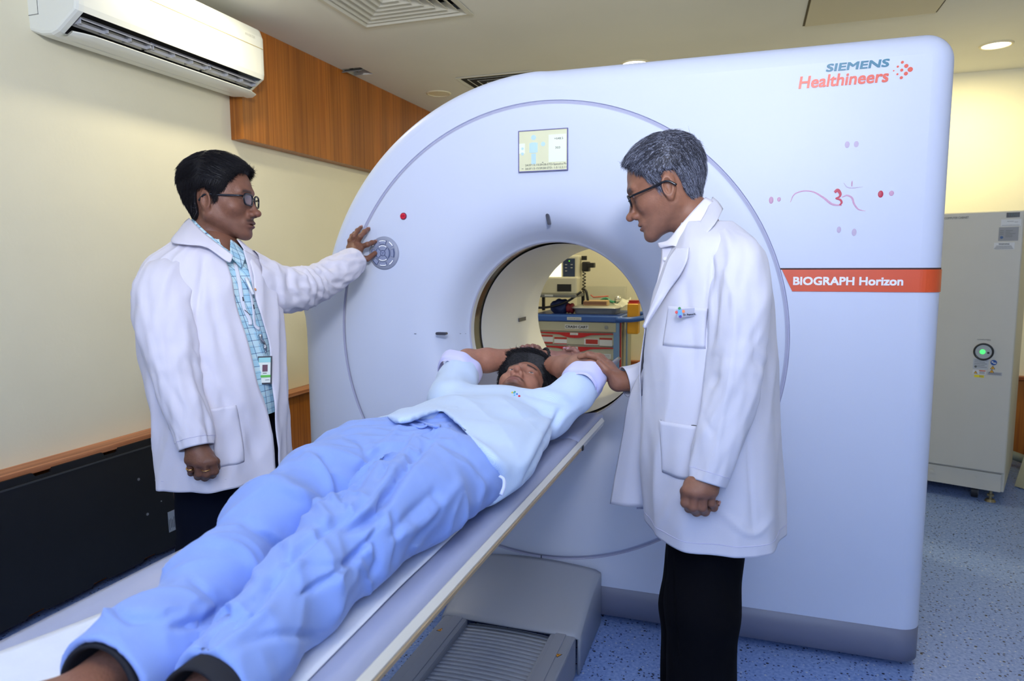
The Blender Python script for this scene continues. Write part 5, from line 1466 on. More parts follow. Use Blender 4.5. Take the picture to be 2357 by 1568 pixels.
# coat, open at the front
op = [(22, 26), (16, 22), (10, 13), (11, 7), (10, 5), (5, 12), (2, 10), (-4, 9), (-6, 9), (-5, 9)]
op = [(radians(a), radians(b)) for a, b in op]
def dispL(a, z, t):
    k = np.clip((1.15-z)/.5, 0, 1)
    d = .010*k*sin(a*7+1.2+z*2)+.006*k*sin(a*13+z*4)
    d += .009*(ridge(1.8*noise.noise(V((a*2.6+z*2.5, z*5.0, 3))))-.5)+.003*noise.noise(V((a*6, z*14, 1)))
    return d
cr = Rings(ringsL(RL), faceL, nu=190, nv=12, opens=op, disp=dispL)
cr.P = rows_strokes(cr.P, [([(480, 640), (500, 760), (540, 860)], 12, -.006), ([(470, 600), (455, 700), (450, 800)], 8, -.010), ([(520, 760), (560, 900), (585, 1000)], 14, .006), ([(460, 820), (510, 900), (520, 960)], 10, -.005), ([(560, 950), (580, 1040)], 8, -.004), ([(500, 880), (560, 930)], 9, .004)])
cloth('coat', cr.P, M_coat, DL, .0022, 'long white lab coat, open at the front')
# hem and pocket seams
def ribbonline(P_, off, name, m, parent, w=.0006, closed=False):
    wobj(name, tube_me(P_, w, 5, closed=closed), m, parent)
hem = cr.sub(len(cr.P)-9, len(cr.P)-8, 0, cr.P.shape[1], .0) if False else None
nR, nC = cr.P.shape[:2]
ribbonline([p for p in cr.P[nR-6][::2]], 0, 'hem_seam', M_thread, DL, .0010)
# patch pocket near side
def pocket(cr, i0, i1, j0, j1, m, parent, name='pocket', sagj=0, off=.004, seam=M_thread):
    g = cr.sub(i0, i1, j0, j1, off).copy()
    # round the lower corners in, let the top edge stand off
    n = len(g); d0 = cr.sub(i0, i1, j0, j1, 0)
    for r in range(min(4, n)): g[r] += (g[r]-d0[r])/off*(.004*(4-r)/4)
    g[-1] = d0[-1]+(g[-1]-d0[-1])*.2; g[:, 0] = d0[:, 0]+(g[:, 0]-d0[:, 0])*.2; g[:, -1] = d0[:, -1]+(g[:, -1]-d0[:, -1])*.2
    o = cloth(name, g, m, parent, .0016)
    edge = list(g[:, 0])+list(g[-1])+list(g[::-1, -1])
    wobj('pocket_seam', tube_me(edge[::1], .0009, 5), seam, parent)
    wobj('pocket_seam', tube_me(list(g[min(5, n-1)]), .0008, 5), seam, parent)
    return g
def find_ij(P_, x, y, near=True):
    px = proj(P_.reshape(-1, 3)); d = np.hypot(px[:, 0]-x, px[:, 1]-y)
    D = (P_.reshape(-1, 3)-CAM)@FW
    d = d+D*30
    k = int(np.argmin(d)); return k//P_.shape[1], k % P_.shape[1]
i0, j0 = find_ij(cr.P, 468, 942); i1, j1 = find_ij(cr.P, 562, 1068)
pocket(cr, min(i0, i1), max(i0, i1), min(j0, j1), max(j0, j1), M_coat, DL)
# near sleeve (his right arm), hanging
upv = RT
s1 = sleeve_pts([P(430, 650, 2.0), P(388, 662, 1.91), P(380, 725, 1.865), P(392, 800, 1.84), P(415, 900, 1.82), P(440, 975, 1.81), P(452, 1031, 1.80)], [.062, .084, .080, .070, .060, .052, .046], [.060, .078, .078, .066, .054, .047, .042], RT, seed=3, amp=.009, freq=(1.3, 15), elbow=.33, ea=.0018)
s1 = rows_strokes(s1, [([(330, 700), (350, 800), (380, 900)], 9, .006), ([(400, 640), (385, 740), (395, 850)], 10, -.006), ([(430, 830), (445, 900), (465, 960)], 8, .006), ([(370, 860), (420, 940)], 9, -.007), ([(340, 650), (330, 720)], 8, -.004)])
sleeve('sleeve', s1, M_coat, DL)
ribbonline([p for p in s1[-6]], 0, 'cuff_seam', M_thread, DL, .0008, True)
# far sleeve (his left arm), reaching to the panel
s2 = sleeve_pts([P(560, 640, 2.10), P(600, 652, 2.15), P(640, 664, 2.20), P(680, 668, 2.28), P(730, 652, 2.40), P(778, 624, 2.50), PY(814, 601, 2.285)], [.085, .082, .078, .072, .066, .060, .054], [.085, .078, .072, .070, .064, .058, .052], ZH, seed=11, amp=.009, freq=(1.5, 22), elbow=.25, ea=.007)
s2 = rows_strokes(s2, [([(664, 628), (668, 660), (680, 690)], 6, -.012), ([(645, 640), (652, 690), (658, 715)], 8, .008), ([(688, 640), (700, 670), (730, 690)], 7, -.008), ([(700, 625), (722, 655), (745, 668)], 7, .007), ([(742, 618), (742, 640)], 5, -.008), ([(620, 690), (655, 712), (675, 705)], 7, .006), ([(780, 610), (800, 625)], 5, -.005), ([(755, 650), (790, 650)], 6, -.005)])
sleeve('sleeve', s2, M_coat, DL)
# shoulder cap seam line, collar and lapels
col = patch_pts([[P(436, 502, 2.06), P(452, 520, 2.00), P(480, 545, 1.965), P(512, 570, 1.96), P(536, 588, 1.955)],
                 [P(425, 512, 2.05), P(432, 532, 1.97), P(462, 556, 1.93), P(498, 578, 1.94), P(528, 604, 1.945)],
                 [P(412, 530, 2.03), P(394, 556, 1.94), P(430, 563, 1.91), P(470, 566, 1.92), P(500, 585, 1.945)]], 6, 5)
cloth('collar', col, M_coat, DL, .003)
lap2 = patch_pts([[P(560, 575, 2.04), P(578, 585, 2.07), P(604, 600, 2.12)], [P(572, 620, 2.03), P(592, 640, 2.05), P(606, 660, 2.08)], [P(588, 690, 2.02), P(600, 700, 2.03), P(610, 720, 2.05)]], 6, 8)
cloth('lapel', lap2, M_coat, DL, .003)
scol = patch_pts([[P(443, 502, 2.05), P(468, 528, 1.99), P(500, 556, 1.975), P(524, 578, 1.975)], [P(440, 512, 2.04), P(462, 540, 1.975), P(500, 572, 1.96), P(530, 590, 1.965)], [P(444, 522, 2.03), P(470, 552, 1.965), P(504, 582, 1.952), P(516, 592, 1.96)]], 6, 5)
M_plaid2 = plaid('checked_collar', rgb(166, 208, 228), rgb(70, 88, 118), rgb(200, 228, 238), 32, (.4, .3, .9), .04)
cloth('shirt_collar', scol, M_plaid2, DL, .0025)
scol2 = patch_pts([[P(531, 552, 2.02), P(545, 562, 2.05), P(562, 580, 2.07)], [P(530, 572, 2.00), P(545, 582, 2.02), P(564, 594, 2.04)], [P(531, 590, 1.985), P(541, 602, 1.995), P(556, 618, 2.01)]], 6, 6)
cloth('shirt_collar', scol2, M_plaid2, DL, .0025)
# shirt placket and buttons
def on_shirt(x, y, off=.003):
    i, j = find_ij(sr.P, x, y); p = sr.P[i, j]; n = p-sr.P[i].mean(0); n[2] = 0
    return p+n/np.linalg.norm(n)*off
lp_ = [on_shirt(x, y, .0055) for x, y in ((541, 604), (549, 650), (557, 700), (568, 735), (578, 752))]
lanyard = wobj('lanyard', tube_me(catmull(lp_, 5), .0058, 8, flat=.3), mat('lanyard_white', rgb(214, 216, 226), .6), DL)
lp2 = [on_shirt(x, y, .0065) for x, y in ((566, 640), (571, 680), (578, 715), (584, 748), (590, 762))]
wobj('lanyard', tube_me(catmull(lp2, 5), .0058, 8, flat=.3), MATS['lanyard_white'], DL)
for a, b in (((569, 665), (571, 673)), ((574, 697), (577, 707)), ((553, 680), (555, 690)), ((562, 716), (566, 726))):
    wobj('lanyard_print', tube_me([on_shirt(*a, .0092), on_shirt(*b, .0092)], .0022, 6, flat=.3), mat('lanyard_ink', rgb(24, 26, 40), .6), DL)
hk = [on_shirt(x, y, .009) for x, y in ((592, 764), (595, 776), (599, 790), (602, 804), (604, 818))]
wobj('badge_clip', tube_me(catmull(hk, 4), .0045, 8, radii=[.006, .006, .005, .004, .004, .005, .0055, .005, .004, .004, .005, .006, .005, .003, .002, .002, .002][:17]), mat('clip_metal', rgb(170, 172, 178), .25, metal=.9), DL)
# identity card
bt, bb = on_shirt(611, 820, .012), on_shirt(609, 882, .012)
bt = P(610, 822, (bt-CAM)@FW-.022); bb = P(609, 883, (bt-CAM)@FW+.0)
rt_ = (RH*.97+FH*.24); rt_ /= np.linalg.norm(rt_); dn_ = bb-bt; H_ = np.linalg.norm(dn_); dn_ = dn_/H_; nz_ = np.cross(rt_, dn_); nz_ = nz_ if nz_@FW < 0 else -nz_
def card(u0, u1, v0, v1, off, th=.0008):
    c = bt+rt_*((u0+u1)/2*.040)+dn_*((v0+v1)/2*H_)+nz_*off; bm = bmesh.new()
    R3 = Matrix((tuple(rt_), tuple(-dn_), tuple(nz_))).transposed(); add_box(bm, tuple(c), ((u1-u0)*.040, (v1-v0)*H_, th), 0, 1, R3); return bm_me(bm)
BD = wobj('identity_badge', card(-.5, .5, -.03, 1.03, 0, .003), mat('badge_black', rgb(16, 18, 26), .4), DL)
wobj('badge_card', card(-.42, .40, .02, .97, .0022), mat('badge_card', rgb(222, 226, 214), .4), BD)
wobj('badge_stripe', card(-.42, .40, .02, .20, .0030), mat('badge_teal', rgb(150, 206, 204), .5), BD)
wobj('badge_stripe', card(-.42, .40, .68, .77, .0030), mat('badge_green', rgb(90, 180, 60), .5), BD)
wobj('badge_photo', card(-.16, .20, .29, .55, .0030), mat('badge_photo', rgb(96, 50, 66), .5), BD)
wobj('badge_text', card(-.12, .14, .60, .62, .0030), MATS['lanyard_ink'], BD); wobj('badge_text', card(.05, .32, .86, .875, .0030), MATS['lanyard_ink'], BD)
# pen clip / white marker in the coat's breast pocket and logo
wobj('pen', join_me([tube_me([P(566, 640, 2.0), P(571, 652, 1.995), P(583, 678, 1.99)], .0045, 8)]), mat('pen_white', rgb(232, 234, 240), .4), DL)
wobj('logo', tube_me([P(587, 664, 2.01), P(589, 669, 2.01)], .0032, 8, flat=.5), mat('logo_orange', rgb(226, 150, 90), .6), DL)
# gold rings
def ring_on(fg, t, r, m, parent, w=.0016):
    a, b = np.array(fg[0]), np.array(fg[1]); d = (b-a)/np.linalg.norm(b-a); c = a+(b-a)*t
    u = np.cross(d, UP); u /= np.linalg.norm(u); v = np.cross(d, u)
    wobj('finger_ring', tube_me([c+(u*cos(q)+v*sin(q))*r for q in np.linspace(0, 2*pi, 28, endpoint=False)], w, 8, closed=True), m, parent)
M_gold = mat('gold', rgb(230, 180, 110), .25, metal=1)
ring_on([rh['knuckles'][3], rh['fingers'][3][0]], .8, .0092, M_gold, DL, .0022)
ring_on([rh['knuckles'][1], rh['fingers'][1][0]], .55, .0112, M_gold, DL, .0012)
# trousers and shoes
def trousers(hipc, legs, lo, hi, m, parent, h=.008, S=None, seed=0):
    def f(p):
        d = None
        for pts, rs in legs:
            c = chain(p, pts, rs, .03); d = c if d is None else smin(d, c, .035)
        d = smin(d, chain(p, hipc[0], hipc[1], .03), .05)
        return smax(d, lo[2]+.03-p[:, 2], .002)
    v, fc = sn(f, lo, hi, h); v = relax(v, fc, 2, .5); n = normals(v, fc)
    dd = np.array([.006*(ridge(1.8*nz(p, (9, 9, 3.2), seed))-.5)+.002*nz(p, (24, 24, 14), seed) for p in v]); v = v+n*dd[:, None]
    if S: v = strokes(v, n, S)
    return wobj('trousers', np_me(v, fc), m, parent)
trousers(([(-1.50, 1.62, .90), (-1.47, 1.72, .90)], [.10, .08]), [([(-1.49, 1.61, .88), (-1.485, 1.60, .48), (-1.485, 1.60, .06)], [.110, .098, .090]), ([(-1.46, 1.75, .86), (-1.43, 1.80, .48), (-1.43, 1.80, .06)], [.100, .095, .092])], (-1.72, 1.38, .03), (-1.25, 1.98, 1.08), M_navy, DL)
def shoe(x, y, yaw, parent, m):
    c, s = cos(yaw), sin(yaw)
    def f(p):
        q = p-np.array([x, y, 0]); a = q[:, 0]*c+q[:, 1]*s; b = -q[:, 0]*s+q[:, 1]*c; q = np.stack([a, b, q[:, 2]], 1)
        d = ell(q, (-.02, 0, .045), (.075, .042, .05)); d = smin(d, ell(q, (.09, 0, .03), (.10, .047, .036)), .03)
        d = smin(d, cap(q, (-.03, 0, .05), (-.03, 0, .10), .042, .04), .02)
        return smax(d, .004-q[:, 2], .004)
    v, fc = sn(f, (x-.22, y-.22, -.01), (x+.22, y+.22, .16), .006); wobj('shoe', np_me(v, fc), m, parent)
M_shoe = mat('black_shoe', rgb(14, 13, 14), .35)
shoe(-1.50, 1.57, .25, DL, M_shoe); shoe(-1.41, 1.81, .25, DL, M_shoe)
# ================================================================ doctor at the right
DR = thing('person', 'grey-haired man in glasses and white lab coat looking down at the lying patient', 'person', (-.06, 1.66, 0))
q_ = radians(18); p_ = radians(21)
fR = (-RH*cos(q_)+FH*sin(q_))*cos(p_)-ZH*sin(p_); rR = FH*cos(q_)+RH*sin(q_)
oR = CAM+(np.array([-.2183, 1.9292, 1.5364])-CAM)*(1.80/1.863)
hR = head_frame(oR+RT*.004, rR, fR)
neckR = ([(0, -.020, -.06), (0, -.038, -.11), (0, -.050, -.165)], [.050, .052, .044])
vs, fs, hc_ = build_head('B', neckR, SKIN_R, rgb(104, 62, 56), dict(brow=.8, stub=.12, stubcol=(.12, .11, .11), hair=(.03, .03, .035)))
vs = vs*np.array([1, 1.0, 1.035])
pieces = [(to_world(vs, hR), fs, hc_)]
nh = dict(wrist=P(1625, 1108, 1.462), fore=P(1637, 1070, 1.47), knuckles=[P(1582, 1130, 1.449), P(1600, 1134, 1.44), P(1620, 1135, 1.44), P(1639, 1133, 1.449)],
 fingers=[[P(1578, 1158, 1.455), P(1586, 1170, 1.485), P(1593, 1158, 1.50)], [P(1595, 1167, 1.448), P(1603, 1178, 1.48), P(1609, 1164, 1.50)], [P(1616, 1168, 1.448), P(1623, 1178, 1.475), P(1628, 1164, 1.50)], [P(1637, 1158, 1.455), P(1643, 1169, 1.472), P(1650, 1158, 1.482)]],
 thumb=[P(1590, 1114, 1.46), P(1577, 1131, 1.478), P(1576, 1150, 1.492)])
v, f = hand_mesh(**nh, r=.0092, palm_r=.0122, rw=.026); pieces.append((v, f, np.array(SKIN_R[:3])*.9))
fh = dict(wrist=P(1424, 880, 1.925), fore=P(1455, 878, 1.93), knuckles=[P(1396, 842, 1.945), P(1399, 838, 1.968), P(1402, 839, 1.990), P(1404, 845, 2.012)],
 fingers=[[P(1376, 824, 1.955), P(1353, 817, 1.965), P(1334, 822, 1.972)], [P(1379, 821, 1.98), P(1358, 817, 1.992), P(1343, 824, 2.0)], [P(1385, 823, 2.008), P(1366, 821, 2.02), P(1353, 829, 2.03)], [P(1389, 831, 2.03), P(1375, 830, 2.04), P(1364, 836, 2.05)]],
 thumb=[P(1411, 866, 1.912), P(1395, 852, 1.902), P(1379, 835, 1.905)])
v, f = hand_mesh(**fh, r=.0092, palm_r=.0122, rw=.026); pieces.append((v, f, np.array(SKIN_R[:3])))
def at0(p, z): return (p[0], p[1], z)
nk_ = P(1618, 1400, 1.60); fk_ = P(1590, 1400, 1.78)
br = bodyf(([P(1625, 600, 1.72), P(1632, 780, 1.70), P(1635, 980, 1.70)], [.055, .100, .110]),
 [([P(1690, 640, 1.56), P(1692, 850, 1.50), P(1645, 1040, 1.472), P(1625, 1108, 1.462)], [.050, .042, .034, .027]), ([P(1600, 650, 1.86), P(1560, 830, 1.93), P(1480, 868, 1.94), P(1424, 880, 1.925)], [.045, .036, .027, .026])],
 [([P(1640, 1120, 1.62), nk_, at0(nk_, .09), at0(nk_-RH*.09, .05)], [.085, .056, .044, .04]), ([P(1625, 1100, 1.78), fk_, at0(fk_, .09), at0(fk_-RH*.09, .05)], [.085, .056, .044, .04])])
v, f = sn(br, (-.50, 1.25, .0), (.30, 2.15, 1.48), .012); pieces.append((v, f, np.array(SKIN_R[:3])))
body_mesh(pieces, M_skin, DR)
nails([fh['thumb'], nh['fingers'][3]], [-FW-RT*.2+UP*.2, RT-FW*.4], M_nail, DR)
eyes_parts(hR, DR, look=(0, 1, -.35))
POLY_R = [(.100, .175), (.092, .105), (.070, .078), (.064, .058), (.048, .040), (.040, .016), (.030, .004), (.024, -.020), (.014, -.020), (.010, .012), (-.004, .026), (-.028, .018), (-.034, -.014), (-.036, -.045), (-.050, -.082), (-.15, -.100), (-.15, .175)]
def thR(q): return .006+.013*np.clip((q[:, 2]-.02)/.08, 0, 1)
def flR(p): return (.9*p[0], .8 if p[1] > -.04 and p[2] > .045 else -.25, -.2 if p[2] > .06 else -1)
def colR(p, r):
    g = r.rand(); side = np.clip((.05-p[2])/.08, 0, 1)*.35+.15*(p[1] > .02)
    return (.22, .24, .32) if g < .20+side else ((.06, .065, .09) if g < .55+side else (.022, .023, .035))
build_hair('B', hR, POLY_R, thR, M_hair, DR, flR, n=6500, L=.021, wid=.00055, lift=.10, cols=colR, seed=4)
gl2 = wobj('glasses', None, None, DR); glasses(hR, gl2, lz=-.008, yl=.098, hh=.0150, hw=.0265)
# coat
faceR = -RH*.97+FH*.22
RR_ = [(512, 1622, .055, .065, .075), (535, 1628, .072, .088, .120), (560, 1636, .092, .104, .162), (610, 1642, .118, .120, .190), (690, 1637, .142, .140, .203), (780, 1633, .152, .152, .203), (880, 1632, .158, .158, .203), (980, 1632, .162, .160, .208), (1080, 1634, .162, .162, .213), (1150, 1637, .160, .163, .218), (1197, 1640, .156, .160, .220)]
def ringsR(rows, D=1.70, grow=0):
    o = []
    for y, x, fr, bk, si in rows:
        p = P(x, y, D); o.append((p[2], p[0], p[1], fr+grow, bk+grow, si+grow))
    return o
def dispR(a, z, t):
    k = np.clip((1.10-z)/.55, 0, 1)
    d = .007*k*sin(a*6+.6+z*1.5)+.004*k*sin(a*11+z*3)
    d += .006*(ridge(1.7*noise.noise(V((a*2.2+5+z*2, z*4.5, 8))))-.5)+.002*noise.noise(V((a*5, z*12, 5)))
    return d
cr2 = Rings(ringsR(RR_), faceR, nu=200, nv=12, disp=dispR)
cr2.P = rows_strokes(cr2.P, [([(1640, 590), (1636, 660), (1630, 760)], 7, -.010), ([(1600, 700), (1560, 800), (1530, 880)], 16, .004), ([(1570, 640), (1590, 740), (1600, 860)], 12, -.004), ([(1720, 1010), (1728, 1120), (1735, 1230)], 4, -.004), ([(1600, 1120), (1650, 1200)], 12, -.004), ([(1660, 1180), (1730, 1230), (1780, 1190)], 8, .005), ([(1550, 1140), (1510, 1220)], 9, .003)])
wobj('coat', cr2.mesh(), M_coat2, DR, 'knee-length white lab coat').modifiers.new('s', 'SOLIDIFY').thickness = .0022
nR2 = len(cr2.P)
ribbonline([p for p in cr2.P[nR2-7][::2]], 0, 'hem_seam', mat('coat_seam2', rgb(200, 198, 222), .9), DR, .0009, True)
M_seam2 = MATS['coat_seam2']
# front edge of the near panel: a fold-over strip, and the far panel hanging open
flap = [[P(1520, 700, 1.78), P(1498, 712, 1.76), P(1485, 745, 1.72)], [P(1490, 820, 1.82), P(1480, 830, 1.79), P(1474, 845, 1.74)], [P(1452, 905, 1.85), P(1466, 905, 1.79), P(1476, 910, 1.75)], [P(1436, 1000, 1.86), P(1456, 1000, 1.80), P(1480, 1000, 1.76)], [P(1418, 1090, 1.86), P(1445, 1090, 1.81), P(1480, 1085, 1.77)], [P(1404, 1160, 1.86), P(1438, 1166, 1.81), P(1484, 1168, 1.78)]]
fp_ = crease(patch_pts(flap, 8, 8), .004, (7, 7, 3)); cloth('front_panel', fp_, M_coat2, DR, .0022, 'far front panel of the open coat')
ribbonline([p for p in fp_[-4]], 0, 'hem_seam', M_seam2, DR, .0008)
inner = [[P(1490, 900, 1.80), P(1500, 900, 1.78)], [P(1468, 1000, 1.84), P(1500, 1000, 1.80)], [P(1468, 1100, 1.86), P(1505, 1100, 1.82)], [P(1466, 1172, 1.86), P(1510, 1172, 1.82)]]
cloth('coat_lining', patch_pts(inner, 4, 6), mat('coat_inner', rgb(196, 196, 220), .9), DR, .002)
# pockets
i0, j0 = find_ij(cr2.P, 1520, 965); i1, j1 = find_ij(cr2.P, 1612, 1120)
gp = pocket(cr2, min(i0, i1), max(i0, i1), min(j0, j1), max(j0, j1), M_coat2, DR, seam=M_seam2, off=.005)
i0, j0 = find_ij(cr2.P, 1537, 705); i1, j1 = find_ij(cr2.P, 1622, 808)
pocket(cr2, min(i0, i1), max(i0, i1), min(j0, j1), max(j0, j1), M_coat2, DR, seam=M_seam2, off=.0018)
PH = tag(obj('mobile_phone', None), 'black mobile phone showing at the top of the coat\'s side pocket', 'phone')
tp = gp[1][len(gp[1])//2+2]
bm = bmesh.new(); R3 = Matrix((tuple(RH), tuple(-FH*.95+ZH*.1), tuple(ZH))).transposed()
dcen = (tp-CAM)@FW
xd = gp[1][-1]-gp[1][0]; xd /= np.linalg.norm(xd); yd = np.cross(ZH, xd); yd /= np.linalg.norm(yd); R3 = Matrix((tuple(xd), tuple(yd), tuple(np.cross(xd, yd)))).transposed()
pc = P(1576, 986, dcen-.006)
add_box(bm, tuple(pc-ZH*.035), (.066, .009, .10), .004, 3, (R3 @ Matrix.Rotation(radians(-9), 3, 'Y')))
wobj('phone_body', bm_me(bm), mat('phone_black', rgb(16, 18, 26), .25), PH)
# near sleeve
n1 = sleeve_pts([P(1672, 575, 1.60), P(1700, 620, 1.535), P(1702, 700, 1.505), P(1694, 800, 1.495), P(1683, 900, 1.485), P(1662, 980, 1.478), P(1641, 1060, 1.47), P(1627, 1112, 1.465)], [.055, .066, .069, .065, .060, .054, .047, .041], [.052, .060, .064, .060, .056, .052, .045, .039], RT, seed=21, amp=.007, freq=(1.2, 12), elbow=.30, ea=.0012)
n1 = rows_strokes(n1, [([(1668, 620), (1690, 700), (1690, 800), (1668, 930), (1645, 1060)], 7, .006), ([(1650, 640), (1645, 720), (1640, 790)], 8, -.007), ([(1650, 860), (1640, 890)], 8, -.006), ([(1740, 760), (1738, 840)], 8, -.004), ([(1620, 960), (1640, 1000)], 7, -.003)])
sleeve('sleeve', n1, M_coat2, DR)
ribbonline([p for p in n1[-8]], 0, 'cuff_seam', M_seam2, DR, .0007, True)
# far sleeve
n2 = sleeve_pts([P(1600, 650, 1.84), P(1575, 760, 1.92), P(1540, 845, 1.95), P(1490, 868, 1.94), P(1437, 879, 1.93)], [.062, .062, .058, .052, .046], [.062, .060, .056, .049, .043], ZH, seed=31, amp=.004, freq=(1.3, 14))
sleeve('sleeve', n2, M_coat2, DR)
# collar, lapel, shirt
M_pin = mat('pinstripe_shirt', rgb(224, 222, 234), .8, bump=.08, bump_scale=500)
sh_ = Rings(ringsR(RR_[:6], grow=-.012), faceR, nu=100, nv=8); wobj('shirt', sh_.mesh(), M_pin, DR)
shf = patch_pts([[P(1522, 562, 1.70), P(1545, 556, 1.67), P(1575, 560, 1.64)], [P(1522, 600, 1.70), P(1545, 600, 1.665), P(1575, 600, 1.64)], [P(1512, 650, 1.69), P(1530, 650, 1.67), P(1550, 650, 1.65)], [P(1500, 700, 1.68), P(1510, 700, 1.67), P(1525, 700, 1.66)]], 5, 6)
cloth('shirt_front', shf, M_pin, DR, .002)
wobj('shirt_button', cyl_me(P(1531, 596, 1.676), P(1531, 596, 1.684), .0045, n=16), mat('button_pearl', rgb(210, 208, 216), .3), DR)
def onC(x, y, off, dmax=1.72):
    i, j = find_ij(cr2.P, x, y); D = min((cr2.P[i, j]-CAM)@FW, dmax)
    return P(x, y, D-off)
def onN(x, y, D): return P(x, y, D)
sc_ = patch_pts([[P(1514, 560, 1.715), P(1538, 553, 1.68), P(1563, 523, 1.655), P(1596, 485, 1.675), P(1624, 455, 1.72)], [P(1516, 567, 1.71), P(1542, 562, 1.66), P(1578, 540, 1.635), P(1612, 500, 1.65), P(1638, 462, 1.70)], [P(1520, 572, 1.70), P(1548, 566, 1.65), P(1575, 570, 1.62), P(1624, 512, 1.635), P(1650, 474, 1.69)]], 6, 5)
cloth('shirt_collar', sc_, M_pin, DR, .0028)
lp_ = patch_pts([[P(1640, 454, 1.72), P(1622, 494, 1.65), P(1600, 530, 1.61), P(1574, 568, 1.595)], [P(1652, 464, 1.70), P(1636, 502, 1.62), P(1608, 538, 1.59), P(1578, 569, 1.585)], [P(1664, 482, 1.68), P(1648, 512, 1.595), P(1618, 546, 1.573), P(1585, 569, 1.575)]], 6, 5)
cloth('collar', lp_, M_coat2, DR, .003)
g = [[(1556, 572), (1570, 572), (1586, 570)], [(1538, 598), (1562, 598), (1581, 600)], [(1526, 632), (1545, 634), (1564, 634)], [(1514, 668), (1526, 672), (1538, 672)], [(1497, 712), (1501, 716), (1507, 720)], [(1480, 752), (1482, 754), (1484, 757)]]
l2 = patch_pts([[onC(x, y, .016+.006*(k == 1)-.006*(k == 0), 1.60) for k, (x, y) in enumerate(r)] for r in g], 6, 6)
cloth('lapel', l2, M_coat2, DR, .0035)
# name tag
a = find_ij(cr2.P, 1584, 716); tpp = cr2.P[a[0], a[1]]; Dt = (tpp-CAM)@FW-.018
def tagbox(x0, x1, y0, y1, off, m, nm, par, th=.0012, ang=4):
    c = P((x0+x1)/2, (y0+y1)/2, Dt-off); k = Dt/FPX; bm = bmesh.new()
    rr_ = RH*.97-FH*.0; R3 = Matrix((tuple(rr_), tuple(np.cross(ZH, rr_)), tuple(ZH))).transposed() @ Matrix.Rotation(radians(-ang), 3, 'Y')
    add_box(bm, tuple(c), ((x1-x0)*k, th, (y1-y0)*k), 0, 1, R3); return wobj(nm, bm_me(bm), m, par)
NT = tagbox(1556, 1615, 710, 729, 0, mat('tag_silver', rgb(178, 180, 196), .4, metal=.3), 'name_tag', DR, .003)
tagbox(1560, 1570, 713, 727, .0025, mat('tag_blue', rgb(110, 170, 230), .5), 'tag_emblem', NT)
for x, y, c in ((1557, 719, rgb(200, 60, 60)), (1573, 717, rgb(230, 120, 60)), (1564, 710, rgb(40, 130, 70)), (1566, 729, rgb(70, 40, 140))): wobj('tag_dot', cyl_me(P(x, y, Dt-.004), P(x, y, Dt-.001), .0032, n=14), mat('dot%d' % int(c[0]*999+c[1]*99), c, .5), NT)
me = text_me('Dr. Pramod K. Arora', .0085, .0002, .0002); R4 = Matrix((tuple(RH), tuple(ZH), tuple(np.cross(RH, ZH)))).transposed().to_4x4()
me.transform(Matrix.Translation(tuple(P(1573, 727, Dt-.0035))) @ R4 @ Matrix.Rotation(radians(4), 4, 'Z') @ Matrix.Diagonal((.55, .7, 1, 1)))
wobj('tag_text', me, MATS['lanyard_ink'], NT)
tr_ = trousers(([P(1635, 1080, 1.66), P(1625, 1080, 1.74)], [.09, .09]), [([P(1628, 1120, 1.64), P(1618, 1400, 1.60), at0(nk_, .05)], [.095, .080, .074]), ([P(1625, 1110, 1.76), P(1592, 1400, 1.78), at0(fk_, .05)], [.09, .078, .074])], (-.40, 1.28, .02), (.30, 2.05, 1.02), M_blk, DR, seed=5, S=[([(1680, 1290), (1672, 1330), (1690, 1400)], 14, -.006), ([(1545, 1270), (1548, 1400), (1560, 1540)], 5, -.006), ([(1640, 1420), (1690, 1440)], 12, -.004)])
shoe(nk_[0]-.02, nk_[1], pi+.32, DR, M_shoe); shoe(fk_[0]-.02, fk_[1], pi+.32, DR, M_shoe)
# ================================================================ patient
PT = thing('person', 'young man lying in light blue hospital clothes, arms folded behind his head', 'person', (-.65, .55, .84))
_f = np.array([.10, -.335, .935]); _r = np.array([-.99, -.03, .12]); hP0 = head_frame((0, 0, 0), _r, _f)
hP = head_frame(P(1190, 846, 2.12)-hP0[:3, :3]@np.array([0, .118, -.043]), _r, _f)
neckP = ([(0, -.015, -.06), (0, -.035, -.12), (0, -.075, -.19)], [.050, .054, .062])
vs, fs, hc_ = build_head('C', neckP, SKIN_P, rgb(128, 78, 74), dict(moustache=.85, beard=.55, brow=1.0), h=.0018)
pieces = [(to_world(vs, hP), fs, hc_)]
# right arm: elbow up at the left, forearm across behind the head; the hand lies on the other arm
eR = P(1078, 832, 2.24); wR = P(1262, 824, 2.36); 
hr_ = dict(wrist=wR, fore=P(1225, 824, 2.345), knuckles=[P(1318, 826, 2.33), P(1316, 820, 2.35), P(1312, 815, 2.375), P(1306, 812, 2.395)],
 fingers=[[P(1340, 828, 2.31), P(1350, 829, 2.30), P(1356, 828, 2.29)], [P(1336, 818, 2.335), P(1348, 818, 2.33), P(1356, 820, 2.32)], [P(1328, 810, 2.36), P(1320, 804, 2.365), P(1306, 804, 2.35)], [P(1320, 806, 2.39), P(1310, 801, 2.39), P(1298, 803, 2.375)]],
 thumb=[P(1288, 834, 2.33), P(1312, 836, 2.305), P(1326, 833, 2.295)])
v, f = hand_mesh(**hr_, r=.0080, palm_r=.0105, rw=.025); pieces.append((v, f, np.array(rgb(150, 108, 96)[:3])))
eL = P(1366, 852, 1.985); wL = P(1252, 838, 2.28)
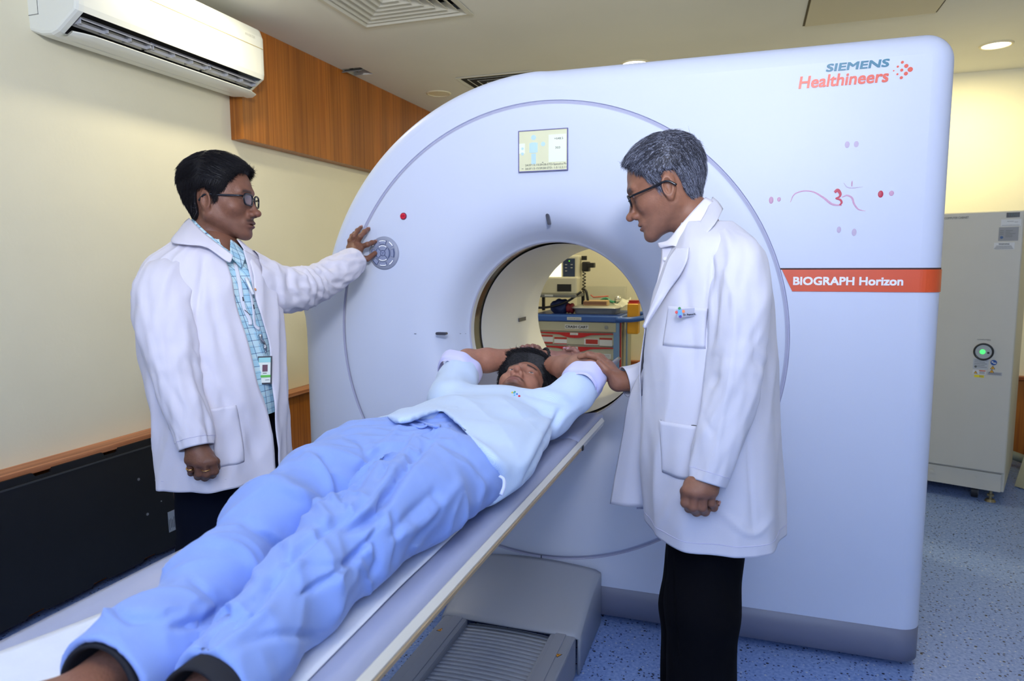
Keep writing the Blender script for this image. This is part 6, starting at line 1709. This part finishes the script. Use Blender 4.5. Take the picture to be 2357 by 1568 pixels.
hl_ = dict(wrist=wL, fore=P(1285, 843, 2.21), knuckles=[P(1222, 826, 2.40), P(1230, 818, 2.41), P(1238, 812, 2.42), P(1246, 810, 2.43)],
 fingers=[[P(1206, 806, 2.415), P(1203, 800, 2.395), P(1204, 803, 2.37)], [P(1218, 799, 2.42), P(1214, 798, 2.40), P(1214, 803, 2.37)], [P(1230, 798, 2.42), P(1226, 797, 2.405), P(1225, 803, 2.375)], [P(1240, 801, 2.42), P(1237, 799, 2.41), P(1236, 804, 2.38)]],
 thumb=[P(1240, 842, 2.33), P(1226, 846, 2.34), P(1212, 848, 2.35)])
v, f = hand_mesh(**hl_, r=.0080, palm_r=.0105, rw=.025); pieces.append((v, f, np.array(rgb(150, 108, 96)[:3])))
shR = np.array([-.835, 1.86, .930]); shL = np.array([-.475, 1.78, .925])
def armsf(p):
    d = chain(p, [shR, eR, P(1120, 830, 2.27), P(1190, 826, 2.32), wR], [.040, .036, .038, .033, .026], .02)
    d = smin(d, ell(p, eR+np.array([-.008, .0, .004]), (.024, .028, .028)), .02)
    e = chain(p, [shL, eL, P(1335, 850, 2.06), P(1300, 846, 2.16), wL], [.042, .036, .042, .036, .026], .02)
    return np.minimum(d, e)
v, f = sn(armsf, (-1.02, 1.68, .86), (-.32, 2.46, 1.14), .0045); v = relax(v, f, 2, .5); pieces.append((v, f, np.array(SKIN_P[:3])))
# trunk and legs under the clothes, feet
AR = np.array([-.632, .46, .880]); AL = np.array([-.500, .46, .878])
def trunk(p):
    q = p*np.array([1, 1, 1.5]); s = lambda a: np.array(a)*np.array([1, 1, 1.5])
    d = chain(q, [s((-.655, 1.78, .905)), s((-.655, 1.50, .905)), s((-.645, 1.30, .900))], [.085, .078, .07], .04)
    d = smin(d, cap(q, s((-.79, 1.83, .92)), s((-.52, 1.79, .92)), .065, .065), .05)
    return d/1.4
def legsf(p):
    d = chain(p, [(-.73, 1.22, .91), (-.700, .87, .900), (-.650, .60, .884), AR], [.055, .036, .034, .034], .03)
    e = chain(p, [(-.55, 1.20, .91), (-.552, .80, .898), (-.528, .60, .882), AL], [.055, .036, .032, .033], .03)
    d = smin(d, ell(p, AR+np.array([-.028, 0, .0]), (.014, .02, .02)), .02)
    for A_, sx in ((AR, -1), (AL, -1)):
        heel = A_+np.array([0, .01, -.022]); 
        ft = chain(p, [heel, A_+np.array([sx*.035, -.075, .015]), A_+np.array([sx*.06, -.125, .06])], [.030, .030, .020], .03)
        ft = smin(ft, cap(p, A_, A_+np.array([sx*.03, -.06, .03]), .036, .030), .03)
        for k in range(5):
            b = A_+np.array([sx*(.045+.0*k)+(k-2)*.017, -.125, .055]); ft = smin(ft, cap(p, b, b+np.array([sx*.01, -.035, .030]), .0095, .008 if k else .011), .008)
        if A_ is AR: d = smin(d, ft, .02)
        else: e = smin(e, ft, .02)
    return np.minimum(d, e)
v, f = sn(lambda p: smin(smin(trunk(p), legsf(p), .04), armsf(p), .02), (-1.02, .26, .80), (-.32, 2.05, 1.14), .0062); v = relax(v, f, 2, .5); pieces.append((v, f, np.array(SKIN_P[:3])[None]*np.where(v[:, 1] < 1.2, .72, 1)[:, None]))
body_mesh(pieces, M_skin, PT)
nails([hl_['fingers'][0], hl_['fingers'][1], hl_['fingers'][2], hr_['fingers'][2], hr_['fingers'][3], hr_['thumb']], [UP-FW*.9]*6, mat('fingernail_pink', rgb(198, 150, 168), .3), PT, r=.0078)
eyes_parts(hP, PT, look=(-.15, 1, .35))
POLY_P = [(.112, .19), (.104, .088), (.076, .066), (.066, .052), (.052, .036), (.042, .014), (.032, -.004), (.026, -.030), (.014, -.030), (.010, .010), (-.004, .024), (-.028, .016), (-.036, -.020), (-.036, -.05), (-.055, -.085), (-.15, -.085), (-.15, .19)]
def thP(q): return .009+.036*np.clip((q[:, 2]-.02)/.07, 0, 1)
def flP(p):
    if p[1] > .03 and p[2] > .03: return (1.0, .35, .45)
    return (.9*p[0]+.3, -.3, .3) if p[2] > .07 else (1.0*np.sign(p[0])*.4, -.3, -1)
build_hair('C', hP, POLY_P, thP, M_hair, PT, flP, n=7000, L=.032, wid=.0008, lift=.22, seed=9, messy=.10, cols=lambda p, r: (.004, .004, .006) if r.rand() > .3 else (.022, .020, .024))
# bracelet
bc = P(1256, 823, 2.362); ax_ = (P(1290, 826, 2.365)-P(1225, 822, 2.35)); ax_ /= np.linalg.norm(ax_); u_ = np.cross(ax_, ZH); u_ /= np.linalg.norm(u_); v_ = np.cross(ax_, u_)
pts = [bc+(u_*cos(a)+v_*sin(a))*(.0305+.001*sin(a*14))+ax_*.006*cos(a) for a in np.linspace(0, 2*pi, 56, endpoint=False)]
wobj('bracelet', tube_me(pts, .0048, 8, closed=True, radii=[.0048+.0012*sin(k*1.8) for k in range(56)]), mat('black_cord', rgb(14, 13, 16), .6), PT)
# ---- trousers
M_pblue = cloth_mat('light_blue_cotton', rgb(138, 164, 226), .85, bump=.12, weave=1100)
M_pshirt = bpy.data.materials.new('pale_ribbed_cotton'); M_pshirt.use_nodes = True
nt = M_pshirt.node_tree; b = nt.nodes['Principled BSDF']; b.inputs['Base Color'].default_value = rgb(196, 216, 240); b.inputs['Roughness'].default_value = .85; b.inputs['Sheen Weight'].default_value = .15
tc = nt.nodes.new('ShaderNodeTexCoord'); wv = nt.nodes.new('ShaderNodeTexWave'); wv.inputs['Scale'].default_value = 150; wv.inputs['Distortion'].default_value = .4; wv.bands_direction = 'Y'
nt.links.new(tc.outputs['Object'], wv.inputs['Vector'])
rp = nt.nodes.new('ShaderNodeValToRGB'); rp.color_ramp.elements[0].color = rgb(189, 209, 236); rp.color_ramp.elements[1].color = rgb(202, 219, 241); rp.color_ramp.elements[0].position = .2; rp.color_ramp.elements[1].position = .8
nt.links.new(wv.outputs['Fac'], rp.inputs['Fac']); nt.links.new(rp.outputs['Color'], b.inputs['Base Color'])
bp = nt.nodes.new('ShaderNodeBump'); bp.inputs['Strength'].default_value = .06; bp.inputs['Distance'].default_value = .002; nt.links.new(wv.outputs['Fac'], bp.inputs['Height']); nt.links.new(bp.outputs['Normal'], b.inputs['Normal'])
def sq_chain(p, pts, rx, rz, k=.03):
    """chain whose sections are flattened: half width rx, half height rz"""
    d = None
    for i in range(len(pts)-1):
        a, b = np.array(pts[i], float), np.array(pts[i+1], float); e = b-a
        t = np.clip(((p-a)@e)/(e@e), 0, 1)[:, None]; q = p-a-t*e
        sx = rx[i]+(rx[i+1]-rx[i])*t[:, 0]; sz = rz[i]+(rz[i+1]-rz[i])*t[:, 0]
        m_ = np.sqrt((q[:, 0]/sx)**2+(q[:, 2]/sz)**2+(q[:, 1]/sx)**2)
        c = (m_-1)*np.minimum(sx, sz)
        d = c if d is None else smin(d, c, k)
    return d
LA = ([(-.770, 1.30, .912), (-.730, 1.06, .916), (-.700, .88, .920), (-.668, .72, .898), (-.636, .58, .890), (-.612, .44, .890)], [.100, .080, .064, .053, .056, .066], [.072, .074, .070, .060, .056, .060])
LB = ([(-.556, 1.24, .908), (-.552, 1.05, .914), (-.552, .87, .914), (-.545, .74, .896), (-.530, .62, .888), (-.488, .44, .888)], [.102, .090, .070, .055, .046, .050], [.070, .075, .070, .060, .052, .056])
def pants(p):
    a = sq_chain(p, *LA); b_ = sq_chain(p, *LB)
    c = sq_chain(p, [(-.66, 1.47, .905), (-.65, 1.26, .908)], [.170, .195], [.074, .080])
    gk = .003+.02*np.clip((p[:, 1]-1.0)/.2, 0, 1)
    d = smin(smin(a, b_, gk), c, .045)
    d = smax(d, .500+.03*(p[:, 0] > -.56)-p[:, 1]-.25*(p[:, 0]+.62)*(p[:, 0] > -.60)*(p[:, 0] < -.545)*0, .003)
    d = smax(d, tz-.008-p[:, 2], .006)
    # open trouser legs
    d = smax(d, -np.maximum(np.minimum(a, b_)+.008, p[:, 1]-.60), .003)
    return d
v, f = sn(pants, (-.92, .44, .82), (-.36, 1.56, 1.08), .0046); v = relax(v, f, 2, .5); nn = normals(v, f)
# loose cloth: oblique drag lines on each leg, flattened where it touches the table
dd = np.zeros(len(v))
for i, p in enumerate(v):
    s = 1 if p[0] > -.60 else -1
    du = p[1]*.80+s*p[0]*.62; dv = p[1]*.6-s*p[0]*.8
    w1 = noise.noise(V((du*9+s*3, dv*2.6, p[2]*4))); w2 = noise.noise(V((du*22+4, dv*8, p[2]*12))); w3 = noise.noise(V((p[0]*34, p[1]*24+p[0]*12*s, p[2]*30)))
    dd[i] = .010*(max(ridge(1.6*w1), 0)**1.3-.55)+.0055*(max(ridge(2*w2), 0)**1.5-.4)+.0016*w3
dd *= np.clip((v[:, 2]-.86)/.03, .15, 1)
hemf = np.clip((v[:, 1]-.515)/.03, .2, 1); v = v+nn*(dd*hemf)[:, None]
SP = [([(850, 1140), (800, 1190), (720, 1240), (640, 1322), (560, 1395), (500, 1450), (450, 1500)], 9, -.011),([(1000, 1000), (940, 1060), (895, 1130), (862, 1185), (800, 1215)], 13, -.022), ([(890, 1030), (840, 1075), (812, 1140)], 12, -.010), ([(740, 1050), (775, 1100), (790, 1165)], 11, -.012),
 ([(700, 1045), (745, 1080), (765, 1140)], 12, .010), ([(650, 1120), (720, 1150), (755, 1200)], 12, .009), ([(560, 1200), (620, 1235), (660, 1290)], 13, -.009), ([(480, 1240), (560, 1270), (600, 1340)], 13, .008),
 ([(275, 1360), (268, 1400), (300, 1425), (370, 1425)], 10, -.007), ([(250, 1370), (245, 1410), (280, 1445)], 10, .006), ([(520, 1400), (470, 1430), (400, 1440)], 12, -.010),
 ([(1000, 1130), (940, 1190), (900, 1240)], 12, -.008), ([(1060, 1110), (1000, 1180), (930, 1230)], 14, .008), ([(880, 1210), (845, 1235), (855, 1280)], 9, .008), ([(860, 1245), (870, 1290), (850, 1330)], 8, -.008),
 ([(852, 1240), (810, 1290), (765, 1330)], 6, -.008), ([(765, 1330), (730, 1350), (690, 1370)], 6, -.007), ([(800, 1300), (780, 1330), (790, 1360)], 8, .007), ([(700, 1290), (640, 1320), (600, 1370)], 12, .008),
 ([(700, 1300), (780, 1300), (830, 1270)], 8, -.004), ([(560, 1480), (650, 1460), (760, 1470)], 10, -.006), ([(620, 1400), (560, 1450), (500, 1500)], 12, .006), ([(1120, 1100), (1080, 1190), (1010, 1250)], 12, .007),
 ([(930, 960), (900, 1010), (850, 1040)], 8, .006), ([(1020, 1020), (1080, 1050), (1120, 1110)], 9, -.006), ([(440, 1330), (500, 1380), (520, 1420)], 9, -.006), ([(380, 1300), (330, 1340)], 10, .006),
 ([(640, 1330), (590, 1395), (530, 1450)], 9, -.016), ([(450, 1500), (500, 1465), (540, 1440)], 8, -.010),
 ([(940, 1010), (900, 1045), (870, 1100)], 8, -.012), ([(955, 1000), (925, 1060), (880, 1120)], 6, .006), ([(790, 1000), (830, 1015), (845, 1045)], 8, -.008), ([(740, 1200), (800, 1195), (850, 1170)], 14, .005),
 ([(1000, 1130), (1010, 1180), (960, 1240), (930, 1300)], 8, -.006), ([(905, 1180), (920, 1240), (905, 1310)], 7, -.007), ([(880, 1200), (840, 1250), (800, 1290)], 7, -.010), ([(790, 1310), (740, 1335), (700, 1360)], 4, -.008), ([(820, 1280), (850, 1340), (845, 1380)], 5, .006)]
v = strokes(v, normals(v, f), SP)
wobj('trousers', np_me(v, f), M_pblue, PT, 'loose light blue cotton trousers')
# open trouser hems: dark inside rings
def hem_ring(cx_, cz_, rx, rz, y, tilt, nm, m, yb=.05, k=1.0):
    rows = []
    for dy, kk in ((-.006, 1.0), (-.010, 1.03), (-.004, 1.05), (.02, 1.02)):
        rows.append([(cx_+rx*kk*cos(a), y+dy+tilt*sin(a), max(cz_+rz*kk*sin(a), tz-.004)) for a in np.linspace(0, 2*pi, 48, endpoint=False)])
    return wobj(nm, grid_me(rows, True), m, PT)
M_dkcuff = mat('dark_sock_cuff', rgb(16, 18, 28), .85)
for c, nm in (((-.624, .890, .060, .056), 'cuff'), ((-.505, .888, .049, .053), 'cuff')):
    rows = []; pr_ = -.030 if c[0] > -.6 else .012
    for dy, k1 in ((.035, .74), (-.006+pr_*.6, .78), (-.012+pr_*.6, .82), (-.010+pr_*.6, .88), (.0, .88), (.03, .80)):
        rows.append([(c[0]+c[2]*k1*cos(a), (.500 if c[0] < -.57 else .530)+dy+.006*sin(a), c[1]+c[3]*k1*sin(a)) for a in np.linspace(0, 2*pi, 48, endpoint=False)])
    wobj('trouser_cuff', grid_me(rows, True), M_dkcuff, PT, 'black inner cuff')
# waistband ties
_pp = proj(v)
def on_v(x, y, off=.004):
    k = np.argmin(np.hypot(_pp[:, 0]-x, _pp[:, 1]-y)+((v-CAM)@FW)*20); return v[k]-FW*off+ZH*off*.5
wobj('waist_tie', tube_me(catmull([on_v(*q) for q in ((940, 972), (955, 969), (972, 972), (985, 978), (1004, 984), (1010, 980))], 6), .006, 8, flat=.5), M_pblue, PT)
wobj('waist_tie', tube_me(catmull([on_v(*q) for q in ((945, 978), (958, 984), (972, 985), (984, 980))], 6), .005, 8, flat=.5), M_pblue, PT)
wobj('waist_tie', tube_me(catmull([P(1150, 1096, 1.30), P(1160, 1104, 1.295), P(1160, 1122, 1.285), P(1153, 1140, 1.275)], 6), .004, 8, flat=.6), mat('tie_white', rgb(206, 214, 240), .8), PT)
# ---- shirt
sleR = [shR+np.array([.02, -.03, 0]), shR+(eR-shR)*.45, shR+(eR-shR)*.72]
sleL = [shL+np.array([-.02, -.02, 0]), shL+(eL-shL)*.45, shL+(eL-shL)*.74]
def shirt(p):
    c = sq_chain(p, [(-.640, 1.10, .912), (-.645, 1.36, .910), (-.655, 1.60, .908), (-.660, 1.76, .904)], [.222, .212, .186, .165], [.092, .084, .074, .066], .04)
    d = smin(c, sq_chain(p, [(-.79, 1.82, .925), (-.52, 1.78, .922)], [.065, .065], [.062, .062]), .04)
    d = smin(d, chain(p, sleR, [.064, .060, .058], .02), .03)
    d = smin(d, chain(p, sleL, [.058, .054, .054], .02), .03)
    d0 = d
    hx = np.interp(p[:, 0], [-.90, -.866, -.772, -.690, -.672, -.655, -.615, -.54, -.488, -.45, -.432, -.41], [1.47, 1.45, 1.37, 1.285, 1.30, 1.42, 1.375, 1.285, 1.235, 1.215, 1.235, 1.28])
    d = smax(d, hx-p[:, 1], .004)
    # hollow under the hem
    d = smax(d, -np.maximum(d0+.009, p[:, 1]-hx-.09), .004)
    # sleeve openings
    for s_, r_ in ((sleR, .0), (sleL, .0)):
        n_ = s_[2]-s_[1]; n_ /= np.linalg.norm(n_)
        pl = (p-s_[2])@n_
        near = np.linalg.norm(p-s_[2], axis=1)-.12
        d = np.maximum(d, -np.maximum(-pl, near)) if True else d
    # neck opening
    d = smax(d, -ell(p, (-.672, 1.965, .985), (.062, .085, .075)), .008)
    d = smax(d, tz-.010-p[:, 2], .006)
    return d
v, f = sn(shirt, (-.98, 1.02, .80), (-.33, 2.12, 1.10), .0048); v = relax(v, f, 2, .5); nn = normals(v, f)
dd = np.array([.007*(ridge(1.7*noise.noise(V((p[0]*5+2, p[1]*6+p[0]*5, p[2]*4))))-.6)+.003*noise.noise(V((p[0]*16, p[1]*14, p[2]*12))) for p in v])
v = v+nn*(dd*np.clip((v[:, 2]-.86)/.03, .1, 1))[:, None]
SS = [([(1060, 985), (1120, 1010), (1180, 1020)], 14, -.007), ([(1040, 950), (1130, 960), (1230, 955), (1290, 945)], 10, -.006), ([(1290, 945), (1262, 1000), (1235, 1060), (1210, 1110)], 7, -.010), ([(1275, 950), (1240, 1010), (1205, 1075)], 10, .007), ([(1000, 900), (1080, 915), (1200, 920)], 10, .004),
 ([(1210, 905), (1250, 915), (1300, 930)], 7, -.007), ([(1230, 895), (1262, 905), (1300, 915)], 8, .006), ([(1080, 1000), (1130, 1050), (1170, 1090)], 12, .006), ([(960, 925), (1040, 935), (1120, 940)], 10, -.004), ([(1340, 930), (1300, 960), (1270, 1010)], 8, .005)]
v = strokes(v, normals(v, f), SS)
wobj('shirt', np_me(v, f), M_pshirt, PT, 'pale blue ribbed cotton tunic')
# folded sleeve bands
M_band = cloth_mat('lavender_band', rgb(206, 206, 244), .85)
def band(c, axis, r, w, nm='sleeve_band', seed=0, sq=1.0, slack=0):
    axis = np.array(axis, float); axis /= np.linalg.norm(axis); u = np.cross(axis, (0, 0, 1.)); u /= np.linalg.norm(u); v2 = np.cross(u, axis); rows = []
    for t, k in ((-.022, .90), (-.020, 1.02), (-.010, 1.06), (.004, 1.07), (.018, 1.05), (.023, 1.02), (.023, .96), (.010, .93), (-.03, .90)):
        row = []
        for a in np.linspace(0, 2*pi, 72, endpoint=False):
            rr_ = r*k*(1+.05*sin(3*a+seed)+.03*sin(7*a+seed*2)); rr_ += slack*max(0, cos(a-seed))**4
            row.append(c+axis*(t*w/.022+.006*sin(2*a+seed))+u*cos(a)*rr_+v2*sin(a)*rr_*sq)
        rows.append(row)
    return wobj(nm, grid_me(rows, True), M_band, PT, 'folded pale lavender sleeve band')
band(sleR[2]+np.array([0, -.012, 0]), sleR[2]-sleR[1], .058, .024, seed=2.6, slack=.02)
band(sleL[2]+np.array([0, -.01, 0]), sleL[2]-sleL[1], .056, .022, seed=.8, slack=.012)
# neck band, hem flap and embroidered emblem
nb = [to_world(np.array([[.058*sin(a), .012+.052*cos(a), -.148-.028*cos(a)]]), hP)[0] for a in np.linspace(-2.2, 2.2, 30)]
wobj('neck_band', tube_me(nb, .006, 8, flat=.6), M_pshirt, PT)
pv = v; ppx = proj(pv); 
def on_ps(x, y):
    d = np.hypot(ppx[:, 0]-x, ppx[:, 1]-y)+((pv-CAM)@FW)*20; return pv[np.argmin(d)]-FW*.002+ZH*.001
for i, (x, y, w, c) in enumerate(((1179, 904, 4, rgb(220, 210, 90)), (1184, 905, 4, rgb(80, 170, 190)), (1190, 909, 3, rgb(60, 120, 210)), (1185, 910, 3, rgb(110, 190, 230)), (1195, 912, 4, rgb(210, 40, 60)), (1186, 903, 3, rgb(60, 150, 90)))):
    q = on_ps(x, y); wobj('embroidery', cyl_me(q-ZH*.001, q+ZH*.0014-FW*.0008, w*.0008, n=6), mat('thread_%d' % i, c, .7), PT)
# small white pillow under the head
PW = tag(obj('pillow', None), 'thin white pillow under the lying patient\'s head', 'pillow')
def pil(p):
    q = p-np.array([-.69, 2.11, .868]); m_ = (np.abs(q/np.array([.20, .19, .040]))**3.2).sum(1)**(1/3.2)
    return (m_-1)*.040
v2_, f2_ = sn(pil, (-.92, 1.90, .80), (-.46, 2.34, .93), .007); v2_ = relax(v2_, f2_, 1, .5)
wobj('pillow', np_me(v2_, f2_), mat('pillow_white', rgb(226, 228, 236), .85), PW)
bpy.context.view_layer.update()
